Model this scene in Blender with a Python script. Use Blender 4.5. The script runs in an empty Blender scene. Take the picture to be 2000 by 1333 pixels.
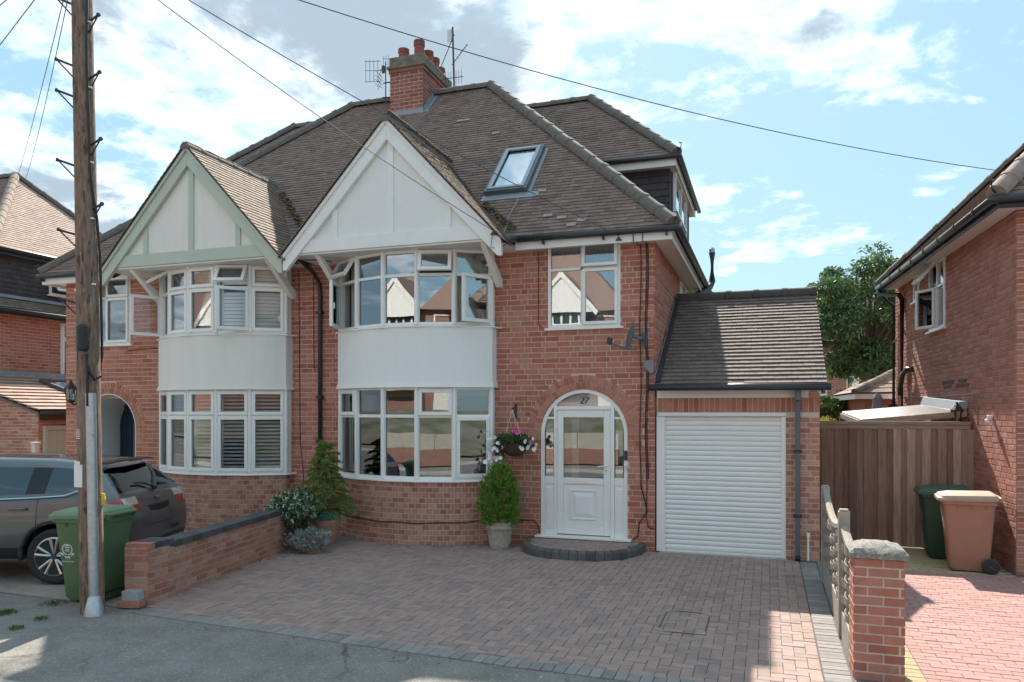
import bpy, math, random
import numpy as np
from mathutils import Vector, Matrix

random.seed(27)
rng = np.random.default_rng(27)
scene = bpy.context.scene
col = scene.collection
R = math.radians

# ------------------------------------------------------------------ camera
YAW = math.atan(500 / 1466.0)
CAM = Vector((0.0, 0.0, 2.15))
cam_data = bpy.data.cameras.new("camera")
cam_data.sensor_width = 36.0
cam_data.lens = 1466.0 / 2000.0 * 36.0
cam_data.shift_y = 136.5 / 2000.0
cam_data.clip_start = 0.05
cam_data.clip_end = 3000.0
cam = bpy.data.objects.new("camera", cam_data)
cam.location = CAM
cam.rotation_euler = (R(90), 0, YAW)
col.objects.link(cam)
scene.camera = cam

# ------------------------------------------------------------------ light and sky
SUN_D = Vector((0.224, -1.08, -1.0)).normalized()      # the way the sunlight travels
SUN_EL = math.asin(-SUN_D.z)
SUN_AZ = math.atan2(-SUN_D.x, -SUN_D.y)                # from +Y, clockwise
sun_data = bpy.data.lights.new("sun", 'SUN')
sun_data.energy = 2.0
sun_data.angle = R(0.53)
sun_data.color = (1.0, 0.92, 0.80)
sun = bpy.data.objects.new("sun", sun_data)
sun.rotation_euler = SUN_D.to_track_quat('-Z', 'Y').to_euler()
sun.location = (-20, 90, 80)
col.objects.link(sun)

world = bpy.data.worlds.new("World")
scene.world = world
world.use_nodes = True
wn, wl = world.node_tree.nodes, world.node_tree.links
wn.clear()


def N(nodes, kind, **kw):
    n = nodes.new(kind)
    for k, v in kw.items():
        if k.startswith('i_'):
            n.inputs[k[2:].replace('_', ' ')].default_value = v
        else:
            setattr(n, k, v)
    return n


def math_node(nodes, links, op, a, b=None, c=None, clamp=False):
    n = nodes.new('ShaderNodeMath')
    n.operation = op
    n.use_clamp = clamp
    for i, v in enumerate((a, b, c)):
        if v is None:
            continue
        if isinstance(v, (int, float)):
            n.inputs[i].default_value = v
        else:
            links.new(v, n.inputs[i])
    return n.outputs[0]


def build_sky():
    out = wn.new('ShaderNodeOutputWorld')
    bg = wn.new('ShaderNodeBackground')
    bg.inputs['Strength'].default_value = SKY_STRENGTH
    wl.new(bg.outputs[0], out.inputs['Surface'])
    sky = wn.new('ShaderNodeTexSky')
    sky.sky_type = 'NISHITA'
    sky.sun_disc = False
    sky.sun_elevation = SUN_EL
    sky.sun_rotation = SUN_AZ
    sky.altitude = 50
    sky.air_density = 1.0
    sky.dust_density = 0.6
    sky.ozone_density = 2.2
    tc = wn.new('ShaderNodeTexCoord')
    sep = wn.new('ShaderNodeSeparateXYZ')
    wl.new(tc.outputs['Generated'], sep.inputs[0])
    M = lambda op, a, b=None, c=None, clamp=False: math_node(wn, wl, op, a, b, c, clamp)
    x, y, z = sep.outputs
    zc = M('MAXIMUM', z, 0.02)
    # direction -> a flat cloud deck overhead (so the clouds flatten towards the horizon)
    zz = M('ADD', zc, 0.16)
    px, py = M('DIVIDE', x, zz), M('DIVIDE', y, zz)
    cmb = wn.new('ShaderNodeCombineXYZ')
    wl.new(px, cmb.inputs[0]); wl.new(py, cmb.inputs[1])

    def noise(scale, detail, rough, off, dist=0.0):
        mp = wn.new('ShaderNodeMapping')
        mp.inputs['Location'].default_value = off
        wl.new(cmb.outputs[0], mp.inputs[0])
        n = wn.new('ShaderNodeTexNoise')
        n.inputs['Scale'].default_value = scale
        n.inputs['Detail'].default_value = detail
        n.inputs['Roughness'].default_value = rough
        n.inputs['Distortion'].default_value = dist
        wl.new(mp.outputs[0], n.inputs[0])
        return n.outputs['Fac']
    warp = noise(1.6, 4, 0.6, (5.5, 2.2, 0))
    big = noise(0.70, 2, 0.45, CLOUD_OFF)
    fine = noise(3.2, 10, 0.62, (3.1, 7.7, 0), 0.25)
    puff = noise(7.5, 8, 0.62, (9.1, 1.3, 0), 0.15)
    # broken cumulus, thicker to the west (left of the street) than to the east
    west = M('MULTIPLY', x, CLOUD_WEST)
    d = M('ADD', M('MULTIPLY', big, 1.12), M('MULTIPLY', fine, 0.72))
    d = M('ADD', d, M('MULTIPLY', puff, 0.24))
    d = M('ADD', d, M('MULTIPLY', warp, 0.25))
    d = M('ADD', d, west)
    d = M('SUBTRACT', d, CLOUD_CUT)
    ramp = wn.new('ShaderNodeMapRange')
    ramp.interpolation_type = 'SMOOTHSTEP'
    ramp.inputs['From Min'].default_value = 0.0
    ramp.inputs['From Max'].default_value = 0.24
    wl.new(d, ramp.inputs['Value'])
    mask = ramp.outputs[0]
    # thin edges are bright white, thick middles are blue-grey undersides
    thick = wn.new('ShaderNodeMapRange')
    thick.interpolation_type = 'SMOOTHSTEP'
    thick.inputs['From Min'].default_value = 0.0
    thick.inputs['From Max'].default_value = 0.225
    wl.new(M('ADD', d, M('MULTIPLY_ADD', puff, -0.36, 0.18)), thick.inputs['Value'])
    tone = wn.new('ShaderNodeMix'); tone.data_type = 'RGBA'
    k = 1.0 / SKY_STRENGTH
    tone.inputs['A'].default_value = (*[c * k for c in CLOUD_LIT], 1)
    tone.inputs['B'].default_value = (*[c * k for c in CLOUD_DARK], 1)
    wl.new(thick.outputs[0], tone.inputs['Factor'])
    # clear sky: Nishita, with a little grey haze mixed in
    hz = wn.new('ShaderNodeMix'); hz.data_type = 'RGBA'
    hz.inputs['Factor'].default_value = SKY_HAZE
    wl.new(sky.outputs[0], hz.inputs['A'])
    hz.inputs['B'].default_value = (*[c * k for c in SKY_TINT], 1)
    mix = wn.new('ShaderNodeMix'); mix.data_type = 'RGBA'
    wl.new(M('MULTIPLY', mask, 0.95), mix.inputs['Factor'])
    wl.new(hz.outputs['Result'], mix.inputs['A'])
    wl.new(tone.outputs['Result'], mix.inputs['B'])
    wl.new(mix.outputs['Result'], bg.inputs['Color'])


SKY_STRENGTH = 0.05
SKY_HAZE = 0.82
SKY_TINT = (0.090, 0.150, 0.182)
CLOUD_LIT = (0.60, 0.59, 0.57)
CLOUD_DARK = (0.104, 0.128, 0.150)
CLOUD_OFF = (-6.1, -3.3, 0)
CLOUD_WEST = -0.16
CLOUD_CUT = 1.168
build_sky()

vs = scene.view_settings
vs.view_transform = 'Standard'
vs.look = 'None'
vs.gamma = 1.0
vs.use_curve_mapping = False
vs.exposure = 2.27
scene.cycles.max_bounces = 8
scene.cycles.transparent_max_bounces = 12
scene.cycles.caustics_reflective = False
scene.cycles.caustics_refractive = False
scene.cycles.sample_clamp_indirect = 6.0
try:
    scene.cycles.use_denoising = True
except Exception:
    pass

# ------------------------------------------------------------------ materials
MATS = {}


def mat(name, color, rough=0.7, tint=None, noise=0.0, nscale=6.0, bump=0.0, bscale=60.0, metal=0.0,
        spec=0.5, coat=0.0, stretch=(1, 1, 1), stain=None, emit=None, cracks=None):
    """Principled material. tint: colours picked by the 'tint' attribute of each piece.
    noise: brightness variation; stain: (colour, scale, threshold, amount) blotches."""
    if name in MATS:
        return MATS[name]
    m = bpy.data.materials.new(name)
    MATS[name] = m
    m.use_nodes = True
    nt = m.node_tree
    n, l = nt.nodes, nt.links
    b = n['Principled BSDF']
    b.inputs['Roughness'].default_value = rough
    b.inputs['Metallic'].default_value = metal
    b.inputs['Specular IOR Level'].default_value = spec
    if coat:
        b.inputs['Coat Weight'].default_value = coat
        b.inputs['Coat Roughness'].default_value = 0.05
    if emit:
        b.inputs['Emission Color'].default_value = (*emit[0], 1)
        b.inputs['Emission Strength'].default_value = emit[1]
    geo = n.new('ShaderNodeNewGeometry')
    mp = n.new('ShaderNodeMapping')
    mp.inputs['Scale'].default_value = stretch
    l.new(geo.outputs['Position'], mp.inputs[0])
    if tint:
        at = n.new('ShaderNodeAttribute'); at.attribute_name = 'tint'
        cr = n.new('ShaderNodeValToRGB')
        e = cr.color_ramp.elements
        cols = tint
        while len(e) < len(cols):
            e.new(0.5)
        for i, c in enumerate(cols):
            e[i].position = i / max(1, len(cols) - 1)
            e[i].color = (*c, 1)
        l.new(at.outputs['Fac'], cr.inputs[0])
        cout = cr.outputs[0]
    else:
        rgb = n.new('ShaderNodeRGB'); rgb.outputs[0].default_value = (*color, 1)
        cout = rgb.outputs[0]
    if noise:
        nz = n.new('ShaderNodeTexNoise')
        nz.inputs['Scale'].default_value = nscale
        nz.inputs['Detail'].default_value = 6
        nz.inputs['Roughness'].default_value = 0.65
        l.new(mp.outputs[0], nz.inputs[0])
        mr = n.new('ShaderNodeMapRange')
        mr.inputs['From Min'].default_value = 0.25
        mr.inputs['From Max'].default_value = 0.75
        mr.inputs['To Min'].default_value = 1 - noise
        mr.inputs['To Max'].default_value = 1 + noise
        l.new(nz.outputs['Fac'], mr.inputs['Value'])
        mx = n.new('ShaderNodeMix'); mx.data_type = 'RGBA'; mx.blend_type = 'MULTIPLY'
        mx.inputs['Factor'].default_value = 1.0
        l.new(cout, mx.inputs['A']); l.new(mr.outputs[0], mx.inputs['B'])
        cout = mx.outputs['Result']
    for st in (stain or []):
        scol, ss, th, amt = st[:4]
        sn = n.new('ShaderNodeTexNoise')
        sn.inputs['Scale'].default_value = ss
        sn.inputs['Detail'].default_value = 8
        sn.inputs['Roughness'].default_value = 0.7
        l.new(mp.outputs[0], sn.inputs[0])
        sr = n.new('ShaderNodeMapRange')
        sr.inputs['From Min'].default_value = th
        sr.inputs['From Max'].default_value = th + (st[4] if len(st) > 4 else 0.12)
        sr.inputs['To Max'].default_value = amt
        l.new(sn.outputs['Fac'], sr.inputs['Value'])
        mx = n.new('ShaderNodeMix'); mx.data_type = 'RGBA'
        l.new(sr.outputs[0], mx.inputs['Factor'])
        l.new(cout, mx.inputs['A'])
        mx.inputs['B'].default_value = (*scol, 1)
        cout = mx.outputs['Result']
    if cracks:
        ccol, cs, cw, camt = cracks
        wn_ = n.new('ShaderNodeTexNoise'); wn_.inputs['Scale'].default_value = 2.3; wn_.inputs['Detail'].default_value = 5
        l.new(geo.outputs['Position'], wn_.inputs[0])
        va = n.new('ShaderNodeVectorMath'); va.operation = 'MULTIPLY_ADD'
        l.new(wn_.outputs['Color'], va.inputs[0]); va.inputs[1].default_value = (.55, .55, .55); l.new(geo.outputs['Position'], va.inputs[2])
        vo = n.new('ShaderNodeTexVoronoi'); vo.feature = 'DISTANCE_TO_EDGE'; vo.inputs['Scale'].default_value = cs
        l.new(va.outputs[0], vo.inputs[0])
        cm = n.new('ShaderNodeMapRange'); cm.inputs['From Min'].default_value = cw * .4; cm.inputs['From Max'].default_value = cw
        cm.inputs['To Min'].default_value = camt; cm.inputs['To Max'].default_value = 0.0
        l.new(vo.outputs['Distance'], cm.inputs['Value'])
        pn = n.new('ShaderNodeTexNoise'); pn.inputs['Scale'].default_value = .9; l.new(geo.outputs['Position'], pn.inputs[0])
        pr = n.new('ShaderNodeMapRange'); pr.inputs['From Min'].default_value = .45; pr.inputs['From Max'].default_value = .6
        l.new(pn.outputs['Fac'], pr.inputs['Value'])
        mu = n.new('ShaderNodeMath'); mu.operation = 'MULTIPLY'; l.new(cm.outputs[0], mu.inputs[0]); l.new(pr.outputs[0], mu.inputs[1])
        mx = n.new('ShaderNodeMix'); mx.data_type = 'RGBA'; l.new(mu.outputs[0], mx.inputs['Factor']); l.new(cout, mx.inputs['A']); mx.inputs['B'].default_value = (*ccol, 1)
        cout = mx.outputs['Result']
    l.new(cout, b.inputs['Base Color'])
    if bump:
        bn = n.new('ShaderNodeTexNoise')
        bn.inputs['Scale'].default_value = bscale
        bn.inputs['Detail'].default_value = 4
        l.new(mp.outputs[0], bn.inputs[0])
        bp = n.new('ShaderNodeBump')
        bp.inputs['Strength'].default_value = min(1.0, bump)
        bp.inputs['Distance'].default_value = 0.01
        l.new(bn.outputs['Fac'], bp.inputs['Height'])
        l.new(bp.outputs[0], b.inputs['Normal'])
    return m


def glass_mat(name, tintc=(0.9, 0.95, 0.97), refl=0.10, rough=0.0, wave=0.0, ior=1.5, mult=1.6):
    m = bpy.data.materials.new(name); MATS[name] = m
    m.use_nodes = True
    n, l = m.node_tree.nodes, m.node_tree.links
    n.clear()
    out = n.new('ShaderNodeOutputMaterial')
    mx = n.new('ShaderNodeMixShader')
    tr = n.new('ShaderNodeBsdfTransparent'); tr.inputs[0].default_value = (*tintc, 1)
    gl = n.new('ShaderNodeBsdfGlossy'); gl.inputs['Roughness'].default_value = rough
    gl.inputs['Color'].default_value = (0.97, 0.98, 1, 1)
    fr = n.new('ShaderNodeFresnel'); fr.inputs['IOR'].default_value = ior
    ad = n.new('ShaderNodeMath'); ad.operation = 'MULTIPLY_ADD'; ad.use_clamp = True
    ad.inputs[1].default_value = mult; ad.inputs[2].default_value = refl
    l.new(fr.outputs[0], ad.inputs[0])
    l.new(ad.outputs[0], mx.inputs[0])
    l.new(tr.outputs[0], mx.inputs[1]); l.new(gl.outputs[0], mx.inputs[2])
    if wave:
        geo = n.new('ShaderNodeNewGeometry')
        nz = n.new('ShaderNodeTexNoise'); nz.inputs['Scale'].default_value = 1.6; nz.inputs['Detail'].default_value = 1
        l.new(geo.outputs['Position'], nz.inputs[0])
        bp = n.new('ShaderNodeBump'); bp.inputs['Strength'].default_value = wave; bp.inputs['Distance'].default_value = 0.02
        l.new(nz.outputs['Fac'], bp.inputs['Height'])
        l.new(bp.outputs[0], gl.inputs['Normal'])
    l.new(mx.outputs[0], out.inputs[0])
    return m


BR = [(0.345, 0.120, 0.080), (0.415, 0.146, 0.096), (0.455, 0.166, 0.108), (0.49, 0.190, 0.128), (0.50, 0.230, 0.168), (0.385, 0.136, 0.096)]
brick_m = mat('brick_red', None, 0.85, tint=BR, noise=0.16, nscale=14, bump=0.5, bscale=90,
              stain=[((0.50, 0.36, 0.30), 1.1, 0.60, 0.25), ((0.22, 0.085, 0.06), 0.5, 0.56, 0.30)])
brick_bay_m = mat('brick_bay', None, 0.85, tint=[(0.325, 0.120, 0.090), (0.397, 0.161, 0.120), (0.469, 0.216, 0.161), (0.518, 0.276, 0.203), (0.349, 0.138, 0.107)],
                  noise=0.2, nscale=11, bump=0.5, bscale=90, stain=[((0.45, 0.36, 0.29), 2.0, 0.58, 0.4)])
arch_m = mat('brick_arch', None, 0.85, tint=[(0.367, 0.125, 0.087), (0.490, 0.197, 0.129), (0.538, 0.239, 0.159), (0.440, 0.185, 0.141)],
             noise=0.18, nscale=12, bump=0.5, bscale=90)
brick_lit_m = mat('brick_rustic', None, 0.85, tint=[(0.391, 0.140, 0.100), (0.461, 0.173, 0.126), (0.506, 0.207, 0.155), (0.540, 0.247, 0.194)],
                  noise=0.18, nscale=18, bump=0.9, bscale=70, stretch=(1, 1, 3.5),
                  stain=[((0.5, 0.38, 0.32), 1.4, 0.62, 0.4)])
brick_pale_m = mat('brick_mixed', None, 0.85, tint=[(0.380, 0.144, 0.103), (0.444, 0.187, 0.131), (0.487, 0.230, 0.169), (0.56, 0.33, 0.24), (0.422, 0.166, 0.114)],
                   noise=0.18, nscale=16, bump=0.6, bscale=80)
brick_old_m = mat('brick_weathered', None, 0.9, tint=[(0.36, 0.135, 0.098), (0.44, 0.175, 0.125), (0.475, 0.215, 0.155), (0.50, 0.29, 0.215), (0.39, 0.15, 0.112)],
                  noise=0.28, nscale=20, bump=1.0, bscale=55, stretch=(1, 1, 2.5),
                  stain=[((0.12, 0.10, 0.09), 5, 0.62, 0.55), ((0.58, 0.46, 0.37), 4, 0.62, 0.4)])
brick_pillar_m = mat('brick_smooth', None, 0.8, tint=[(0.354, 0.124, 0.093), (0.430, 0.158, 0.111), (0.462, 0.191, 0.133), (0.410, 0.190, 0.154)],
                     noise=0.2, nscale=9, bump=0.4, bscale=60, stain=[((0.5, 0.42, 0.36), 6, 0.60, 0.55)])
chim_m = mat('brick_chimney', None, 0.9, tint=[(0.225, 0.083, 0.066), (0.303, 0.112, 0.085), (0.360, 0.141, 0.103)], noise=0.2, nscale=10, bump=0.4,
             stain=[((0.07, 0.06, 0.055), 2.2, 0.58, 0.6)])
mortar_m = mat('mortar', (0.68, 0.49, 0.40), 0.95, noise=0.15, nscale=20, bump=0.4, stain=[((0.62, 0.50, 0.42), 1.2, 0.60, 0.5)])
mortar_pale_m = mat('mortar_pale', (0.64, 0.53, 0.45), 0.95, noise=0.15, nscale=20, bump=0.4)
mortar_grey_m = mat('mortar_grey', (0.45, 0.37, 0.31), 0.95, noise=0.2, nscale=18, bump=0.4)
TI = [(0.165, 0.104, 0.085), (0.21, 0.134, 0.110), (0.245, 0.158, 0.130), (0.20, 0.143, 0.122), (0.28, 0.190, 0.160)]
tile_m = mat('roof_tile', None, 0.85, tint=TI, noise=0.22, nscale=9, bump=0.5, bscale=70,
             stain=[((0.30, 0.26, 0.22), 6.5, 0.63, 0.55), ((0.07, 0.055, 0.05), 1.3, 0.60, 0.35)])
tile_gable_m = mat('roof_tile_gable', None, 0.85, tint=[(0.166, 0.112, 0.083), (0.209, 0.146, 0.107), (0.244, 0.170, 0.131), (0.185, 0.136, 0.107)], noise=0.25, nscale=9, bump=0.5,
                   stain=[((0.36, 0.33, 0.27), 7, 0.58, 0.6)])
tile_garage_m = mat('roof_tile_garage', None, 0.85, tint=[(0.133, 0.101, 0.089), (0.162, 0.122, 0.107), (0.186, 0.142, 0.126)], noise=0.2, nscale=12, bump=0.5,
                    stain=[((0.04, 0.036, 0.034), 16, 0.66, 0.9), ((0.45, 0.42, 0.38), 24, 0.70, 0.8)])
tile_pink_m = mat('roof_tile_pale', None, 0.85, tint=[(0.363, 0.253, 0.204), (0.418, 0.297, 0.242), (0.462, 0.341, 0.281)], noise=0.15, nscale=6, bump=0.4,
                  stain=[((0.16, 0.11, 0.09), 3, 0.62, 0.4)])
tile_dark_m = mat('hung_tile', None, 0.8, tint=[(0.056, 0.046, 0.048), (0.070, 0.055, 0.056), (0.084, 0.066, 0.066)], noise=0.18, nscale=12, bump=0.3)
ridge_m = mat('ridge_tile', (0.155, 0.132, 0.115), 0.9, noise=0.3, nscale=14, bump=0.8, bscale=60,
              stain=[((0.25, 0.235, 0.20), 9, 0.60, 0.6), ((0.08, 0.068, 0.06), 3, 0.56, 0.5)])
deck_m = mat('roof_deck', (0.05, 0.04, 0.035), 0.95)
lead_m = mat('lead', (0.30, 0.33, 0.36), 0.55, noise=0.2, nscale=8, metal=0.2)
upvc_m = mat('white_upvc', (0.86, 0.84, 0.815), 0.28, noise=0.03, nscale=3)
white_m = mat('white_paint', (0.85, 0.825, 0.80), 0.55, noise=0.05, nscale=3, stain=[((0.60, 0.57, 0.53), 2.2, 0.62, 0.35)])
render_white_m = mat('white_render', (0.86, 0.84, 0.815), 0.85, noise=0.03, nscale=1.6, bump=0.5, bscale=120, stretch=(3.0, 3.0, .6), stain=[((.66, .63, .59), 1.3, .60, .3, .2)])
render_cream_m = mat('cream_render', (0.83, 0.785, 0.73), 0.85, noise=0.05, nscale=1.6, bump=0.5, bscale=120, stretch=(3.5, 3.5, .45), stain=[((.60, .55, .48), 1.5, .60, .35, .2)])
sage_m = mat('sage_paint', (0.50, 0.535, 0.455), 0.5, noise=0.05, nscale=3)
black_m = mat('black_plastic', (0.022, 0.022, 0.025), 0.38)
gutter_m = mat('gutter_plastic', (0.035, 0.037, 0.042), 0.4, noise=0.2, nscale=9)
cable_m = mat('cable', (0.02, 0.018, 0.018), 0.5)
wire_m = mat('overhead_wire', (0.06, 0.075, 0.09), 0.6)
cablegrey_m = mat('cable_grey', (0.33, 0.30, 0.28), 0.6)
steel_m = mat('galvanised_steel', (0.47, 0.50, 0.52), 0.42, metal=0.75, noise=0.16, nscale=22, stain=[((0.32, 0.33, 0.35), 5, 0.55, 0.5)])
iron_m = mat('dark_iron', (0.05, 0.055, 0.06), 0.5, metal=0.4)
glass_m = glass_mat('window_glass', (0.86, 0.90, 0.90), 0.15, wave=0.045)
glass_low_m = glass_mat('window_glass_low', (0.88, 0.92, 0.92), 0.07, wave=0.045)
glass_clear_m = glass_mat('window_glass_clear', (0.95, 0.96, 0.96), 0.0, wave=0.05, mult=.9)
glass_sky_m = glass_mat('rooflight_glass', (0.7, 0.75, 0.78), 0.55)
interior_m = mat('interior_plaster', (0.42, 0.40, 0.37), 0.9)
interior_dark_m = mat('interior_dark', (0.09, 0.085, 0.08), 0.9)
curtain_m = mat('curtain', (0.62, 0.58, 0.47), 0.9, noise=0.08, nscale=20)
net_m = mat('net_curtain', (0.62, 0.62, 0.62), 0.9)
blind_m = mat('blind_white', (0.86, 0.86, 0.85), 0.5)

GLASS_OBJ = []

# ------------------------------------------------------------------ objects
OFF = {}          # root name -> offset taken from world coordinates


def root_of(o):
    while o.parent:
        o = o.parent
    return o


def tag(o, label=None, cat=None, group=None, kind=None):
    if label: o['label'] = label
    if cat: o['category'] = cat
    if group: o['group'] = group
    if kind: o['kind'] = kind
    return o


def thing(name, label, cat, loc=(0, 0, 0), rz=0.0, group=None, local=False):
    o = bpy.data.objects.new(name, None)
    o.empty_display_size = 0.2
    o.location = loc
    o.rotation_euler = (0, 0, rz)
    col.objects.link(o)
    OFF[o.name] = Vector((0, 0, 0)) if local else Vector(loc)
    return tag(o, label, cat, group)


def parent_off(p):
    return OFF.get(root_of(p).name, Vector((0, 0, 0))) if p else Vector((0, 0, 0))


def link(name, mesh, parent=None, mats=None):
    o = bpy.data.objects.new(name, mesh)
    if mats is not None and len(mesh.materials) == 0:
        for m in (mats if isinstance(mats, (list, tuple)) else [mats]):
            mesh.materials.append(m)
    col.objects.link(o)
    if parent:
        o.parent = parent
    return o


class MB:
    def __init__(s):
        s.V, s.F, s.T, s.MI = [], [], [], []
        s.mi = 0

    def add(s, verts, faces, t=0.5):
        b = len(s.V)
        s.V.extend([tuple(v) for v in verts])
        s.T.extend([t] * len(verts))
        for f in faces:
            s.F.append(tuple(i + b for i in f)); s.MI.append(s.mi)
        return s

    def obox(s, o, a, b, c, t=0.5):
        """box from corner o with edge vectors a, b, c"""
        o, a, b, c = Vector(o), Vector(a), Vector(b), Vector(c)
        v = [o, o + a, o + a + b, o + b, o + c, o + a + c, o + a + b + c, o + b + c]
        f = [(0, 3, 2, 1), (4, 5, 6, 7), (0, 1, 5, 4), (1, 2, 6, 5), (2, 3, 7, 6), (3, 0, 4, 7)]
        return s.add(v, f, t)

    def box(s, x0, x1, y0, y1, z0, z1, t=0.5):
        return s.obox((x0, y0, z0), (x1 - x0, 0, 0), (0, y1 - y0, 0), (0, 0, z1 - z0), t)

    def cbox(s, c, size, M=None, t=0.5):
        M = M or Matrix.Identity(3)
        a, b, cc = M @ Vector((size[0], 0, 0)), M @ Vector((0, size[1], 0)), M @ Vector((0, 0, size[2]))
        return s.obox(Vector(c) - (a + b + cc) / 2, a, b, cc, t)

    def poly(s, pts, t=0.5):
        return s.add(pts, [tuple(range(len(pts)))], t)

    def prism(s, pts, ext, t=0.5):
        """closed polygon pts extruded by vector ext"""
        n = len(pts); e = Vector(ext)
        v = [Vector(p) for p in pts] + [Vector(p) + e for p in pts]
        f = [tuple(range(n))[::-1], tuple(range(n, 2 * n))] + [(i, (i + 1) % n, n + (i + 1) % n, n + i) for i in range(n)]
        return s.add(v, f, t)

    def tube(s, pts, r, n=8, t=0.5, cap=True, half=False, up=(0, 0, 1)):
        pts = [Vector(p) for p in pts]
        rs = r if isinstance(r, (list, tuple)) else [r] * len(pts)
        rings = []
        for i, p in enumerate(pts):
            if i == 0: d = pts[1] - p
            elif i == len(pts) - 1: d = p - pts[i - 1]
            else: d = (pts[i + 1] - p).normalized() + (p - pts[i - 1]).normalized()
            d.normalize()
            u = Vector(up)
            if abs(d.dot(u)) > 0.95: u = Vector((0, 1, 0)) if abs(d.y) < 0.9 else Vector((1, 0, 0))
            a = d.cross(u).normalized(); b = a.cross(d).normalized()
            rings.append([p + (a * math.cos(2 * math.pi * k / n) + b * math.sin(2 * math.pi * k / n)) * rs[i] for k in range(n)])
        v = [q for rg in rings for q in rg]
        f = []
        for i in range(len(pts) - 1):
            for k in range(n):
                f.append((i * n + k, i * n + (k + 1) % n, (i + 1) * n + (k + 1) % n, (i + 1) * n + k))
        if cap:
            f.append(tuple(range(n))[::-1]); f.append(tuple(range((len(pts) - 1) * n, len(pts) * n)))
        return s.add(v, f, t)

    def lathe(s, prof, c=(0, 0, 0), n=24, M=None, t=0.5):
        c = Vector(c); v, f = [], []
        for (r, z) in prof:
            for k in range(n):
                a = 2 * math.pi * k / n
                p = Vector((r * math.cos(a), r * math.sin(a), z))
                v.append(c + (M @ p if M else p))
        for i in range(len(prof) - 1):
            for k in range(n):
                f.append((i * n + k, i * n + (k + 1) % n, (i + 1) * n + (k + 1) % n, (i + 1) * n + k))
        f.append(tuple(range(n))[::-1]); f.append(tuple(range((len(prof) - 1) * n, len(prof) * n)))
        return s.add(v, f, t)

    def grid(s, fn, nu, nv, t=0.5):
        v = [fn(i / nu, j / nv) for j in range(nv + 1) for i in range(nu + 1)]
        f = [(j * (nu + 1) + i, j * (nu + 1) + i + 1, (j + 1) * (nu + 1) + i + 1, (j + 1) * (nu + 1) + i) for j in range(nv) for i in range(nu)]
        return s.add(v, f, t)

    def sweep(s, path, prof, closed=False, t=0.5, up=(0, 0, 1)):
        """2D profile (side, up) swept along path with mitred corners; up stays fixed"""
        path = [Vector(p) for p in path]; up = Vector(up); n = len(prof); rings = []
        for i, p in enumerate(path):
            d0 = (p - path[i - 1]).normalized() if (i or closed) else None
            d1 = (path[(i + 1) % len(path)] - p).normalized() if (i < len(path) - 1 or closed) else None
            if d0 is None: d0 = d1
            if d1 is None: d1 = d0
            s0, s1 = d0.cross(up).normalized(), d1.cross(up).normalized()
            m = (s0 + s1); m = m / max(1e-6, m.dot(s0)) if m.length > 1e-6 else s0
            rings.append([p + m * a + up * b for a, b in prof])
        v = [q for rg in rings for q in rg]; f = []
        L = len(path)
        for i in range(L if closed else L - 1):
            j = (i + 1) % L
            for k in range(n):
                f.append((i * n + k, i * n + (k + 1) % n, j * n + (k + 1) % n, j * n + k))
        if not closed:
            f.append(tuple(range(n))[::-1]); f.append(tuple(range((L - 1) * n, L * n)))
        return s.add(v, f, t)

    def mesh(s, name, off=Vector((0, 0, 0))):
        me = bpy.data.meshes.new(name)
        me.from_pydata([(v[0] - off[0], v[1] - off[1], v[2] - off[2]) for v in s.V], [], s.F)
        at = me.attributes.new('tint', 'FLOAT', 'POINT')
        at.data.foreach_set('value', np.array(s.T, dtype=np.float32))
        return me

    def build(s, name, m, parent=None, smooth=False, bevel=0.0, kind=None):
        me = s.mesh(name, parent_off(parent))
        mats = m if isinstance(m, (list, tuple)) else [m]
        for q in mats: me.materials.append(q)
        if len(mats) > 1:
            me.polygons.foreach_set('material_index', np.array(s.MI, dtype=np.int32))
        if smooth:
            me.polygons.foreach_set('use_smooth', np.ones(len(me.polygons), dtype=bool))
            if smooth == 'auto':
                try: me.set_sharp_from_angle(angle=R(38))
                except Exception: pass
        me.update()
        o = link(name, me, parent)
        if bevel:
            bm = o.modifiers.new('edge', 'BEVEL'); bm.width = bevel; bm.segments = 2; bm.limit_method = 'ANGLE'; bm.angle_limit = R(40)
        if kind: o['kind'] = kind
        return o


def text_obj(name, curve, m):
    """lettering as plain mesh"""
    t = bpy.data.objects.new(name, curve); col.objects.link(t)
    dg = bpy.context.evaluated_depsgraph_get()
    me = bpy.data.meshes.new_from_object(t.evaluated_get(dg))
    bpy.data.objects.remove(t)
    me.materials.clear(); me.materials.append(m)
    return link(name, me)


def part(name, m, parent, fn, **kw):
    b = MB(); fn(b)
    return b.build(name, m, parent, **kw)


# unit templates ----------------------------------------------------
BOX_T = ([(-.5, -.5, -.5), (.5, -.5, -.5), (.5, .5, -.5), (-.5, .5, -.5), (-.5, -.5, .5), (.5, -.5, .5), (.5, .5, .5), (-.5, .5, .5)],
         [(0, 3, 2, 1), (4, 5, 6, 7), (0, 1, 5, 4), (1, 2, 6, 5), (2, 3, 7, 6), (3, 0, 4, 7)])


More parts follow.
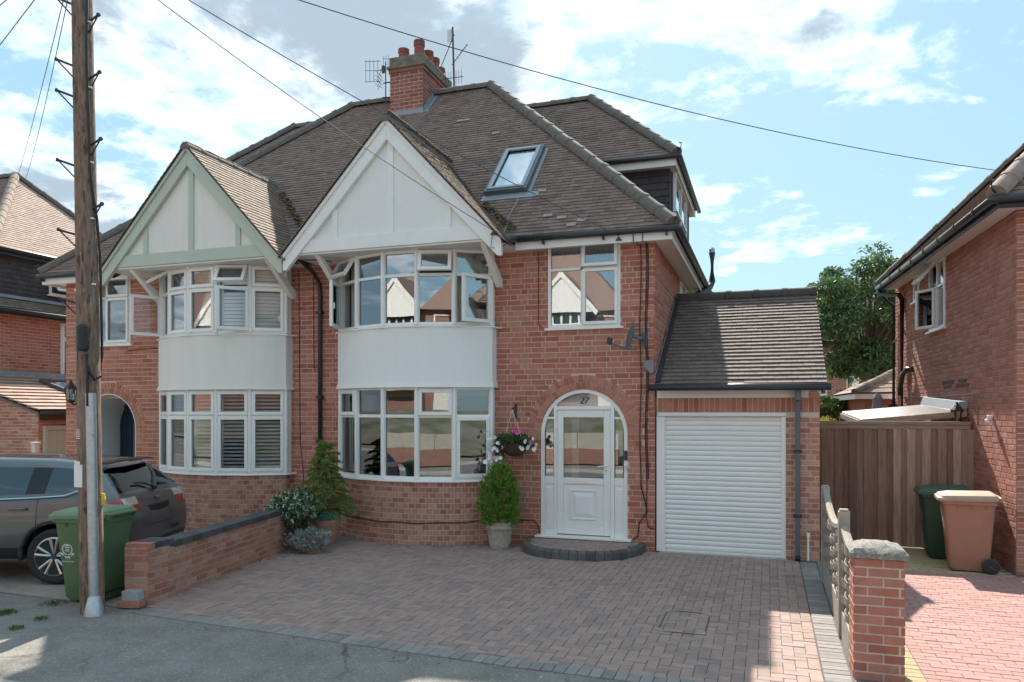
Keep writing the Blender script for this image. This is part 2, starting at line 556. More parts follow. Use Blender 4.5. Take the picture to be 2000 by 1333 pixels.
def chamfer_t(cx, cy, cz):
    """open-bottomed block with a chamfered top, unit size"""
    v = [(-.5, -.5, -.5), (.5, -.5, -.5), (.5, .5, -.5), (-.5, .5, -.5), (-.5, -.5, .5 - cz), (.5, -.5, .5 - cz), (.5, .5, .5 - cz), (-.5, .5, .5 - cz),
         (-.5 + cx, -.5 + cy, .5), (.5 - cx, -.5 + cy, .5), (.5 - cx, .5 - cy, .5), (-.5 + cx, .5 - cy, .5)]
    f = [(0, 1, 5, 4), (1, 2, 6, 5), (2, 3, 7, 6), (3, 0, 4, 7), (4, 5, 9, 8), (5, 6, 10, 9), (6, 7, 11, 10), (7, 4, 8, 11), (8, 9, 10, 11), (0, 3, 2, 1)]
    return (v, f)


BRICK_T = chamfer_t(.014, .04, .12)
PAVER_T = chamfer_t(.02, .04, .10)
_SN, _CS = math.sin(YAW), math.cos(YAW)


def screen_score(p, size):
    d = p - CAM
    fw = -_SN * d.x + _CS * d.y
    if fw < 0.5: return 0.0
    u = (_CS * d.x + _SN * d.y) / fw * 1466; v = d.z / fw * 1466
    if abs(u) > 1010 or v > 815 or v < -540: return size / (fw * fw) * 1e-4
    return size / (fw * fw)


def pieces(name, items, m, parent, template=BOX_T, limit=300, variants=12, bulk_name=None, world=None):
    """items: (4x4 matrix, tint). The largest in view become objects of their own sharing mesh data,
    the others one joined part. world: matrix from the parent's frame to the world for local things."""
    if not items: return
    tv = np.array(template[0]); tf = template[1]
    off = parent_off(parent)

    def score(it):
        Mx = it[0]
        p = Mx.translation
        if world: p = world @ p
        a = Mx.to_3x3()
        s = sorted((a.col[0].length, a.col[1].length, a.col[2].length))
        return screen_score(p, s[1] * s[2])
    order = sorted(range(len(items)), key=lambda i: -score(items[i]))
    own, rest = order[:limit], order[limit:]
    vs_ = []
    for k in range(variants):
        b = MB(); b.add(template[0], template[1], (k + .5) / variants)
        me = b.mesh(name); me.materials.append(m); vs_.append(me)
    for i in own:
        Mx, t = items[i]
        o = bpy.data.objects.new(name, vs_[min(variants - 1, int(t * variants))])
        col.objects.link(o)
        o.parent = parent
        o.matrix_basis = Matrix.Translation(-off) @ Mx
    if rest:
        n = len(tv)
        A = np.array([np.array(items[i][0]) for i in rest])
        V = np.einsum('kij,nj->kni', A[:, :3, :3], tv) + A[:, None, :3, 3] - np.array(off)
        V = V.reshape(-1, 3)
        F = [tuple(q + n * k for q in f) for k in range(len(rest)) for f in tf]
        me = bpy.data.meshes.new(name)
        me.from_pydata(V.tolist(), [], F)
        at = me.attributes.new('tint', 'FLOAT', 'POINT')
        at.data.foreach_set('value', np.repeat(np.array([items[i][1] for i in rest], dtype=np.float32), n))
        me.materials.append(m)
        o = link(bulk_name or name, me, parent)
        o['kind'] = 'stuff'


def frame4(c, a, b, cc):
    """matrix with centre c and full edge vectors a, b, cc"""
    M4 = Matrix.Identity(4)
    for i in range(3):
        M4[i][0], M4[i][1], M4[i][2], M4[i][3] = a[i], b[i], cc[i], c[i]
    return M4


def cut(intervals, holes):
    for h0, h1 in holes:
        out = []
        for a, b in intervals:
            if h1 <= a or h0 >= b: out.append((a, b)); continue
            if h0 > a: out.append((a, h0))
            if h1 < b: out.append((h1, b))
        intervals = out
    return intervals


def brick_face(parent, O, U, Nn, width, z0, z1, holes=(), fns=(), m=None, mort=None, course=0.0865, length=0.235, joint=0.0135,
               bond='stretcher', limit=300, top=None, world=None, proud=0.006, quoin=0.0, wall_name='wall', tints=None, phase=0.0, piece='brick'):
    """flat brick wall. O: lower left corner of the face at z=0 (u=0); U: unit along; Nn: outward normal.
    holes: (u0,u1,za,zb); fns: functions z -> list of (u0,u1) to leave out; top: function u -> z limit of the wall"""
    O, U, Nn = Vector(O), Vector(U), Vector(Nn)
    items = []
    back = MB()
    rows = max(1, round((z1 - z0) / course)); ch = (z1 - z0) / rows
    for r in range(rows):
        za, zb = z0 + r * ch, z0 + (r + 1) * ch
        zm = (za + zb) / 2
        hl = [(h[0], h[1]) for h in holes if h[2] <= zm <= h[3]]
        for fn in fns: hl += fn(zm)
        lim = [(0.0, width)]
        if top:
            us = [i * width / 200 for i in range(201)]
            ok = [u for u in us if top(u) >= zm]
            lim = [(min(ok), max(ok))] if ok else []
        keep = cut(lim, hl)
        for a, b in keep:
            p = O + U * a - Nn * 0.001
            back.add([p + Vector((0, 0, za)), O + U * b + Vector((0, 0, za)) - Nn * .001, O + U * b + Vector((0, 0, zb)) - Nn * .001, p + Vector((0, 0, zb))], [(0, 1, 2, 3)])
        edges = []
        if bond == 'stretcher':
            u = -length + (r % 2) * length / 2 + phase
            while u < width: edges.append((u, u + length)); u += length
        elif bond == 'header':
            hlen = length / 2
            u = -hlen + (r % 2) * hlen / 2 + phase
            while u < width: edges.append((u, u + hlen)); u += hlen
        else:   # garden wall: three stretchers, one header
            u = -4 * length + (r % 2) * length * 0.75 + ((r * 7) % 3) * length + phase
            k = 0
            while u < width:
                w = length / 2 if (k + r) % 4 == 3 else length
                edges.append((u, u + w)); u += w; k += 1
        for e0, e1 in edges:
            for a, b in keep:
                s, e = max(e0, a), min(e1, b)
                if e - s < 0.035: continue
                s2 = s + (joint / 2 if s > a + 1e-6 else 0.0); e2 = e - (joint / 2 if e < b - 1e-6 else 0.0)
                pr = proud + random.uniform(-.0015, .002)
                dp = 0.03
                c = O + U * ((s2 + e2) / 2) + Vector((0, 0, zm)) + Nn * (pr - dp / 2)
                t = random.random() if tints is None else tints(random.random(), (s2 + e2) / 2, zm)
                items.append((frame4(c, U * (e2 - s2), Vector((0, 0, ch - joint)), Nn * dp), t))
    w = back.build(wall_name, mort, parent)
    pieces(piece, items, m, w, template=BRICK_T, limit=limit, world=world)
    return w


def scan(poly, v):
    xs = []
    n = len(poly)
    for i in range(n):
        (u0, v0), (u1, v1) = poly[i], poly[(i + 1) % n]
        if (v0 <= v < v1) or (v1 <= v < v0):
            xs.append(u0 + (u1 - u0) * (v - v0) / (v1 - v0))
    xs.sort()
    return [(xs[i], xs[i + 1]) for i in range(0, len(xs) - 1, 2)]


def tile_slope(parent, O, U, Vd, poly, m, gauge=0.1, width=0.165, th=0.013, limit=300, holes=(), world=None, deck='roof', deck_m_=None,
               piece='roof_tile', camber=0.0, lift=0.012, odd=None, jitter=1.0):
    """O: origin on the slope; U along the eave; Vd up the slope; poly in (u, v)"""
    O, U, Vd = Vector(O), Vector(U), Vector(Vd)
    Nn = U.cross(Vd).normalized()
    if Nn.z < 0 or (abs(Nn.z) < 1e-3 and Nn.y > 0): Nn = -Nn
    b = MB()
    b.poly([O + U * u + Vd * v - Nn * 0.012 for u, v in poly])
    d = b.build(deck, deck_m_ or deck_m, parent)
    vmin = min(p[1] for p in poly); vmax = max(p[1] for p in poly)
    items = []
    r = 0; v = vmin
    while v < vmax - 0.01:
        for a, e in scan(poly, min(v + gauge * .5, vmax - 1e-4)):
            for hu0, hu1 in [(0, 0)]:
                pass
            iv = cut([(a, e)], [(h[0], h[1]) for h in holes if h[2] <= v + gauge * .5 <= h[3]])
            for a2, e2 in iv:
                u = math.floor(a2 / width) * width - width + (r % 2) * width / 2
                while u < e2:
                    s, f = max(u, a2), min(u + width, e2)
                    u += width
                    if f - s < 0.02: continue
                    ln = gauge * 1.35
                    jt = random.uniform(-.004, .004) * jitter
                    drop = random.uniform(-.003, .005) * jitter
                    if jitter and random.random() < 0.006: drop = random.uniform(-.05, -.02)
                    tilt = lift / gauge
                    ax = (Vd - Nn * tilt).normalized()
                    nx = (Nn + Vd * tilt).normalized()
                    skew = U + Nn * random.uniform(-.012, .012) * jitter + Vd * jt
                    c = O + U * ((s + f) / 2) + Vd * (v + ln / 2 + drop) + Nn * (lift * .5 + th * .3 + random.uniform(0, .003))
                    t = random.random()
                    if odd: t = odd(t, (s + f) / 2, v)
                    items.append((frame4(c, skew * (f - s - .004), ax * ln, nx * th), t))
        r += 1; v += gauge
    pieces(piece, items, m, d, limit=limit, world=world)
    return d


def ridge_line(parent, A, B, m=None, r=0.115, seg=0.42, name='ridge_tile', sag=0.0, lift=0.0):
    A, B = Vector(A), Vector(B)
    n = max(1, round((B - A).length / seg))
    off = parent_off(parent)
    d = (B - A).normalized()
    up = Vector((0, 0, 1)); a = d.cross(up).normalized(); u = a.cross(d).normalized()
    L = (B - A).length / n
    me = None
    b = MB(); k = 9; v = []; f = []
    prof = [(0, 1.0), (.82, 1.0), (.84, 1.09), (1.03, 1.09)]
    for (x, q) in prof:
        for i in range(k):
            an = math.pi * (-.06 + 1.12 * i / (k - 1))
            v.append(Vector((x * L, math.cos(an) * r * q, math.sin(an) * r * q)))
    for j in range(len(prof) - 1):
        for i in range(k - 1):
            f.append((j * k + i, j * k + i + 1, (j + 1) * k + i + 1, (j + 1) * k + i))
    f.append(tuple(range(k))); f.append(tuple(range((len(prof) - 1) * k, len(prof) * k))[::-1])
    b.add(v, f)
    me = b.mesh(name); me.materials.append(m or ridge_m)
    me.polygons.foreach_set('use_smooth', np.ones(len(me.polygons), dtype=bool))
    try: me.set_sharp_from_angle(angle=R(40))
    except Exception: pass
    for i in range(n):
        o = bpy.data.objects.new(name, me); col.objects.link(o); o.parent = parent
        p = A + d * (L * i) + u * (lift + random.uniform(-.006, .006))
        rot = Matrix((d, a, u)).transposed().to_4x4()
        o.matrix_basis = Matrix.Translation(p - off) @ rot @ Matrix.Rotation(random.uniform(-.03, .03), 4, 'X')


# ------------------------------------------------------------------ windows
def rect_frame(b, O, U, W, w, h, fw, d0, d1, Nn):
    """four bars of a rectangular frame; depth from d0 to d1 along Nn"""
    O, U, W, Nn = Vector(O), Vector(U), Vector(W), Vector(Nn)
    D = Nn * (d1 - d0); o = O + Nn * d0
    b.obox(o, U * w, W * fw, D)
    b.obox(o + W * (h - fw), U * w, W * fw, D)
    b.obox(o + W * fw, U * fw, W * (h - 2 * fw), D)
    b.obox(o + W * fw + U * (w - fw), U * fw, W * (h - 2 * fw), D)


def pane(parent, O, U, W, w, h, Nn, gm=None):
    O, U, W, Nn = Vector(O), Vector(U), Vector(W), Vector(Nn)
    b = MB(); b.obox(O, U * w, W * h, Nn * 0.006)
    return b.build('pane', gm or glass_m, parent)


def casement(parent, O, U, W, w, h, Nn, fw=0.05, mode=None, ang=0.0, gm=None, fm=None, handle=False):
    """an opening light. mode: 'top' hung at the head, 'left'/'right' hung at that side, None closed"""
    O, U, W, Nn = Vector(O), Vector(U), Vector(W), Vector(Nn)
    U2, W2, N2, O2 = U, W, Nn, O + Nn * 0.012
    if mode == 'top':
        q = Matrix.Rotation(ang, 3, U)
        if (q @ -W).dot(Nn) < 0: q = Matrix.Rotation(-ang, 3, U)
        W2, N2 = q @ W, q @ Nn
        O2 = O + Nn * 0.03 + W * h - W2 * h
    elif mode in ('left', 'right'):
        sg = 1 if mode == 'left' else -1
        q = Matrix.Rotation(ang, 3, W)
        if (q @ (U * sg)).dot(Nn) < 0: q = Matrix.Rotation(-ang, 3, W)
        U2, N2 = q @ U, q @ Nn
        O2 = O + Nn * 0.03 if mode == 'left' else O + Nn * .03 + U * w - U2 * w
    b = MB()
    rect_frame(b, O2, U2, W2, w, h, fw, 0, 0.055, N2)
    c = b.build('casement', fm or upvc_m, parent, bevel=0.006)
    p = pane(parent, O2 + U2 * fw + W2 * fw + N2 * .02, U2, W2, w - 2 * fw, h - 2 * fw, N2, gm)
    if handle:
        hb = MB(); hb.cbox(O2 + U2 * (w - .03 if mode == 'left' else .03) + W2 * h * .45 - N2 * .02, (.02, .02, .1))
        hb.build('window_handle', fm or upvc_m, parent)
    return c


def window(parent, O, U, Nn, w, h, cells, fw=0.05, sill=True, recess=0.05, name='window', gm=None, frame_m=None, sill_ext=0.05, extra=None, sill_d=.10):
    """cells: (u0,u1,z0,z1,kind,...) in metres from the lower left corner"""
    O, U, Nn = Vector(O), Vector(U), Vector(Nn); W = Vector((0, 0, 1))
    b = MB(); fm = frame_m or upvc_m
    O = O - Nn * recess
    rect_frame(b, O, U, W, w, h, fw, 0, .065, Nn)
    us = sorted({c[0] for c in cells if c[0] > .01})
    for c in cells:
        u0, u1, z0, z1 = c[:4]
        if u0 > .01: b.obox(O + U * (u0 - fw * .45) + W * (z0 + (fw if z0 < .01 else fw * .45)) + Nn * .002, U * fw * .9, W * (z1 - z0 - (fw if z0 < .01 else fw * .45) - (fw if z1 > h - .01 else fw * .45)), Nn * .061)
        if z0 > .01: b.obox(O + U * (u0 + (fw if u0 < .01 else fw * .45)) + W * (z0 - fw * .45) + Nn * .001, U * (u1 - u0 - (fw if u0 < .01 else fw * .45) - (fw if u1 > w - .01 else fw * .45)), W * fw * .9, Nn * .063)
    if extra: extra(b, O, U, W, Nn)
    fr = b.build(name, fm, parent, bevel=0.005)
    if sill:
        sb = MB(); sb.obox(O - U * sill_ext - W * .035 + Nn * (-.02), U * (w + 2 * sill_ext), W * .036, Nn * (recess + sill_d))
        sb.build('sill', fm, fr, bevel=0.006)
    for c in cells:
        u0, u1, z0, z1, kind = c[:5]
        a = u0 + (fw if u0 < .01 else fw * .45); e = u1 - (fw if u1 > w - .01 else fw * .45)
        f = z0 + (fw if z0 < .01 else fw * .45); g = z1 - (fw if z1 > h - .01 else fw * .45)
        if kind == 'fixed':
            pane(fr, O + U * a + W * f + Nn * .025, U, W, e - a, g - f, Nn, gm)
        else:
            casement(fr, O + U * (a - .012) + W * (f - .012) + Nn * .03, U, W, e - a + .024, g - f + .024, Nn, mode=None if kind == 'sash' else kind, ang=c[5] if len(c) > 5 else 0, gm=gm, fm=fm,
                     handle=kind in ('left', 'right'))
    return fr
# ================================================================== GROUND
tarmac_m = mat('footway_tarmac', (0.231, 0.213, 0.195), 0.92, noise=0.28, nscale=2.2, bump=1.0, bscale=110,
               stain=[((0.47, 0.44, 0.40), 48, 0.54, 0.85), ((0.08, 0.08, 0.08), 60, 0.55, 0.85), ((0.25, 0.235, 0.21), 0.8, 0.55, 0.5), ((0.10, 0.10, 0.10), 1.7, 0.62, 0.6)], cracks=((.05, .048, .045), .55, .010, .85))
road_m = mat('road_asphalt', (0.170, 0.170, 0.170), 0.92, noise=0.2, nscale=3, bump=0.9, bscale=140, stain=[((0.2, 0.19, 0.18), 90, 0.58, 0.5)])
kerb_m = mat('kerb_concrete', (0.42, 0.40, 0.37), 0.9, noise=0.2, nscale=12, bump=0.5)
earth_m = mat('garden_earth', (0.10, 0.11, 0.055), 0.95, noise=0.4, nscale=1.5, bump=0.6, bscale=20)
concrete_m = mat('drive_concrete', (0.325, 0.294, 0.250), 0.92, noise=0.25, nscale=2.0, bump=0.7, bscale=60,
                 stain=[((0.12, 0.105, 0.09), 1.6, 0.56, 0.5), ((0.36, 0.33, 0.29), 9, 0.6, 0.4)])
sand_m = mat('joint_sand', (0.13, 0.112, 0.10), 0.97, noise=0.3, nscale=25)
paver_m = mat('drive_paver', None, 0.88, tint=[(0.275, 0.208, 0.188), (0.33, 0.232, 0.205), (0.365, 0.255, 0.222), (0.385, 0.268, 0.232), (0.345, 0.240, 0.210), (0.295, 0.226, 0.206)],
              noise=0.16, nscale=7, bump=0.6, bscale=120, stain=[((0.13, 0.11, 0.10), 0.75, 0.57, 0.55), ((0.40, 0.32, 0.28), 1.3, 0.60, 0.35), ((.07, .06, .055), 2.6, .66, .7, .1)])
paver_grey_m = mat('edge_paver', None, 0.88, tint=[(0.217, 0.202, 0.195), (0.259, 0.242, 0.232), (0.300, 0.280, 0.265)], noise=0.18, nscale=9, bump=0.6, bscale=120,
                   stain=[((0.26, 0.235, 0.21), 3, 0.6, 0.4)])
paver_step_m = mat('step_paver', None, 0.85, tint=[(0.081, 0.081, 0.086), (0.101, 0.100, 0.104), (0.130, 0.126, 0.127)], noise=0.2, nscale=14, bump=0.5, bscale=120)
paver_pink_m = mat('pink_paver', None, 0.88, tint=[(0.355, 0.193, 0.172), (0.380, 0.209, 0.190), (0.405, 0.234, 0.211), (0.371, 0.201, 0.181)], noise=0.12, nscale=5, bump=0.5, bscale=120,
                   stain=[((0.50, 0.33, 0.29), 1.8, 0.62, 0.4)])
paver_buff_m = mat('buff_paver', None, 0.88, tint=[(0.420, 0.326, 0.179), (0.462, 0.362, 0.205), (0.378, 0.294, 0.173)], noise=0.15, nscale=6, bump=0.5, bscale=120,
                   stain=[((0.25, 0.20, 0.14), 2.0, 0.55, 0.5)])


def sheet(name, pts, z, m, kind='structure'):
    b = MB(); b.poly([(x, y, z) for x, y in pts])
    o = b.build(name, m); o['kind'] = kind
    return o


sheet('ground', [(-900, -900), (900, -900), (900, 1500), (-900, 1500)], -0.16, earth_m)
sheet('road', [(-120, -3.6), (120, -3.6), (120, 4.25), (-120, 4.25)], -0.12, road_m)
sheet('footway', [(-60, 4.38), (40, 4.38), (40, 13.2), (-60, 13.2)], -0.012, tarmac_m)
sheet('footway_opposite', [(-80, -5.6), (60, -5.6), (60, -3.73), (-80, -3.73)], -0.012, tarmac_m)
b = MB()
x = -40.0
while x < 20:
    b.box(x, x + .906, 4.25, 4.40, -.15, -.006, random.random()); x += .915
kb = b.build('kerb', kerb_m, bevel=0.012); kb['kind'] = 'structure'
b = MB()
x = -40.0
while x < 20:
    b.box(x, x + .906, -3.75, -3.6, -.15, -.006, random.random()); x += .915
kb = b.build('kerb_opposite', kerb_m, bevel=0.012); kb['kind'] = 'structure'
sheet('left_driveway', [(-6.72, 6.42), (-6.80, 7.2), (-7.25, 11.62), (-19.5, 14.5), (-19.5, 6.9)], -0.006, concrete_m)

# ------------------------------------------------------------------ main drive, 90 degree herringbone
DRIVE = [(-6.50, 6.55), (-6.30, 6.42), (-2.0, 6.16), (0.45, 6.13), (0.45, 11.60), (-7.28, 11.60), (-7.12, 10.2), (-6.56, 6.95)]
drv = sheet('driveway', [(-6.52, 6.50), (-6.40, 6.29), (-2.0, 5.985), (0.66, 5.955), (0.66, 11.60), (-7.30, 11.60), (-7.14, 10.2), (-6.56, 6.93)], -0.008, sand_m)


def inside(p, poly):
    x, y = p; r = False; n = len(poly)
    for i in range(n):
        (x0, y0), (x1, y1) = poly[i], poly[(i + 1) % n]
        if (y0 > y) != (y1 > y) and x < (x1 - x0) * (y - y0) / (y1 - y0) + x0: r = not r
    return r


P = -7.62                                     # party line
BAY_A, BAY_R, BAY_CY = 1.965, 2.217, 13.098   # bay centre from the party line, radius, arc centre


def in_bay(x, y, s, grow=0.0):
    a = (x - P) * s
    return abs(a - BAY_A) < 1.47 + grow and ((a - BAY_A) ** 2 + (y - BAY_CY) ** 2 < (BAY_R + grow) ** 2 or y > 11.4)


STEP_C = (-2.72, 11.60)


def in_step(x, y, g=0.0):
    return (abs(x - STEP_C[0]) / (0.93 + g)) ** 2.6 + (max(0.0, STEP_C[1] - y) / (1.10 + g)) ** 2.6 < 1


def ok_cell(x, y):
    return inside((x, y), DRIVE) and not in_bay(x, y, 1, .13) and not in_step(x, y, -.02) and y < 11.57


def paver_item(x, y, lx, ly, zt=0.0, t=None, h=0.03):
    z = zt + random.uniform(-.0025, .002) + .003 * math.sin(x * 2.1 + y * .7) * math.sin(y * 1.9 - x) - (.003 if random.random() < .03 else 0)
    tx, ty = random.uniform(-.012, .012), random.uniform(-.012, .012)
    a = Vector((lx - .005, random.uniform(-.001, .001), (lx) * tx)); bb = Vector((random.uniform(-.001, .001), ly - .005, ly * ty))
    return (frame4(Vector((x, y, z - h / 2)), a, bb, Vector((0, 0, h))), random.random() if t is None else t)


items = []
w = 0.1
nx0, nx1, ny0, ny1 = -76, 6, 60, 117
for i in range(nx0, nx1):
    for j in range(ny0, ny1):
        k = (i - j) % 4
        x, y = i * w + .02, j * w + .02
        if k == 0: cells = [(x + .05, y + .05), (x + .15, y + .05)]
        elif k == 2: cells = [(x + .05, y + .05), (x + .05, y - .05)]
        else: continue
        good = [c for c in cells if ok_cell(*c)]
        t = random.random()
        if len(good) == 2:
            cx, cy = (cells[0][0] + cells[1][0]) / 2, (cells[0][1] + cells[1][1]) / 2
            items.append(paver_item(cx, cy, .2 if k == 0 else .1, .1 if k == 0 else .2, t=t))
        elif good:
            items.append(paver_item(good[0][0], good[0][1], .1, .1, t=t))
pieces('paver', items, paver_m, drv, template=PAVER_T, limit=300)

edge = []
# front border of grey setts
pts = [(-6.42, 6.36), (-2.0, 6.07), (0.68, 6.04)]
for (x0, y0), (x1, y1) in zip(pts, pts[1:]):
    L = math.hypot(x1 - x0, y1 - y0); n = round(L / .105); ang = math.atan2(y1 - y0, x1 - x0)
    ux, uy = math.cos(ang), math.sin(ang)
    for i in range(n):
        f = (i + .5) / n
        c = Vector((x0 + (x1 - x0) * f, y0 + (y1 - y0) * f, -.013 + random.uniform(-.002, .002)))
        edge.append((frame4(c, Vector((ux, uy, 0)) * (L / n - .006), Vector((-uy, ux, 0)) * .19, Vector((0, 0, .03))), random.random()))
# side border
y = 6.2
while y < 11.5:
    edge.append(paver_item(.535, y, .21, .1)); y += .102
# ring round the foot of the bay
for i in range(27):
    ph = R(-46 + 92 * i / 26)
    a = BAY_A + (BAY_R + .075) * math.sin(ph); yy = BAY_CY - (BAY_R + .075) * math.cos(ph)
    u = Vector((math.cos(ph), math.sin(ph), 0)); n_ = Vector((math.sin(ph), -math.cos(ph), 0))
    edge.append((frame4(Vector((P + a, yy, -.013)), u * .125, n_ * .10, Vector((0, 0, .03))), random.random()))
pieces('edging_block', edge, paver_grey_m, drv, template=PAVER_T, limit=150)

# ------------------------------------------------------------------ front step
st = thing('doorstep', 'low curved block step with charcoal edging below the white front door', 'step', (STEP_C[0], 11.1, 0))
it = []
pth = []
for k in range(0, 41):
    f = math.pi * k / 40
    cs, sn = math.cos(f), math.sin(f)
    x = STEP_C[0] - .93 * math.copysign(abs(cs) ** (2 / 2.6), cs); y = STEP_C[1] - 1.10 * abs(sn) ** (2 / 2.6)
    pth.append(Vector((x, y, 0)))
cum = [0]
for a_, b_ in zip(pth, pth[1:]): cum.append(cum[-1] + (b_ - a_).length)


def along(s):
    for i in range(len(pth) - 1):
        if cum[i + 1] >= s:
            f = (s - cum[i]) / (cum[i + 1] - cum[i]); return pth[i].lerp(pth[i + 1], f), (pth[i + 1] - pth[i]).normalized()
    return pth[-1], (pth[-1] - pth[-2]).normalized()


n = round(cum[-1] / .13)
for i in range(n):
    p, d = along(cum[-1] * (i + .5) / n)
    nn = Vector((-d.y, d.x, 0))                 # towards the inside
    if nn.dot(Vector((STEP_C[0], 11.4, 0)) - p) < 0: nn = -nn
    it.append((frame4(p + nn * .06 + Vector((0, 0, .062)), d * (cum[-1] / n - .006), nn * .125, Vector((0, 0, .135))), random.random()))
pieces('edging_block', it, paver_step_m, st, template=chamfer_t(.08, .16, .22))
b = MB(); b.prism([(p.x + (STEP_C[0] - p.x) * .1, p.y + (11.5 - p.y) * .1, -.01) for p in pth], (0, 0, .118)); core = b.build('step_core', sand_m, st)
it = []
for j in range(12):
    for i in range(-6, 6):
        x = STEP_C[0] + i * .2 + (.1 if j % 2 else 0) + .05; y = 11.55 - j * .1
        if in_step(x - .09, y, -.13) and in_step(x + .09, y, -.13) and y < 11.56: it.append(paver_item(x, y, .2, .1, .128))
        else:
            for q in (-.05, .05):
                if in_step(x + q, y, -.10): it.append(paver_item(x + q, y, .1, .1, .128))
pieces('paver', it, paver_m, st, template=PAVER_T)

# ------------------------------------------------------------------ manhole cover in the drive
mh = thing('manhole_cover', 'recessed block-filled inspection cover with bright metal corners set in the drive', 'manhole cover', (-.8, 7.8, 0))
x0, x1, y0, y1 = -1.03, -.57, 7.40, 8.20


def mh_frame(b):
    for o, a_, c_ in (((x0, y0), (x1 - x0, 0), (0, .012)), ((x0, y1 - .012), (x1 - x0, 0), (0, .012)), ((x0, y0 + .012), (.012, 0), (0, y1 - y0 - .024)), ((x1 - .012, y0 + .012), (.012, 0), (0, y1 - y0 - .024))):
        b.obox((o[0], o[1], -.01), (a_[0], a_[1], 0), (c_[0], c_[1], 0), (0, 0, .0145))


part('cover_frame', mat('cover_frame', (0.09, 0.085, 0.08), 0.6, metal=.3), mh, mh_frame)
cover_m = mat('cover_infill', (0.205, 0.155, 0.14), 0.9, noise=0.2, nscale=10, bump=.6, bscale=120)
for cx, sx in ((x0, 1), (x1, -1)):
    for cy, sy in ((y0, 1), (y1, -1)):
        part('corner_plate', steel_m, mh, lambda b: b.prism([(cx, cy, .0045), (cx + sx * .11, cy, .0045), (cx + sx * .03, cy + sy * .035, .0045), (cx, cy + sy * .11, .0045)], (0, 0, .004)))

# ------------------------------------------------------------------ neighbour's pink drive
pk = sheet('pink_driveway', [(.70, 5.6), (6.2, 5.6), (6.2, 11.62), (3.15, 11.62), (3.05, 13.2), (.72, 13.2)], -0.008, sand_m)
it, buff = [], []
for j in range(57, 132):
    y = j * .1 + .05
    off = (j % 2) * .1
    for i in range(0, 22):
        x = 1.20 + i * .2 + off + .1
        if y < 11.35 and x < 4.6: it.append(paver_item(x, y, .2, .1))
    if y < 11.35 and j % 2: it.append(paver_item(1.25, y, .1, .1))
for j in range(57, 132):
    y = j * .1 + .05
    if y < 11.35:
        buff.append(paver_item(1.10, y, .2, .1))
    else:
        for i in range(0, 13):
            x = .80 + i * .2 + (j % 2) * .1 + .05
            if x < 3.02 + (11.5 - y) * .06: buff.append(paver_item(x, y, .2, .1))
pieces('paver', it, paver_pink_m, pk, template=PAVER_T, limit=300)
pieces('paver', buff, paver_buff_m, pk, template=PAVER_T, limit=150)

# ================================================================== LOW WALL WITH PIER
lw = thing('garden_wall', 'low brick garden wall with dark engineering brick coping and end pier', 'wall', (-6.62, 6.7, 0))
A0, A1 = Vector((-6.55, 6.93, 0)), Vector((-7.20, 10.65, 0))
dW = (A1 - A0).normalized(); nW = Vector((dW.y, -dW.x, 0))
LW = (A1 - A0).length
brick_face(lw, A0, dW, nW, LW, -.02, .565, m=brick_old_m, mort=mortar_grey_m, course=.077, length=.225, bond='stretcher', limit=230)
part('wall_core', mortar_grey_m, lw, lambda b: b.obox(A0 - nW * .005 + Vector((0, 0, -.02)), dW * LW, -nW * .215, (0, 0, .585)))
brick_face(lw, A1 - nW * .22, -dW, -nW, LW, -.02, .565, m=brick_old_m, mort=mortar_grey_m, course=.077, length=.225, limit=0)
it = []
k = 0; s = 0.0
while s < LW - .05:
    c = A0 + dW * (s + .112) - nW * .105 + Vector((0, 0, .605))
    it.append((frame4(c, dW * .215, nW * .25, Vector((0, 0, .075))), random.random())); s += .224
cop_m = mat('engineering_brick', None, 0.6, tint=[(0.055, 0.058, 0.066), (0.07, 0.073, 0.08), (0.09, 0.09, 0.095)], noise=.2, nscale=10, bump=.3)
pieces('coping_brick', it, cop_m, lw, template=chamfer_t(.03, .03, .1))
# pier
pu = Vector((.971, .243, 0)); pv = Vector((-.10, .995, 0)).normalized()
pc = Vector((-6.76, 6.50, 0))
pr_ = pc + pu * .27
brick_face(lw, pc, pu, Vector((.243, -.971, 0)), .27, -.02, .63, m=brick_old_m, mort=mortar_grey_m, course=.077, length=.225, wall_name='pier')
brick_face(lw, pr_, pv, Vector((pv.y, -pv.x, 0)), .42, -.02, .585, m=brick_old_m, mort=mortar_grey_m, course=.077, length=.225, wall_name='pier', phase=.1)
part('pier_core', mortar_grey_m, lw, lambda b: b.obox(pc + Vector((.012, .012, -.02)), pu * .25, pv * .41, (0, 0, .64)))
it = []
for q in range(4):
    c = pc + pu * .135 + pv * (.06 + .107 * q) + Vector((0, 0, .645))
    it.append((frame4(c, pu * .29, pv * .102, Vector((0, 0, .07))), random.random()))
pieces('coping_brick', it[1:], cop_m, lw, template=chamfer_t(.03, .06, .1))
pieces('coping_brick', it[:1], brick_old_m, lw, template=chamfer_t(.03, .06, .1))
b = MB(); b.cbox(pc + pu * .13 + Vector((.02, -.06, .125)), (.19, .12, .10), Matrix.Rotation(.2, 3, 'Z'))
o = b.build('loose_block', mat('grey_block', (.36, .37, .37), .9, noise=.2, nscale=20)); tag(o, 'small grey concrete block on a red brick against the wall pier', 'block')
b = MB(); b.cbox(pc + pu * .13 + Vector((.02, -.07, .035)), (.24, .16, .072), Matrix.Rotation(.25, 3, 'Z'), .4)
o = b.build('loose_brick', brick_old_m, bevel=.006); tag(o, 'loose red brick lying at the foot of the wall pier', 'brick')

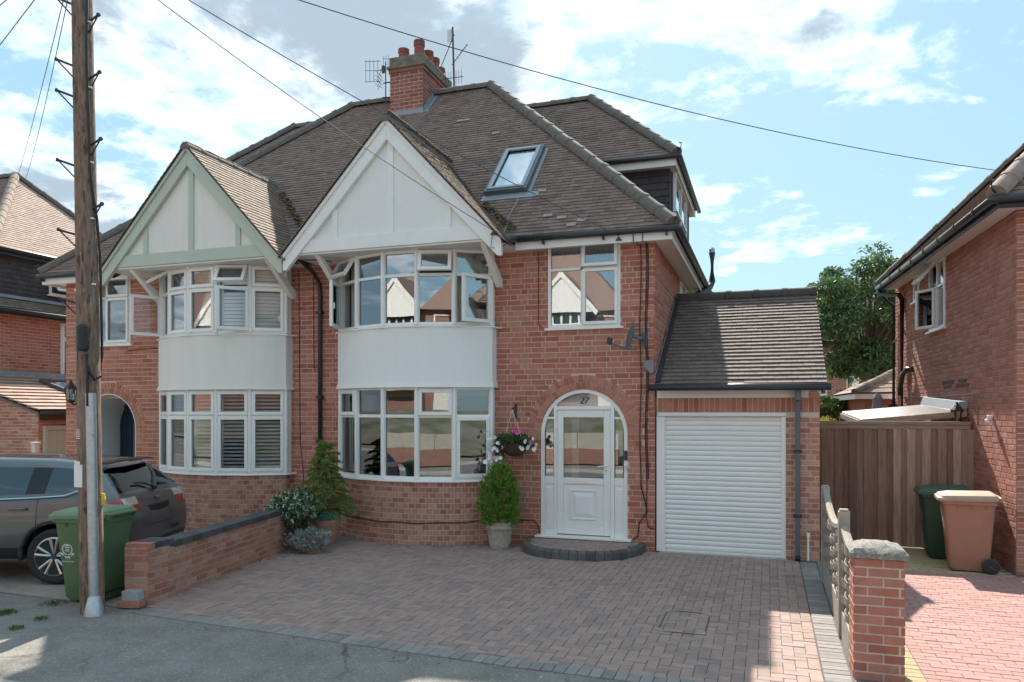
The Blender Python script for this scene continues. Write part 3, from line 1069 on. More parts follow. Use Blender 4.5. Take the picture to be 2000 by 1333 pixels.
# ================================================================== RIGHT PILLAR
pl = thing('brick_pillar', 'square brick gate pillar with a rough weathered stone cap', 'pillar', (.84, 6.8, 0))
brick_face(pl, (.66, 6.62, 0), (1, 0, 0), (0, -1, 0), .36, -.02, .97, m=brick_pillar_m, mort=mortar_pale_m, course=.079, length=.232, phase=-.02)
brick_face(pl, (.66, 6.98, 0), (0, -1, 0), (-1, 0, 0), .36, -.02, .97, m=brick_pillar_m, mort=mortar_pale_m, course=.079, length=.232, phase=.1)
brick_face(pl, (1.02, 6.62, 0), (0, 1, 0), (1, 0, 0), .36, -.02, .97, m=brick_pillar_m, mort=mortar_pale_m, course=.079, length=.232, phase=.1)
part('pillar_core', mortar_pale_m, pl, lambda b: b.box(.668, 1.012, 6.628, 6.972, -.02, .965))
stone_m = mat('weathered_stone', (0.27, 0.25, 0.22), .95, noise=.4, nscale=30, bump=1.0, bscale=70, stain=[((.10, .095, .09), 22, .52, .7), ((.48, .46, .40), 30, .60, .8)])


def cap(b):
    rr = random.Random(3)
    n = 14
    def top(u, v):
        e = min(u, 1 - u, v, 1 - v)
        return (.625 + .43 * u + rr.uniform(-.004, .004), 6.585 + .43 * v + rr.uniform(-.004, .004), 1.03 + .05 * min(1, e * 3.2) + rr.uniform(-.0045, .0045) - (.02 if e < .01 else 0))
    b.grid(top, n, n)
    ring = [i for i in range(n)] + [n + (n + 1) * i for i in range(n)] + [(n + 1) * (n + 1) - 1 - i for i in range(n)] + [(n + 1) * n - (n + 1) * i for i in range(n)]
    base = len(b.V)
    for i in ring:
        v = b.V[i]; b.V.append((v[0] + (.84 - v[0]) * .03, v[1] + (6.8 - v[1]) * .03, .968)); b.T.append(.5)
    m_ = len(ring)
    for k in range(m_):
        b.F.append((ring[k], base + k, base + (k + 1) % m_, ring[(k + 1) % m_])); b.MI.append(0)
    b.F.append(tuple(base + k for k in range(m_))); b.MI.append(0)


part('stone_cap', stone_m, pl, cap, smooth='auto')

# ================================================================== WOVEN SIDE FENCE
wv = thing('woven_fence', 'weathered grey woven fence panels with dipped tops between the two drives', 'fence', (.70, 8.6, 0))
grey_wood_m = mat('weathered_wood', (0.33, 0.285, 0.235), .9, noise=.35, nscale=9, stretch=(6, 6, 1), bump=.6, bscale=40, stain=[((.17, .14, .115), 4, .55, .5)])
post_m = mat('concrete_post', (0.36, 0.325, 0.28), .9, noise=.25, nscale=9, bump=.5)
for y, zt in ((10.22, 1.215), (7.80, 1.215)):
    part('post', post_m, wv, lambda b: (b.box(.635, .735, y - .05, y + .05, -.03, zt - .02), b.box(.645, .725, y - .04, y + .04, zt - .0205, zt)), bevel=.008)


def dip(f, za, zb, sag):
    return za + (zb - za) * f - sag * math.sin(math.pi * f) ** .9


for (ya, yb, za, zb, sag) in ((10.15, 7.87, 1.17, 1.08, .16), (7.73, 6.98, 1.06, .98, .03)):
    L = ya - yb; ns = 16
    b = MB()
    b.sweep([(.685, ya - L * i / ns, dip(i / ns, za, zb, sag)) for i in range(ns + 1)], [(-.035, -.045), (.035, -.045), (.035, .0), (.0, .012), (-.035, .0)])
    b.build('top_rail', grey_wood_m, wv)
    part('gravel_board', post_m, wv, lambda b: b.box(.655, .715, yb, ya, -.03, .27), bevel=.006)
    nv = max(2, round(L / .38))
    for i in range(nv + 1):
        y = ya - L * i / nv
        y = min(ya - .03, max(yb + .03, y))
        part('upright', grey_wood_m, wv, lambda b: b.box(.665, .705, y - .022, y + .022, .27, dip((ya - y) / L, za, zb, sag) - .04))
    rows = 9
    for r_ in range(rows):
        b = MB(); n = nv * 8
        ph = r_ % 2
        top_ = []
        pts = []
        for i in range(n + 1):
            f = i / n; y = ya - .02 - (L - .04) * f
            zmax = dip(f, za, zb, sag) - .05
            z0 = .27 + (zmax - .27) * r_ / rows; z1 = .27 + (zmax - .27) * (r_ + 1) / rows - .006
            dx = .03 * math.cos(math.pi * f * nv + math.pi * ph)
            pts.append((y, z0, z1, .685 + dx))
        v = []
        for y, z0, z1, xx in pts: v += [(xx - .004, y, z0), (xx + .004, y, z0), (xx + .004, y, z1), (xx - .004, y, z1)]
        f_ = []
        for i in range(n):
            for k in range(4): f_.append((i * 4 + k, i * 4 + (k + 1) % 4, (i + 1) * 4 + (k + 1) % 4, (i + 1) * 4 + k))
        b.add(v, f_)
        b.build('woven_slat', grey_wood_m, wv)

# ================================================================== BOARD FENCE BETWEEN THE HOUSES
bf = thing('board_fence', 'tall brown vertical board fence and gate between garage and neighbouring house', 'fence', (1.85, 13.2, 0))
board_m = mat('fence_board', None, .85, tint=[(0.193, 0.109, 0.084), (0.286, 0.164, 0.128), (0.385, 0.234, 0.183), (0.513, 0.342, 0.267), (0.611, 0.440, 0.343)],
              noise=.38, nscale=4, stretch=(9, 9, .6), bump=.5, bscale=30, stain=[((.06, .032, .024), 3.0, .64, .85, .05), ((.44, .34, .27), 1.3, .60, .35)])
rail_m = mat('fence_rail', (0.324, 0.246, 0.186), .85, noise=.3, nscale=5, stretch=(.8, 9, 9), bump=.4, bscale=30)
it = []
x = .73; k = 0
while x < 2.96:
    w = random.choice((.095, .10, .105, .11))
    d = .022 if k % 2 else 0.0
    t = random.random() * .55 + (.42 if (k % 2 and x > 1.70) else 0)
    it.append((frame4(Vector((x + w / 2, 13.2 - d, .935)), Vector((w + (.01 if k % 2 else -.004), 0, 0)), Vector((0, .018, 0)), Vector((0, 0, 1.85 + random.uniform(-.01, .01)))), min(.999, t)))
    x += w; k += 1
pieces('board', it, board_m, bf, template=chamfer_t(.02, .1, .003))
part('rail', rail_m, bf, lambda b: (b.box(.72, 2.94, 13.165, 13.23, 1.862, 1.925), b.box(.72, 2.95, 13.16, 13.24, 1.928, 1.985)), bevel=.006)
part('rail', rail_m, bf, lambda b: (b.box(.72, 2.94, 13.215, 13.26, .4, .48), b.box(.72, 2.94, 13.215, 13.26, 1.4, 1.48)))
part('post', rail_m, bf, lambda b: b.box(2.86, 2.95, 13.215, 13.30, 0, 1.9))
# ================================================================== THE PAIR OF HOUSES
FY = 11.60            # front wall plane
EY, EZ = 11.25, 4.90  # eaves line
SQ = math.sqrt(0.5)
WID = 5.98


def build_house(s, H, barge_m, panel_m, band_m, ga, up_cells, low_cells):
    XA = lambda a: P + s * a
    gm_ = glass_m if s > 0 else glass_clear_m
    inc = lambda pts: pts if s > 0 else pts[::-1]
    # ---- front wall bricks
    ad, rr = 4.855, .705

    def arch(z):
        if z < 1.60: return [(ad - rr, ad + rr)]
        if z < 1.79: return [(ad - .93, ad + .93)]
        h = .93 ** 2 - (z - 1.79) ** 2
        return [(ad - math.sqrt(h), ad + math.sqrt(h))] if h > 0 else []
    soot = None
    brick_face(H, (P, FY, 0), (s, 0, 0), (0, -1, 0), WID, -.03, 4.82, holes=[(BAY_A - 1.40, BAY_A + 1.40, -1, 2.64), (BAY_A - 1.40, BAY_A + 1.40, 3.32, 9), (4.28, 5.45, 3.44, 9)], fns=[arch],
               m=brick_m, mort=mortar_m, bond='garden' if s > 0 else 'stretcher', limit=300)
    # ---- arch ring of brick on edge
    it, b = [], MB()
    for ri, (r0, r1) in enumerate(((rr, .812), (.82, .928))):
        n = 29 if ri == 0 else 34
        for k in range(n):
            an = math.pi * (k + .5) / n
            c = Vector((XA(ad + (r0 + r1) / 2 * math.cos(an)), FY, 1.79 + (r0 + r1) / 2 * math.sin(an)))
            tg = Vector((-s * math.sin(an), 0, math.cos(an))); rd = Vector((s * math.cos(an), 0, math.sin(an)))
            it.append((frame4(c + Vector((0, .008, 0)), tg * (math.pi * (r0 + r1) / 2 / n - .011), rd * (r1 - r0), Vector((0, -.032, 0))), random.random()))
        for sd in (-1, 1):
            for k in range(2):
                c = Vector((XA(ad + sd * (r0 + r1) / 2), FY, 1.79 - .047 - k * .095))
                it.append((frame4(c + Vector((0, .008, 0)), Vector((0, 0, .083)), Vector((r1 - r0, 0, 0)), Vector((0, -.032, 0))), random.random()))
    n = 40
    for k in range(n):
        a0, a1 = math.pi * k / n, math.pi * (k + 1) / n
        q = lambda r, a_: (XA(ad + r * math.cos(a_)), FY + .003, 1.79 + r * math.sin(a_))
        b.poly([q(rr, a0), q(1.07, a0), q(1.07, a1), q(rr, a1)])
    for sd in (-1, 1):
        xs = (XA(ad + sd * rr), XA(ad + sd * .93))
        b.poly([(xs[0], FY + .001, 1.595), (xs[1], FY + .001, 1.595), (xs[1], FY + .001, 1.79), (xs[0], FY + .001, 1.79)])
    w = b.build('arch', mortar_m, H)
    pieces('arch_brick', it, arch_m, w, template=BRICK_T)
    # ---- other outside walls
    xo = XA(WID)
    if s > 0:
        brick_face(H, (xo, FY, 0), (0, 1, 0), (1, 0, 0), 8.3, 2.1, 4.82, holes=[(3.35, 4.95, 3.85, 4.74)], m=brick_m, mort=mortar_m, limit=120, wall_name='side_wall')
        part('side_wall', mortar_m, H, lambda b: b.box(xo - .3, xo - .012, FY + .012, 19.9, -.05, 2.1))
        window(H, (xo, FY + 3.35, 3.86), (0, 1, 0), (1, 0, 0), 1.6, .86, [(0, .8, 0, .86, 'sash'), (.8, 1.6, 0, .86, 'sash')])
    else:
        brick_face(H, (xo, 19.9, 0), (0, -1, 0), (-1, 0, 0), 8.3, -.03, 4.82, m=brick_m, mort=mortar_m, limit=0, wall_name='side_wall')
    part('rear_wall', brick_bay_m, H, lambda b: b.box(min(P, xo) + .02, max(P, xo) - .02, 19.7, 19.9, -.05, 4.85))
    # ---- inside
    def bay_slab(b, z0, z1):
        pts_ = [(XA(BAY_A + (BAY_R - .16) * math.sin(R(q))), BAY_CY - (BAY_R - .16) * math.cos(R(q)), z0) for q in range(-38, 39, 4)] + [(XA(BAY_A + 1.27), 11.76, z0), (XA(BAY_A - 1.27), 11.76, z0)]
        b.prism(pts_, (0, 0, z1 - z0))

    def rooms(b):
        x0, x1 = min(P, xo) + .05, max(P, xo) - .32
        b.box(x0, x1, 14.8, 14.9, 0, 4.85)
        b.box(x0, x1, 11.75, 14.8, 2.40, 2.62)
        b.box(x0, x1, 11.75, 14.8, 4.84, 4.86)
        b.box(x0, x1, 11.75, 14.8, -.02, .0)
        xm = XA(3.75)
        b.box(xm - .05, xm + .05, 11.75, 14.8, 0, 4.84)
        bx0, bx1 = min(XA(.60), XA(3.33)), max(XA(.60), XA(3.33))
        bay_slab(b, 2.56, 2.66)
        bay_slab(b, 4.752, 4.77)
    part('room_lining', interior_m, H, rooms)
    # ---- first-floor window over the door
    wx = inc([XA(4.28), XA(5.45)])[0]
    if s > 0:
        cells = [(0, .56, 0, .93, 'fixed'), (0, .56, .93, 1.36, 'fixed'), (.56, 1.17, 0, .93, 'sash'), (.56, 1.17, .93, 1.36, 'top', .10)]
    else:
        cells = [(0, .56, 0, .93, 'fixed'), (0, .56, .93, 1.36, 'top', .75), (.56, 1.17, 0, .93, 'sash'), (.56, 1.17, .93, 1.36, 'sash')]
    window(H, (wx, FY, 3.47), (1, 0, 0), (0, -1, 0), 1.17, 1.34, cells, recess=.04, sill_d=.07, gm=gm_)
    part('net_curtain', net_m, H, lambda b: b.grid(lambda u, v: (wx + .04 + 1.09 * u, FY + .22 + .012 * math.sin(u * 60), 3.5 + 1.3 * v), 90, 1))

    # ---- bay: brick base
    it, b = [], MB()
    rows = 12; ch = 1.03 / rows
    RB = BAY_R - .012
    hw = RB * math.sin(R(40))
    yr = BAY_CY - RB * math.cos(R(40))
    def base_pt(sv):
        """distance along the bay outline from its left wall end -> point, tangent, normal (in a, Y)"""
        ret = FY - yr; arc = RB * R(80)
        if sv < ret: return Vector((BAY_A - hw, FY - sv, 0)), Vector((0, -1, 0)), Vector((-1, 0, 0))
        if sv < ret + arc:
            ph = R(-40) + (sv - ret) / RB
            return Vector((BAY_A + RB * math.sin(ph), BAY_CY - RB * math.cos(ph), 0)), Vector((math.cos(ph), math.sin(ph), 0)), Vector((math.sin(ph), -math.cos(ph), 0))
        q = sv - ret - arc
        return Vector((BAY_A + hw, yr + q, 0)), Vector((0, 1, 0)), Vector((1, 0, 0))
    total = 2 * (FY - yr) + RB * R(80)
    tw = lambda v: Vector((P + s * v.x, v.y, v.z))
    td = lambda v: Vector((s * v.x, v.y, v.z))
    for r_ in range(rows):
        zm = -.02 + (r_ + .5) * ch
        n = round(total / .117); sh = .5 * (r_ % 2)
        for k in range(n):
            sv = (k + .5 + sh) * total / n
            if sv > total - .04: continue
            p, t, nn = base_pt(sv)
            it.append((frame4(tw(p) + Vector((0, 0, zm)) + td(nn) * (-.009 + random.uniform(-.001, .002)), td(t) * (total / n - .011), Vector((0, 0, ch - .011)), td(nn) * .03), random.random()))
    nseg = 40
    for k in range(nseg):
        p0, _, n0 = base_pt(total * k / nseg); p1, _, n1 = base_pt(min(total, total * (k + 1) / nseg))
        a0, a1 = tw(p0), tw(p1)
        b.poly([a0 + Vector((0, 0, -.03)), a1 + Vector((0, 0, -.03)), a1 + Vector((0, 0, 1.01)), a0 + Vector((0, 0, 1.01))])
    w = b.build('bay_base', mortar_pale_m if s > 0 else mortar_m, H)
    pieces('bay_brick', it, brick_bay_m, w, template=BRICK_T, limit=300)

    # ---- bay outline for joinery
    def outline(Rr, facets=5, side=0.0, ys=FY + .05):
        hw_ = Rr * math.sin(R(40)); pts = [(BAY_A - hw_ - side, ys)]
        for k in range(facets + 1):
            ph = R(-40 + 80 * k / facets); pts.append((BAY_A + Rr * math.sin(ph), BAY_CY - Rr * math.cos(ph)))
        pts.append((BAY_A + hw_ + side, ys))
        return inc([(XA(a), y) for a, y in pts])
    # rendered band between the bay windows
    b = MB()
    b.sweep([(x, y, 2.53) for x, y in outline(BAY_R + .012, 24)], [(-.08, 0.0), (.035, 0.0), (.022, .035), (.0, .11), (0, .98), (-.08, .98)])
    b.build('bay_band', band_m, H, smooth='auto')
    for nm, z0, z1, tr, cl in (('bay_window', 1.045, 2.535, 1.02, low_cells), ('bay_window', 3.535, 4.745, .81, up_cells)):
        pts = outline(BAY_R - .03)
        h = z1 - z0
        b = MB()
        fac = []
        for k in range(1, 6):
            A, B = Vector((*pts[k], z0)), Vector((*pts[k + 1], z0)); U = (B - A).normalized(); Nn = Vector((U.y, -U.x, 0)); w_ = (B - A).length
            fac.append((A, U, Nn, w_))
            W = Vector((0, 0, 1))
            rect_frame(b, A - Nn * .07, U, W, w_, h, .045, 0, .07, Nn)
            b.obox(A - Nn * .068 + U * .045 + W * (tr - .025), U * (w_ - .09), W * .05, Nn * .066)
        # corner posts and side returns
        for k in range(1, 7):
            b.lathe([(.036, z0 + .001), (.036, z1 - .001)], (pts[k][0], pts[k][1], 0), 10)
        for i0, i1 in ((0, 1), (6, 7)):
            A, B = Vector((*pts[i0], z0)), Vector((*pts[i1], z0)); U = (B - A).normalized(); Nn = Vector((U.y, -U.x, 0))
            b.obox(A - Nn * .06 + Vector((0, 0, .002)), U * (B - A).length, (0, 0, h - .004), Nn * .06)
        fr = b.build(nm, upvc_m, H, bevel=.004)
        for (A, U, Nn, w_), (lo, hi) in zip(fac, cl):
            W = Vector((0, 0, 1)); Ai = A - Nn * .045
            gm_ = glass_clear_m if s < 0 else (glass_low_m if z0 < 2 else glass_m)
            for (zz0, zz1, kd) in ((.045, tr - .025, lo), (tr + .025, h - .045, hi)):
                kind, ang = kd if isinstance(kd, tuple) else (kd, 0)
                if kind == 'fixed': pane(fr, Ai + U * .045 + W * zz0 + Nn * .01, U, W, w_ - .09, zz1 - zz0, Nn, gm_)
                else: casement(fr, Ai + U * .033 + W * (zz0 - .012) + Nn * .015, U, W, w_ - .066, zz1 - zz0 + .024, Nn, fw=.058, mode=None if kind == 'sash' else kind, ang=ang, handle=kind in ('left', 'right'), gm=gm_)
        sp = outline(BAY_R - .03, side=.05)
        part('sill', upvc_m, fr, lambda b: b.sweep([(x, y, z0 - .04) for x, y in sp], [(-.12, 0), (.075, 0), (.075, .022), (.0, .04), (-.12, .04)]), bevel=.004)
        # inside dressing
        if s < 0:
            closed = z0 > 2
            for (A, U, Nn, w_) in fac:
                shf = MB(); A2 = A - Nn * .115
                rect_frame(shf, A2 + U * .05 + Vector((0, 0, .05)), U, Vector((0, 0, 1)), w_ - .10, h - .1, .035, 0, .02, Nn)
                shf.obox(A2 + U * .085 + Vector((0, 0, tr - .02)), U * (w_ - .17), (0, 0, .04), Nn * .02)
                sh = shf.build('shutter', blind_m, H)
                me = None; zz = .11
                while zz < h - .09:
                    if abs(zz - tr) > .05:
                        if me is None:
                            sb = MB(); tl = R(74 if closed else 24)
                            c = A2 + U * (w_ / 2)
                            v1 = Nn * math.cos(tl) * .062 + Vector((0, 0, -math.sin(tl) * .062)); v2 = v1.cross(U).normalized() * .007
                            sb.obox(-U * (w_ / 2 - .088) - v1 / 2 - v2 / 2, U * (w_ - .176), v1, v2)
                            me = sb.mesh('slat'); me.materials.append(blind_m)
                        o = bpy.data.objects.new('slat', me); col.objects.link(o); o.parent = sh
                        o.location = A2 + U * (w_ / 2) + Vector((0, 0, zz)) + Nn * .01 - parent_off(H)
                    zz += .066
        elif z0 > 2:
            for fi, side in ((4, 1), (0, -1)):
                A, U, Nn, w_ = fac[fi]
                def cur(b):
                    def f(u, v):
                        pinch = 1 - .45 * math.exp(-((v - .38) / .16) ** 2) * (1 if side > 0 else .2)
                        q = A - Nn * (.20 + .025 * math.sin(u * 44)) + U * (w_ * (.04 + .9 * u * pinch)) + Vector((0, 0, .02 + (h - .06) * v))
                        return q
                    b.grid(f, 60, 10)
                part('curtain', curtain_m if side > 0 else net_m, H, cur, smooth=True)

    # ---- gable over the bay
    a0, a1 = ga; ac = (a0 + a1) / 2; hs = (a1 - a0) / 2
    TS = 1.063
    zt = 6.80
    G0, G1 = 10.70, 10.735
    zf = zt - TS * hs
    xz = lambda a, z, y: (XA(a), y, z)
    part('gable_panel', panel_m, H, lambda b: b.prism([xz(a0 + .02, 4.80, G1), xz(a1 - .02, 4.80, G1), xz(ac, zt - .05, G1)], (0, .04, 0)))
    def barge(b, sd):
        ae = ac + sd * (hs + .04); ze = zt - TS * (hs + .04)
        b.prism([xz(ac, zt, G0 - .045), xz(ae, ze, G0 - .045), xz(ae, ze - .24, G0 - .045), xz(ae - sd * .06, ze - .24, G0 - .045), xz(ac, zt - .325, G0 - .045)], (0, .075, 0))
        b.prism([xz(ac, zt + .012, G0 - .075), xz(ae + sd * .01, ze, G0 - .075), xz(ae + sd * .01, ze - .08, G0 - .075), xz(ac, zt - .07, G0 - .075)], (0, .0285, 0))
    for sd in (-1, 1):
        part('barge_board', barge_m, H, lambda b: barge(b, sd), bevel=.004)
    part('tie_beam', barge_m, H, lambda b: b.prism([xz(a0 + .16, 4.775, G0 - .01), xz(a1 - .16, 4.775, G0 - .01), xz(a1 - .33, 4.985, G0 - .01), xz(a0 + .33, 4.985, G0 - .01)], (0, .045, 0)), bevel=.004)
    for off, ww in ((-.98, .10), (.04, .11), (1.04, .10)):
        zz = zt - TS * abs(off) - .30
        part('stud', barge_m, H, lambda b: b.box(XA(ac + s * off) - ww / 2, XA(ac + s * off) + ww / 2, G0 + .008, G1 + .002, 4.985, zz), bevel=.004)
    for sd in (-1, 1):
        part('purlin_end', barge_m, H, lambda b: b.box(XA(ac + sd * 1.45) - .06, XA(ac + sd * 1.45) + .06, G0 - .03, G1 + .002, 5.0, 5.12), bevel=.004)
    part('gable_soffit', white_m, H, lambda b: b.box(min(XA(a0 + .05), XA(a1 + .05)), max(XA(a0 + .05), XA(a1 + .05)), G0 + .02, FY + .1, 4.745, 4.772))
    for ab in (.50, 3.46):
        x = XA(ab)
        part('bracket', white_m, H, lambda b: b.prism([(x - .045, 10.78, 4.745), (x - .045, 10.90, 4.745), (x - .045, FY + .01, 4.30), (x - .045, FY + .01, 4.16), (x - .045, FY - .10, 4.17)], (.09, 0, 0)), bevel=.006)
    # gable roof slopes
    for sd in (-1, 1):
        he = hs + .10
        ze = zt + .03 - TS * he
        L = math.hypot(he, TS * he)
        V = Vector((-s * sd * he, 0, TS * he)) / L
        tile_slope(H, (XA(ac + sd * he), 0, ze), (0, 1, 0), V, [(10.60, 0), (ze + 6.35, 0), (zt + .03 + 6.35, L), (10.60, L)], tile_gable_m if True else tile_m, limit=150 if sd * s > 0 else 20)
    ridge_line(H, (XA(ac), 10.60, zt - .03), (XA(ac), 13.15, zt - .03), r=.10)

    # ---- main roof
    apex_a, apY, apZ = 1.76, 15.75, 9.40
    ea = WID + .34
    sk = [(3.74 - .05, 4.52, .0, 0)] if False else []
    vm = (apY - EY) / SQ
    vv = zt + .03 + 6.35
    poly = [(a1 - .30, 0), (ea, 0), (apex_a, vm), (0, vm), (0, 0), (a0 + .36, 0), (ac, (vv - EY) / SQ - .40)]
    pol = [(s * u, v) for u, v in poly]
    holes = [(2.96 - .0, 3.74, 1.30, 2.95)] if s > 0 else []
    def odd(t, u, v):
        return t
    tile_slope(H, (P, EY, EZ), (1, 0, 0), (0, SQ, SQ), pol, tile_m, limit=300, holes=[(h0, h1, v0, v1) for h0, h1, v0, v1 in holes])
    # hip side and rear slopes
    part('roof', deck_m, H, lambda b: (b.poly([(XA(ea), EY, EZ - .01), (XA(ea), 20.25, EZ - .01), (XA(apex_a), apY, apZ - .01)]),
                                     b.poly([(XA(ea), 20.25, EZ), (P, 20.25, EZ), (P, apY, apZ - .01), (XA(apex_a), apY, apZ - .01)])))
    ridge_line(H, (XA(ea - .03), EY + .03, EZ + .02), (XA(apex_a), apY, apZ + .02), r=.12, seg=.46)
    ridge_line(H, (XA(apex_a), apY, apZ + .0), (P + s * .42, apY, apZ + .0), r=.12, seg=.45)
    # ---- eaves
    part('fascia', white_m, H, lambda b: b.box(min(XA(a1 + .05), XA(ea - .05)), max(XA(a1 + .05), XA(ea - .05)), EY + .045, EY + .065, 4.70, 4.885))
    part('soffit', white_m, H, lambda b: b.box(min(XA(a1 + .05), XA(ea - .06)), max(XA(a1 + .05), XA(ea - .06)), EY + .067, FY + .02, 4.745, 4.757))
    part('fascia', white_m, H, lambda b: b.box(min(XA(ea - .065), XA(ea - .045)), max(XA(ea - .065), XA(ea - .045)), EY + .07, 20.1, 4.70, 4.885))
    part('soffit', white_m, H, lambda b: b.box(min(XA(WID - .02), XA(ea - .067)), max(XA(WID - .02), XA(ea - .067)), FY + .025, 20.1, 4.747, 4.759))
    part('gutter', gutter_m, H, lambda b: b.tube([(XA(a1 + .05), EY - .01, 4.86), (XA(ea), EY - .01, 4.855), (XA(ea + .05), EY + .05, 4.855), (XA(ea + .05), 20.0, 4.855)], .052, 10), smooth=True)
    part('gutter', gutter_m, H, lambda b: b.tube([(XA(a1 + .06), 10.72, 4.74), (XA(a1 + .09), EY - .06, 4.85)], .045, 8), smooth=True)
    for k in range(3):
        part('gutter_bracket', black_m, H, lambda b: b.box(XA(4.3 + k * .95) - .012, XA(4.3 + k * .95) + .012, EY - .066, EY + .05, 4.755, 4.80))
    # ---- side dormer
    dz = 6.98 if s > 0 else 7.30
    dxf = WID - .14
    rs = lambda z: ea - (z - EZ)                # a of the side slope at height z
    y0d, y1d = 14.65, 18.3
    pol = [(s * (dxf), dz - .02), (s * rs(dz), dz - .02), (s * dxf, EZ + ea - dxf)]
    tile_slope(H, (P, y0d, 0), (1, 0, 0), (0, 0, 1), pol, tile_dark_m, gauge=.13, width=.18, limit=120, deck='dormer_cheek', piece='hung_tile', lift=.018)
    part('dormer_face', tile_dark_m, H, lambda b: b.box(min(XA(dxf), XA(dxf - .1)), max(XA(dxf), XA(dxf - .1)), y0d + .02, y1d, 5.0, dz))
    if s > 0:
        window(H, (XA(dxf), 14.88, 5.50), (0, 1, 0), (1, 0, 0), 2.1, 1.32, [(0, 1.05, 0, .62, 'fixed'), (0, 1.05, .62, 1.32, 'fixed'), (1.05, 2.1, 0, .62, 'fixed'), (1.05, 2.1, .62, 1.32, 'fixed')], recess=-.02, sill=False, name='dormer_window')
        part('net_curtain', net_m, H, lambda b: b.box(XA(dxf) - .09, XA(dxf) - .08, 14.9, 16.9, 5.5, 6.8))
    de, dyE = dxf + .16, y0d - .30
    rise = (y1d + .3 - dyE) / 2
    zr = dz + rise
    pol = [(s * rs(dz), 0), (s * de, 0), (s * (de - rise), rise / SQ), (s * rs(zr), rise / SQ)]
    tile_slope(H, (P, dyE, dz), (1, 0, 0), (0, SQ, SQ), pol, tile_m, limit=160, deck='dormer_roof')
    part('dormer_roof', deck_m, H, lambda b: (b.poly([(XA(de), dyE, dz - .01), (XA(de), dyE + 2 * rise, dz - .01), (XA(de - rise), dyE + rise, zr - .01)]),
                                             b.poly([(XA(de), dyE + 2 * rise, dz), (XA(rs(dz)), dyE + 2 * rise, dz), (XA(rs(zr)), dyE + rise, zr - .01), (XA(de - rise), dyE + rise, zr - .01)])))
    ridge_line(H, (XA(de), dyE, dz + .02), (XA(de - rise), dyE + rise, zr + .02), r=.11)
    ridge_line(H, (XA(de - rise), dyE + rise, zr), (XA(rs(zr) - .05), dyE + rise, zr), r=.11)
    part('dormer_fascia', white_m, H, lambda b: (b.box(min(XA(rs(dz) + .05), XA(de - .03)), max(XA(rs(dz) + .05), XA(de - .03)), dyE + .03, dyE + .055, dz - .20, dz - .02),
                                                 b.box(min(XA(de - .05), XA(de - .03)), max(XA(de - .05), XA(de - .03)), dyE + .06, y1d + .2, dz - .18, dz - .02),
                                                 b.box(min(XA(rs(dz) + .05), XA(de - .06)), max(XA(rs(dz) + .05), XA(de - .06)), dyE + .06, y1d + .2, dz - .17, dz - .155)))
    part('dormer_gutter', gutter_m, H, lambda b: b.tube([(XA(rs(dz) + .35), dyE - .03, dz - .03), (XA(de + .02), dyE - .03, dz - .035), (XA(de + .05), dyE + .02, dz - .035), (XA(de + .05), y1d + .25, dz - .035)], .05, 10), smooth=True)
    part('hip_iron', iron_m, H, lambda b: b.tube([(XA(de + .02), dyE - .02, dz + .06), (XA(de + .08), dyE - .07, dz + .10), (XA(de + .09), dyE - .08, dz + .17), (XA(de + .05), dyE - .05, dz + .19)], .012, 6))
    part('hip_iron', iron_m, H, lambda b: b.tube([(XA(ea - .03), EY + .03, EZ + .06), (XA(ea + .03), EY - .03, EZ + .09), (XA(ea + .04), EY - .04, EZ + .17), (XA(ea), EY, EZ + .19)], .014, 6))


UP_R = [(('left', .72), ('top', .55)), ('fixed', 'fixed'), ('fixed', 'fixed'), ('fixed', ('top', .32)), (('right', .42), 'fixed')]
LO_R = [('fixed', 'sash'), ('fixed', 'fixed'), ('fixed', 'fixed'), ('fixed', 'sash'), ('sash', 'fixed')]
UP_L = [(('left', 1.55), ('top', 1.0)), ('sash', 'sash'), ('sash', 'sash'), (('right', .55), ('top', .55)), ('sash', 'sash')]
LO_L = [('sash', 'sash')] * 5

HR = thing('semi_detached_house', 'right-hand brick house with white gable, white bay and arched white door numbered 27', 'house', (P + 3, FY, 0))
build_house(1, HR, white_m, render_white_m, render_white_m, (-.03, 3.77), UP_R, LO_R)
HL = thing('semi_detached_house', 'left-hand red brick house with sage green gable boards, cream bay and shuttered windows', 'house', (P - 3, FY, 0))
build_house(-1, HL, sage_m, render_cream_m, render_cream_m, (.13, 4.0), UP_L, LO_L)

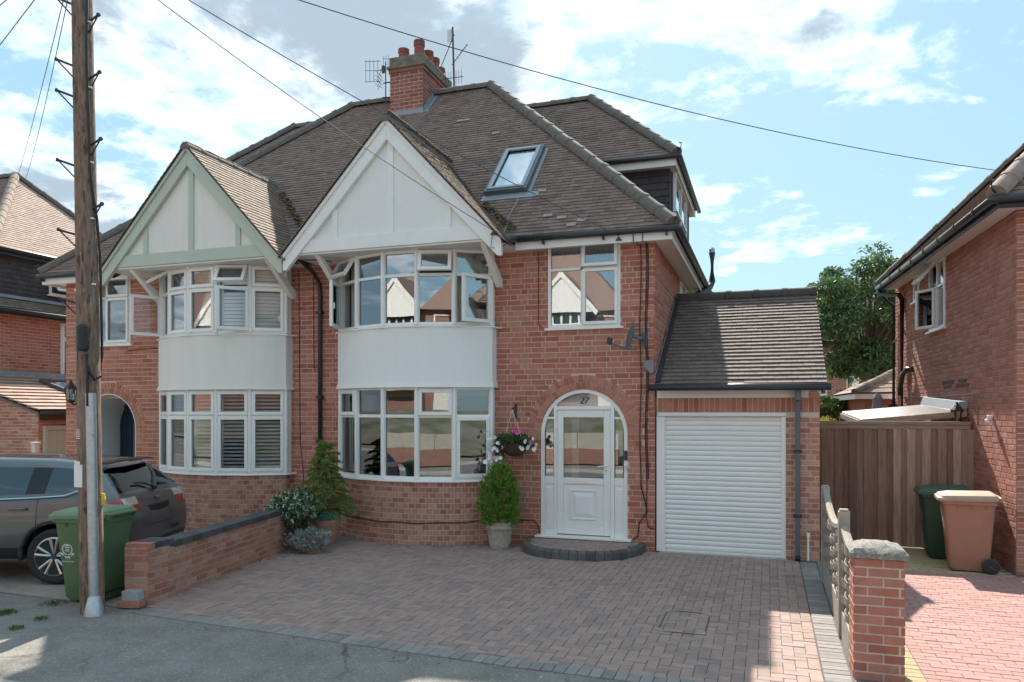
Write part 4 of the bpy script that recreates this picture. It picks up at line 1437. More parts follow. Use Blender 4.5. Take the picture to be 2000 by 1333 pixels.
# ------------------------------------------------------------------ chimney (on the party line)
def chimney(H):
    x0, x1, y0, y1 = -8.04, -7.23, 15.09, 16.65
    zb, zt = 8.3, 9.72
    part('chimney', mortar_m, H, lambda b: b.box(x0 + .012, x1 - .012, y0 + .012, y1 - .012, zb, zt))
    for O, U, Nn, L in (((x0, y0, 0), (1, 0, 0), (0, -1, 0), x1 - x0), ((x1, y0, 0), (0, 1, 0), (1, 0, 0), y1 - y0), ((x0, y1, 0), (0, -1, 0), (-1, 0, 0), y1 - y0), ((x1, y1, 0), (-1, 0, 0), (0, 1, 0), x1 - x0)):
        brick_face(H, O, U, Nn, L, zb, zt, m=chim_m, mort=mortar_m, course=.084, wall_name='chimney', piece='chimney_brick', limit=90)
    cap_m = mat('chimney_cap', (0.20, 0.165, 0.13), .95, noise=.35, nscale=9, bump=.8, bscale=40, stain=[((.30, .28, .22), 5, .55, .7), ((.10, .07, .06), 3, .55, .5)])
    part('corbel_course', chim_m, H, lambda b: b.box(x0 - .03, x1 + .03, y0 - .03, y1 + .03, zt + .001, zt + .085), bevel=.008)
    part('corbel_course', cap_m, H, lambda b: b.box(x0 - .06, x1 + .06, y0 - .06, y1 + .06, zt + .087, zt + .15), bevel=.008)
    part('chimney_cap', cap_m, H, lambda b: b.box(x0 - .02, x1 + .02, y0 - .02, y1 + .02, zt + .152, zt + .36), bevel=.02)
    pot_m = mat('terracotta_pot', (0.27, 0.085, 0.062), .75, noise=.2, nscale=9, stain=[((.14, .06, .05), 3, .58, .5)])
    for px, py, h, holes in ((-7.84, 15.36, .30, 0), (-7.44, 15.34, .42, 1), (-7.40, 15.72, .34, 1), (-7.40, 16.06, .33, 1), (-7.42, 16.42, .26, 0)):
        z0 = zt + .34
        pt = part('chimney_pot', pot_m, H, lambda b: b.lathe([(.125, z0), (.118, z0 + .06), (.112, z0 + h * .7), (.13, z0 + h * .74), (.13, z0 + h * .8), (.118, z0 + h * .82), (.128, z0 + h), (.10, z0 + h), (.095, z0 + .1)], (px, py, 0), 20), smooth='auto')
        if holes:
            for k in range(10):
                an = 2 * math.pi * k / 10 - 1.7
                part('vent_hole', black_m, pt, lambda b: b.cbox((px + .117 * math.cos(an), py + .117 * math.sin(an), z0 + h * .90), (.02, .026, .026), Matrix.Rotation(an, 3, 'Z')))
    # lead round the stack
    part('flashing', lead_m, H, lambda b: b.obox((x0 - .05, y0 - .02, 8.66), (x1 - x0 + .1, 0, 0), (0, -.13, -.115), (0, -.007, .007)))
    part('flashing', lead_m, H, lambda b: b.box(x0 - .012, x1 + .012, y0 - .014, y0 - .008, 8.64, 8.86))
    for k in range(7):
        yy = y0 + k * .10
        part('flashing', lead_m, H, lambda b: b.prism([(x1 + .009 + k * .0002, yy, yy - 6.35), (x1 + .009 + k * .0002, yy + .12, yy - 6.23), (x1 + .009 + k * .0002, yy + .12, yy - 6.35 + .24), (x1 + .009 + k * .0002, yy + .03, yy - 6.35 + .22)], (.005, 0, 0)))
        part('flashing', lead_m, H, lambda b: b.obox((x1 + .012, yy, yy - 6.35 + .028), (.10, 0, 0), (0, .10, .10), (0, -.004, .004)))


chimney(HR)

# ------------------------------------------------------------------ roof window on number 27
alu_m = mat('rooflight_frame', (0.13, 0.155, 0.175), .4, metal=.5, noise=.1)
o_ = Vector((0, EY, EZ)); Vs = Vector((0, SQ, SQ)); Ns = Vector((0, -SQ, SQ))
rx0, rx1, v0, v1 = -4.66, -3.88, 1.36, 2.92
b = MB(); q = o_ + Vector((rx0, 0, 0)) + Vs * v0
rect_frame(b, q, Vector((1, 0, 0)), Vs, rx1 - rx0, v1 - v0, .085, -.02, .12, Ns)
rw = b.build('roof_window', alu_m, HR, bevel=.012)
part('roof_window_sash', mat('sash_grey', (.33, .37, .40), .35, metal=.5), rw, lambda b: rect_frame(b, q + Vector((.05, 0, 0)) + Vs * .05, Vector((1, 0, 0)), Vs, rx1 - rx0 - .1, v1 - v0 - .1, .07, .105, .14, Ns), bevel=.01)
pane(rw, q + Vector((.085, 0, 0)) + Vs * .085 + Ns * .085, (1, 0, 0), Vs, rx1 - rx0 - .17, v1 - v0 - .17, Ns, glass_sky_m)
part('roof_window_lining', white_m, rw, lambda b: b.obox(q + Vs * .02 - Ns * .06, (rx1 - rx0, 0, 0), Vs * (v1 - v0 - .04), Ns * .02))
part('flashing', lead_m, HR, lambda b: b.obox(q + Vector((-.03, 0, 0)) - Vs * .17 + Ns * .024, (rx1 - rx0 + .25, 0, 0), Vs * .17, Ns * .008))
part('flashing', lead_m, HR, lambda b: b.obox(q + Vector((rx1 - rx0, 0, 0)) - Vs * .01 + Ns * .022, (.06, 0, 0), Vs * (v1 - v0), Ns * .012))
slate_m = mat('lead_slate', (.34, .28, .25), .7, noise=.2)
for X, Y in ((-6.10, 14.56), (-5.96, 14.56), (-3.62, 12.21), (-5.10, 13.98), (-3.35, 11.62), (-3.1, 11.55), (-2.75, 11.46), (-2.9, 11.38)):
    c = Vector((X, Y, EZ + Y - EY)) + Ns * .034
    part('lead_slate', slate_m, HR, lambda b: b.cbox(c, (.15, .085, .01), Matrix((Vector((1, 0, 0)), Vs, Ns)).transposed()))
for k, (dx, w) in enumerate(((0, .007), (.022, .006))):
    part('roof_cable', cablegrey_m, HR, lambda b: b.tube([(-4.02 + dx + .02 * math.sin(i * 1.1), 12.08 - i * .1, EZ + 12.08 - i * .1 - EY + .05) for i in range(9)], w, 5))
for k in range(2):
    part('roof_cable', cablegrey_m, HR, lambda b: b.tube([(-6.95 - .10 * i + .06 * k, 15.45 - i * .26, EZ + 15.45 - i * .26 - EY + .045) for i in range(6)], .006, 5))

# ------------------------------------------------------------------ moss along the valleys
moss_m = mat('moss', None, .95, tint=[(.11, .085, .045), (.16, .12, .065), (.08, .06, .035)], noise=.3, nscale=30)
def moss(H, pts, n, spread):
    b = MB(); rr = random.Random(5)
    for k in range(n):
        f = rr.random(); p = Vector(pts[0]).lerp(Vector(pts[1]), f) + Vector((rr.uniform(-spread, spread), rr.uniform(-spread, spread), 0))
        r = rr.uniform(.012, .035)
        b.lathe([(r, 0), (r * .9, r * .5), (r * .3, r * .9)], p + Vector((0, 0, rr.uniform(-.01, .02))), 6, t=rr.random())
    o = b.build('moss', moss_m, H); o['kind'] = 'stuff'
moss(HL, ((-7.72, 11.5, 5.20), (-9.3, 12.85, 6.55)), 240, .06)
moss(HR, ((-3.85, 11.35, 5.05), (-4.6, 12.0, 5.7)), 120, .06)

# ------------------------------------------------------------------ front door of number 27
def front_door(H):
    cx, z0, zs, ro, ri = P + 4.855, .17, 1.79, .705, .642
    yf, yb = 11.612, 11.68
    n = 36
    outer = [(cx - ro, z0)] + [(cx - ro * math.cos(math.pi * k / n), zs + ro * math.sin(math.pi * k / n)) for k in range(n + 1)] + [(cx + ro, z0)]
    inner = [(cx - ri, z0)] + [(cx - ri * math.cos(math.pi * k / n), zs + ri * math.sin(math.pi * k / n)) for k in range(n + 1)] + [(cx + ri, z0)]
    b = MB()
    for k in range(len(outer) - 1):
        (a0, b0), (a1, b1), (c0, d0), (c1, d1) = outer[k], outer[k + 1], inner[k], inner[k + 1]
        v = [(a0, yf, b0), (a1, yf, b1), (c1, yf, d1), (c0, yf, d0), (a0, yb, b0), (a1, yb, b1), (c1, yb, d1), (c0, yb, d0)]
        b.add(v, [(0, 1, 2, 3), (3, 2, 6, 7), (0, 4, 5, 1)])
    hh = lambda dx: zs + math.sqrt(max(0, ri * ri - dx * dx))
    # mullions, transom, side rails
    b.box(cx - .488, cx - .440, yf + .002, yb, z0, hh(.44) - .005)
    b.box(cx + .428, cx + .492, yf + .002, yb, z0, hh(.44) - .005)
    b.box(cx - .4395, cx + .4275, yf + .004, yb, 2.165, 2.225)
    for sx0, sx1 in ((-.64, -.489), (.493, .64)):
        b.box(cx + sx0, cx + sx1, yf + .006, yb, 2.02, 2.055)
        b.box(cx + sx0, cx + sx1, yf + .006, yb, .98, 1.10)
        b.box(cx + sx0, cx + sx1, yf + .02, yb, z0, .98)
    dr = b.build('door_surround', upvc_m, H, bevel=.006)
    # raised panels of the sidelights
    for sx0, sx1 in ((-.615, -.51), (.515, .615)):
        part('panel', upvc_m, dr, lambda b: b.box(cx + sx0, cx + sx1, yf + .008, yf + .03, .26, .93), bevel=.012)
        pane(dr, (cx + sx0 - .01, yb - .03, 1.10), (1, 0, 0), (0, 0, 1), sx1 - sx0 + .02, .925, (0, -1, 0))
    for sx0, sx1 in ((-.56, -.49), (.494, .56)):
        b = MB(); b.poly([(cx + sx0, yb - .03, 2.055), (cx + sx1, yb - .03, 2.055), (cx + sx1, yb - .03, hh(sx1) - .0), (cx + sx0, yb - .03, hh(sx0) - .0)]); b.build('pane', glass_m, dr)
    pts = [(cx - .44, yb - .03, 2.225)] + [(cx + ri * math.sin(a), yb - .03, zs + ri * math.cos(a)) for a in [R(-43 + 86 * k / 16) for k in range(17)]] + [(cx + .43, yb - .03, 2.225)]
    b = MB(); b.poly(pts); b.build('pane', glass_m, dr)
    # leaf
    l0, l1, zb, zt = cx - .437, cx + .425, .185, 2.160
    b = MB()
    yl = yf + .012
    b.box(l0, l0 + .105, yl, yb, zb, zt); b.box(l1 - .105, l1, yl, yb, zb, zt)
    b.box(l0 + .105, l1 - .105, yl, yb, zt - .115, zt); b.box(l0 + .105, l1 - .105, yl, yb, .985, 1.085); b.box(l0 + .105, l1 - .105, yl, yb, zb, .33)
    b.box(l0 + .105, l1 - .105, yl + .016, yb, .33, .985)
    leaf = b.build('door', upvc_m, H, bevel=.008)
    part('panel', upvc_m, leaf, lambda b: rect_frame(b, (cx - .225, yl + .016, .42), Vector((1, 0, 0)), Vector((0, 0, 1)), .44, .48, .03, 0, .018, Vector((0, -1, 0))), bevel=.01)
    part('panel', upvc_m, leaf, lambda b: b.add([(cx - .19, yl + .015, .455), (cx + .18, yl + .015, .455), (cx + .18, yl + .015, .865), (cx - .19, yl + .015, .865), (cx - .12, yl - .004, .525), (cx + .11, yl - .004, .525), (cx + .11, yl - .004, .795), (cx - .12, yl - .004, .795)],
                                                [(0, 1, 5, 4), (1, 2, 6, 5), (2, 3, 7, 6), (3, 0, 4, 7), (4, 5, 6, 7)]))
    pane(leaf, (l0 + .105, yl + .04, 1.085), (1, 0, 0), (0, 0, 1), l1 - l0 - .21, zt - .115 - 1.085, (0, -1, 0), glass_low_m)
    part('letter_plate', upvc_m, leaf, lambda b: b.box(cx - .14, cx + .12, yl - .010, yl, 1.005, 1.065), bevel=.004)
    part('door_handle', upvc_m, leaf, lambda b: (b.box(l1 - .075, l1 - .035, yl - .012, yl, 1.17, 1.40), b.tube([(l1 - .055, yl - .01, 1.29), (l1 - .055, yl - .055, 1.29), (l1 - .19, yl - .055, 1.275)], .011, 8)), bevel=.003)
    part('keyhole', black_m, leaf, lambda b: b.box(l1 - .06, l1 - .05, yl - .0135, yl - .0125, 1.20, 1.225))
    for zz in (.40, 1.1, 1.85):
        part('hinge', upvc_m, leaf, lambda b: b.lathe([(.012, zz), (.012, zz + .1)], (l0 - .004, yl - .006, 0), 8))
    part('threshold', upvc_m, H, lambda b: b.box(cx - .76, cx + .78, 11.455, 11.68, .135, .172), bevel=.008)
    # number on the fanlight
    tc = bpy.data.curves.new('house_number', 'FONT'); tc.body = '27'; tc.size = .145; tc.shear = .25; tc.extrude = .001; tc.align_x = 'CENTER'; tc.offset = .002
    to = text_obj('house_number', tc, mat('number_grey', (.035, .033, .032), .6))
    to.parent = dr; to.location = Vector((cx, yb - .044, 2.265)) - parent_off(H); to.rotation_euler = (R(90), 0, 0)
    # bell
    bell = part('door_bell', black_m, H, lambda b: b.box(cx + .650, cx + .698, yf - .022, yf, 1.38, 1.53), bevel=.006)
    part('bell_plate', mat('cream_plastic', (.68, .64, .52), .5), H, lambda b: b.box(cx + .655, cx + .693, yf - .012, yf, 1.21, 1.30), bevel=.004)
    # hallway
    part('hall_lining', interior_m, H, lambda b: (b.box(cx - .78, cx - .72, 11.70, 13.6, .1, 2.4), b.box(cx + .72, cx + .78, 11.70, 13.6, .1, 2.4)))
    part('fanlight_reflection_panel', blind_m, H, lambda b: b.box(cx - .62, cx + .62, 11.735, 11.745, 2.20, 2.52))  # added white panel, stands in for the bright reflection in the fanlight
    part('door_curtain', net_m, H, lambda b: b.grid(lambda u, v: (l0 + .2 + .12 * u, 11.80 + .012 * math.sin(u * 30), 1.0 + 1.1 * v), 24, 1))


front_door(HR)


# ------------------------------------------------------------------ porch of the left house
def porch(H):
    cx, zs, r = P - 4.855, 1.79, .705
    navy_m = mat('navy_paint', (0.012, 0.030, 0.062), .35)
    pw_m = mat('porch_white', (.70, .70, .69), .7)
    n = 24
    prof = [(cx - r, 0)] + [(cx - r * math.cos(math.pi * k / n), zs + r * math.sin(math.pi * k / n)) for k in range(n + 1)] + [(cx + r, 0)]
    b = MB()
    for (a0, z0), (a1, z1) in zip(prof, prof[1:]):
        b.poly([(a0, FY - .01, z0), (a1, FY - .01, z1), (a1, 12.55, z1), (a0, 12.55, z0)])
    b.build('porch_lining', pw_m, H)
    part('porch_arch_edge', pw_m, H, lambda b: [b.add([(a0, FY - .012, z0), (a1, FY - .012, z1), (cx + (a1 - cx) * .975, FY - .012, zs + (z1 - zs) * .975 if z1 > zs else z1), (cx + (a0 - cx) * .975, FY - .012, zs + (z0 - zs) * .975 if z0 > zs else z0)], [(0, 1, 2, 3)]) for (a0, z0), (a1, z1) in zip(prof, prof[1:])])
    part('porch_floor', paver_grey_m, H, lambda b: b.box(cx - r, cx + r, FY - .05, 12.6, -.02, .12))
    part('porch_back', navy_m, H, lambda b: b.box(cx - r - .1, cx + r + .1, 12.55, 12.62, .1, 2.6))
    dr = part('door_frame', navy_m, H, lambda b: (b.box(cx - .52, cx - .46, 12.48, 12.55, .12, 2.35), b.box(cx + .40, cx + .46, 12.48, 12.55, .12, 2.35), b.box(cx - .46, cx + .40, 12.48, 12.55, 2.12, 2.2)), bevel=.006)
    lf = part('door', navy_m, H, lambda b: (b.box(cx - .455, cx - .30, 12.49, 12.54, .13, 2.115), b.box(cx + .10, cx + .395, 12.49, 12.54, .13, 2.115), b.box(cx - .30, cx + .10, 12.49, 12.54, .13, .55), b.box(cx - .30, cx + .10, 12.49, 12.54, 1.9, 2.115)), bevel=.006)
    part('frosted_pane', mat('frosted_glass', (.23, .25, .27), .25), lf, lambda b: b.box(cx - .30, cx + .10, 12.51, 12.52, .55, 1.9))
    part('fanlight', mat('fanlight_grey', (.20, .21, .22), .25), dr, lambda b: b.box(cx - .44, cx + .38, 12.535, 12.545, 2.2, 2.34))
    part('letter_plate', steel_m, lf, lambda b: b.box(cx - .24, cx + .04, 12.48, 12.49, .72, .78))


porch(HL)


# ------------------------------------------------------------------ pipes and cables on the fronts
def drain(H, pts, r=.036, name='downpipe', clips=()):
    o = part(name, black_m, H, lambda b: b.tube(pts, r, 10), smooth=True)
    for c in clips:
        part('pipe_clip', black_m, o, lambda b: b.box(c[0] - .055, c[0] + .055, c[1] - .05, c[1] + .06, c[2] - .02, c[2] + .02))
    return o


drain(HL, [(-7.66, 10.95, 4.80), (-7.68, 11.10, 4.77), (-7.60, 11.40, 4.60), (-7.56, 11.54, 4.42), (-7.55, 11.545, 4.2), (-7.55, 11.545, .03)], clips=[(-7.55, 11.545, z) for z in (3.9, 2.4, 1.1)])
for x, zt, zb, wob in ((-1.86, 4.72, 1.0, .01), (-1.775, 4.72, 1.1, .012), (-1.75, 4.72, 1.1, .012)):
    part('wall_cable', cable_m, HR, lambda b: b.tube([(x + wob * math.sin(k * .7), FY - .014, zt + (zb - zt) * k / 20) for k in range(21)], .008, 5))
part('wall_cable', cable_m, HR, lambda b: b.tube([(-1.86, FY - .014, 1.02), (-1.80, FY - .016, .80), (-1.76, FY - .02, .62), (-1.88, FY - .02, .42), (-1.90, FY - .02, .22), (-1.98, FY - .03, .165), (-2.05, FY - .03, .155)], .009, 5))
part('wall_cable', cable_m, HR, lambda b: b.tube([(-1.76, FY - .014, 1.12), (-1.765, FY - .016, .5), (-1.74, FY - .018, .36), (-1.66, FY - .018, .34)], .007, 5))
part('wall_cable', cable_m, HR, lambda b: b.tube([(-3.50, FY - .012, 4.72), (-3.5, FY - .012, 3.55), (-3.48, FY - .014, 3.50), (-3.45, FY - .012, 3.53)], .005, 5))
pts = []
for k in range(23):
    ph = R(-40 + 80 * k / 22)
    pts.append((P + BAY_A + (BAY_R + .012) * math.sin(ph), BAY_CY - (BAY_R + .012) * math.cos(ph), .385 - .035 * math.sin(k / 22 * math.pi) + .008 * math.sin(k * 1.3)))
pts += [(-4.1, FY - .014, .40), (-3.75, FY - .014, .38), (-3.58, FY - .016, .39), (-3.50, FY - .02, .30), (-3.48, FY - .03, .18)]
part('wall_cable', cable_m, HR, lambda b: b.tube(pts, .010, 6))
part('wall_cable', cable_m, HL, lambda b: b.tube([(-12.0, FY - .014, 3.34), (-11.2, FY - .014, 3.37), (-11.08, FY - .014, 3.30), (-11.06, FY - .014, 1.2)], .007, 5))
part('wall_cable', cable_m, HL, lambda b: b.tube([(-8.02, FY - .014, 4.7), (-8.0, FY - .014, 2.6), (-7.99, FY - .014, 1.6), (-7.92, FY - .014, 1.0), (-7.95, FY - .014, .4)], .006, 5))
part('wall_cable', cable_m, HL, lambda b: b.tube([(-7.72, FY - .014, 4.6), (-7.70, FY - .014, 2.95), (-7.68, FY - .014, 2.9), (-7.72, FY - .014, 2.93)], .006, 5))
part('wall_cable', cable_m, HR, lambda b: b.tube([(-7.18, FY - .014, 4.5), (-7.17, FY - .014, 1.0)], .007, 5))
part('cable_loop', cable_m, HL, lambda b: b.tube([(-7.80, 10.72, 4.78), (-7.72, 10.75, 4.66), (-7.55, 10.85, 4.70), (-7.3, 11.1, 4.735), (-7.15, 11.3, 4.74)], .008, 5))
part('cable_loop', cable_m, HR, lambda b: b.tube([(-3.93, 10.60, 4.80), (-3.96, 10.62, 4.62), (-3.86, 10.70, 4.60), (-3.78, 10.9, 4.74)], .006, 5))
part('cable_hook', iron_m, HR, lambda b: b.prism([(-3.96, 10.585, 4.80), (-3.86, 10.585, 4.80), (-3.91, 10.585, 4.86)], (0, .03, 0)))
part('cable_hook', iron_m, HR, lambda b: b.prism([(-2.19, EY + .02, 4.73), (-2.09, EY + .02, 4.73), (-2.14, EY + .02, 4.79)], (0, .02, 0)))
for x in (-1.92, -1.78):
    part('fascia_cable', cable_m, HR, lambda b: b.tube([(x, EY + .03, 4.83), (x, EY + .03, 4.69), (x + .02, EY + .2, 4.735), (x + .03, FY - .014, 4.70)], .007, 5))
# soil vent pipe rising past the eaves on the right side
part('vent_pipe', gutter_m, HR, lambda b: b.tube([(-1.58, 16.2, 4.35), (-1.45, 16.35, 4.60), (-1.20, 16.9, 4.86), (-1.16, 17.0, 5.0), (-1.16, 17.0, 5.62)], .07, 12), smooth=True)
part('vent_cowl', steel_m, HR, lambda b: b.lathe([(.06, 5.62), (.06, 5.70), (.03, 5.73)], (-1.16, 17.0, 0), 10))
# ================================================================== GARAGE OF NUMBER 27
GA = thing('garage', 'attached brick garage with white roller door and mossy grey tiled roof', 'garage', (-.45, 11.62, 0))
GY = 11.62
brick_face(GA, (.2475, GY, 0), (1, 0, 0), (0, -1, 0), .4525, -.03, 2.06, m=brick_pale_m, mort=mortar_pale_m, course=.078, length=.225, bond='garden')
it = []
x = -1.60
while x < .68:
    it.append((frame4(Vector((x + .037, GY + .008, 2.235)), Vector((.066, 0, 0)), Vector((0, 0, .205)), Vector((0, -.03, 0))), random.random())); x += .077
b = MB(); b.box(-1.618, .70, GY, GY + .03, 2.06, 2.50); lt = b.build('lintel', mortar_pale_m, GA)
pieces('lintel_brick', it, arch_m, lt, template=BRICK_T)
brick_face(GA, (.40 + .16, GY - .001, 0), (1, 0, 0), (0, -1, 0), .14, 2.33, 2.49, m=brick_pale_m, mort=mortar_pale_m, course=.078)
part('fascia', white_m, GA, lambda b: b.box(-1.60, .55, GY - .05, GY - .025, 2.345, 2.475), bevel=.004)
part('garage_wall', brick_pale_m, GA, lambda b: (b.box(.62, .69, GY + .012, 14.2, -.02, 2.5), b.box(-1.6, .69, 16.4, 16.5, -.02, 2.5)))
part('garage_gable', brick_pale_m, GA, lambda b: b.prism([(.60, GY + .02, 2.46), (.60, 16.7, 2.46), (.60, 14.15, 4.05)], (.08, 0, 0)))
gd = part('garage_door', upvc_m, GA, lambda b: (b.box(-1.622, -1.498, GY + .005, GY + .10, 0, 2.07), b.box(.182, .247, GY + .005, GY + .10, 0, 2.07), b.box(-1.60, .247, GY - .02, GY + .10, 2.0725, 2.125)), bevel=.005)
b = MB(); prof = []
for k in range(7):
    f = k / 6; prof.append((.002 + .012 * math.sin(math.pi * f) ** .7, .003 + f * .0725))
v = []
for (d, z) in prof: v += [(-.84, -d, z), (.84, -d, z)]
b.add(v, [(2 * k, 2 * k + 1, 2 * k + 3, 2 * k + 2) for k in range(6)])
sm = b.mesh('slat'); sm.materials.append(upvc_m); sm.polygons.foreach_set('use_smooth', np.ones(len(sm.polygons), dtype=bool))
for k in range(27):
    o = bpy.data.objects.new('slat', sm); col.objects.link(o); o.parent = gd
    o.location = Vector((-.658, GY + .055, .035 + k * .0755)) - parent_off(GA)
part('door_backing', interior_dark_m, gd, lambda b: b.box(-1.5, .184, GY + .062, GY + .07, .0, 2.08))
part('bottom_bar', upvc_m, gd, lambda b: b.box(-1.497, .181, GY + .03, GY + .06, .002, .034))
part('door_sill', mat('sill_concrete', (.42, .40, .37), .9, noise=.2, nscale=10), GA, lambda b: b.box(-1.57, .26, GY - .10, GY + .10, -.02, .0025))
C31, S31 = math.cos(R(31)), math.sin(R(31))
GL = 3.24


def g_odd(t, u, v): return t


tile_slope(GA, (0, 11.36, 2.525), (1, 0, 0), (0, C31, S31), [(-1.60, 0), (.785, 0), (.785, GL), (-1.60, GL)], tile_garage_m, gauge=.125, width=.165, th=.016, lift=.02, limit=300, jitter=.6)
part('roof', deck_m, GA, lambda b: b.poly([(-1.6, 11.36 + GL * C31, 2.52 + GL * S31), (.78, 11.36 + GL * C31, 2.52 + GL * S31), (.78, 16.9, 2.5), (-1.6, 16.9, 2.5)]))
gr_m = mat('garage_ridge', (.075, .066, .06), .9, noise=.35, nscale=12, bump=.7, stain=[((.30, .29, .25), 18, .64, .8)])
ridge_line(GA, (-1.60, 11.36 + GL * C31, 2.53 + GL * S31), (.79, 11.36 + GL * C31, 2.53 + GL * S31), m=gr_m, r=.125, seg=.44)
part('gutter', gutter_m, GA, lambda b: b.tube([(-1.70, 11.31, 2.50), (.83, 11.31, 2.49)], .052, 10), smooth=True)
part('downpipe', mat('pipe_grey', (.10, .115, .13), .4), GA, lambda b: (b.box(.372, .438, 11.49, 11.555, .0, 2.30), b.box(.366, .444, 11.34, 11.56, 2.30, 2.46)), bevel=.01)
part('pipe_clip', black_m, GA, lambda b: (b.box(.345, .465, 11.485, 11.60, 1.55, 1.59), b.box(.345, .465, 11.485, 11.60, .62, .66)))
part('pipe_shoe', black_m, GA, lambda b: b.tube([(.405, 11.52, .06), (.40, 11.46, .015)], .04, 10))
part('overflow_pipe', upvc_m, GA, lambda b: (b.tube([(.545, 11.56, 0), (.545, 11.56, .34)], .016, 8), b.tube([(.545, 11.56, .34), (.545, 11.56, .40)], .024, 8)))
# lead where the garage roof meets the house
for k in range(9):
    y = 11.36 + k * .305; z = 2.53 + (y - 11.36) * S31 / C31
    part('flashing', lead_m, GA, lambda b: b.prism([(-1.612 + k * .0003, y, z + .01), (-1.612 + k * .0003, y + .31, z + .01 + .31 * S31 / C31), (-1.612 + k * .0003, y + .31, z + .11 + .31 * S31 / C31), (-1.612 + k * .0003, y + .06, z + .13)], (-.006, 0, 0)))
part('flashing', gutter_m, GA, lambda b: b.obox((-1.60, 11.36, 2.575), (.07, 0, 0), (0, GL * C31, GL * S31), (0, -.012, .02)))
part('vent_cowl', mat('cowl_grey', (.20, .23, .26), .5), GA, lambda b: b.prism([(-1.79, GY - .03, 2.93), (-1.79, GY - .03, 2.79), (-1.68, GY - .03, 2.70), (-1.65, GY - .03, 2.76), (-1.65, GY - .03, 2.93)], (0, -.06, 0)), bevel=.02)

# ================================================================== NEIGHBOURING HOUSE ON THE RIGHT
RZ = math.atan2(.0645, 1.0347)
NR = thing('neighbour_house', 'sunlit brick side wall and tiled hip roof of the house on the right edge', 'house', (3.10, 11.50, 0), RZ, local=True)
NRW = Matrix.Translation((3.10, 11.50, 0)) @ Matrix.Rotation(RZ, 4, 'Z')
brick_face(NR, (0, 0, 0), (0, 1, 0), (-1, 0, 0), 6.9, -.03, 4.84, holes=[(3.15, 4.12, 3.60, 9), (4.86, 5.26, 4.28, 9)], m=brick_lit_m, mort=mortar_pale_m, bond='garden', course=.0785, length=.228, limit=300, world=NRW, proud=.010)
brick_face(NR, (0, 0, 0), (1, 0, 0), (0, -1, 0), 3.0, -.03, 4.84, m=brick_lit_m, mort=mortar_pale_m, course=.0785, length=.228, limit=60, world=NRW, wall_name='front_wall')
part('wall_body', mortar_pale_m, NR, lambda b: (b.box(3.0, 7, .01, 6.9, -.03, 4.84), b.box(.012, 3.0, 6.6, 6.89, -.03, 4.84)))
part('room_lining', interior_m, NR, lambda b: b.box(2.6, 2.7, .3, 7, 0, 4.8))
window(NR, (0, 4.12, 3.60), (0, -1, 0), (-1, 0, 0), .97, 1.22, [(0, .5, 0, .76, 'right', .5), (0, .5, .76, 1.22, 'top', .7), (.5, .97, 0, .76, 'fixed'), (.5, .97, .76, 1.22, 'fixed')], recess=.03)
window(NR, (0, 5.26, 4.30), (0, -1, 0), (-1, 0, 0), .40, .52, [(0, .40, 0, .52, 'fixed')], recess=.03)
pieces('sooty_brick', [(frame4(Vector((-.008, 2.0 + .23 * i + (.11 if r % 2 else 0), 2.555 + r * .0785)), Vector((0, .20, 0)), Vector((0, 0, .064)), Vector((-.012, 0, 0))), random.random()) for r in range(2) for i in range(6) if (i + r) % 4 != 3], mat('soot_stain', None, .95, tint=[(.085, .055, .047), (.12, .08, .068)], noise=.3, nscale=9), NR, template=BRICK_T, world=NRW)
SL = math.sqrt(.5)
half = 3.55
tile_slope(NR, (-.35, 0, 4.90), (0, 1, 0), (SL, 0, SL), [(-.35, 0), (6.75, 0), (3.2, half / SL), ], tile_gable_m, limit=120, world=NRW)
tile_slope(NR, (0, -.35, 4.90), (1, 0, 0), (0, SL, SL), [(-.35, 0), (8, 0), (8, half / SL), (half - .35, half / SL)], tile_gable_m, limit=80, world=NRW)
part('roof', deck_m, NR, lambda b: b.poly([(-.35, 6.75, 4.89), (8, 6.75, 4.89), (8, 3.2, 8.44), (3.2, 3.2, 8.44)]))
ridge_line(NR, (-.35, -.35, 4.93), (3.2, 3.2, 8.48), r=.13, m=mat('ridge_pink', (.30, .22, .185), .9, noise=.25, nscale=12, bump=.7))
ridge_line(NR, (-.35, 6.75, 4.93), (3.2, 3.2, 8.48), r=.12)
part('soffit', white_m, NR, lambda b: (b.box(-.31, .02, -.3, 6.7, 4.80, 4.812), b.box(.022, 4, -.31, .02, 4.80, 4.812)))
part('fascia', black_m, NR, lambda b: (b.box(-.335, -.312, -.3, 6.7, 4.755, 4.895), b.box(-.335, 4, -.335, -.312, 4.755, 4.895)))
part('gutter', gutter_m, NR, lambda b: b.tube([(-.39, 6.8, 4.85), (-.39, -.30, 4.87), (-.30, -.39, 4.87), (4, -.39, 4.87)], .055, 10), smooth=True)
for k in range(8):
    part('gutter_bracket', black_m, NR, lambda b: b.lathe([(.064, -.02), (.064, .02)], (-.39, .3 + k * .85, 4.87 - k * .002), 10, Matrix.Rotation(R(90), 3, 'X')))
part('hip_iron', iron_m, NR, lambda b: b.tube([(-.36, -.36, 4.95), (-.42, -.42, 4.99), (-.43, -.43, 5.09), (-.38, -.38, 5.11)], .014, 6))
drain(NR, [(-.39, 6.70, 4.80), (-.37, 6.65, 4.70), (-.10, 6.15, 4.60), (-.065, 6.05, 4.48), (-.065, 6.05, .03)], r=.05)
drain(NR, [(-.39, 6.75, 4.78), (-.22, 6.80, 4.58), (-.06, 6.84, 4.45), (-.06, 6.84, 2.3)], r=.033)
part('pipe_hopper', black_m, NR, lambda b: b.prism([(-.16, 6.75, 2.3), (.0, 6.75, 2.3), (-.02, 6.75, 2.05), (-.11, 6.75, 2.05)], (0, .2, 0)))
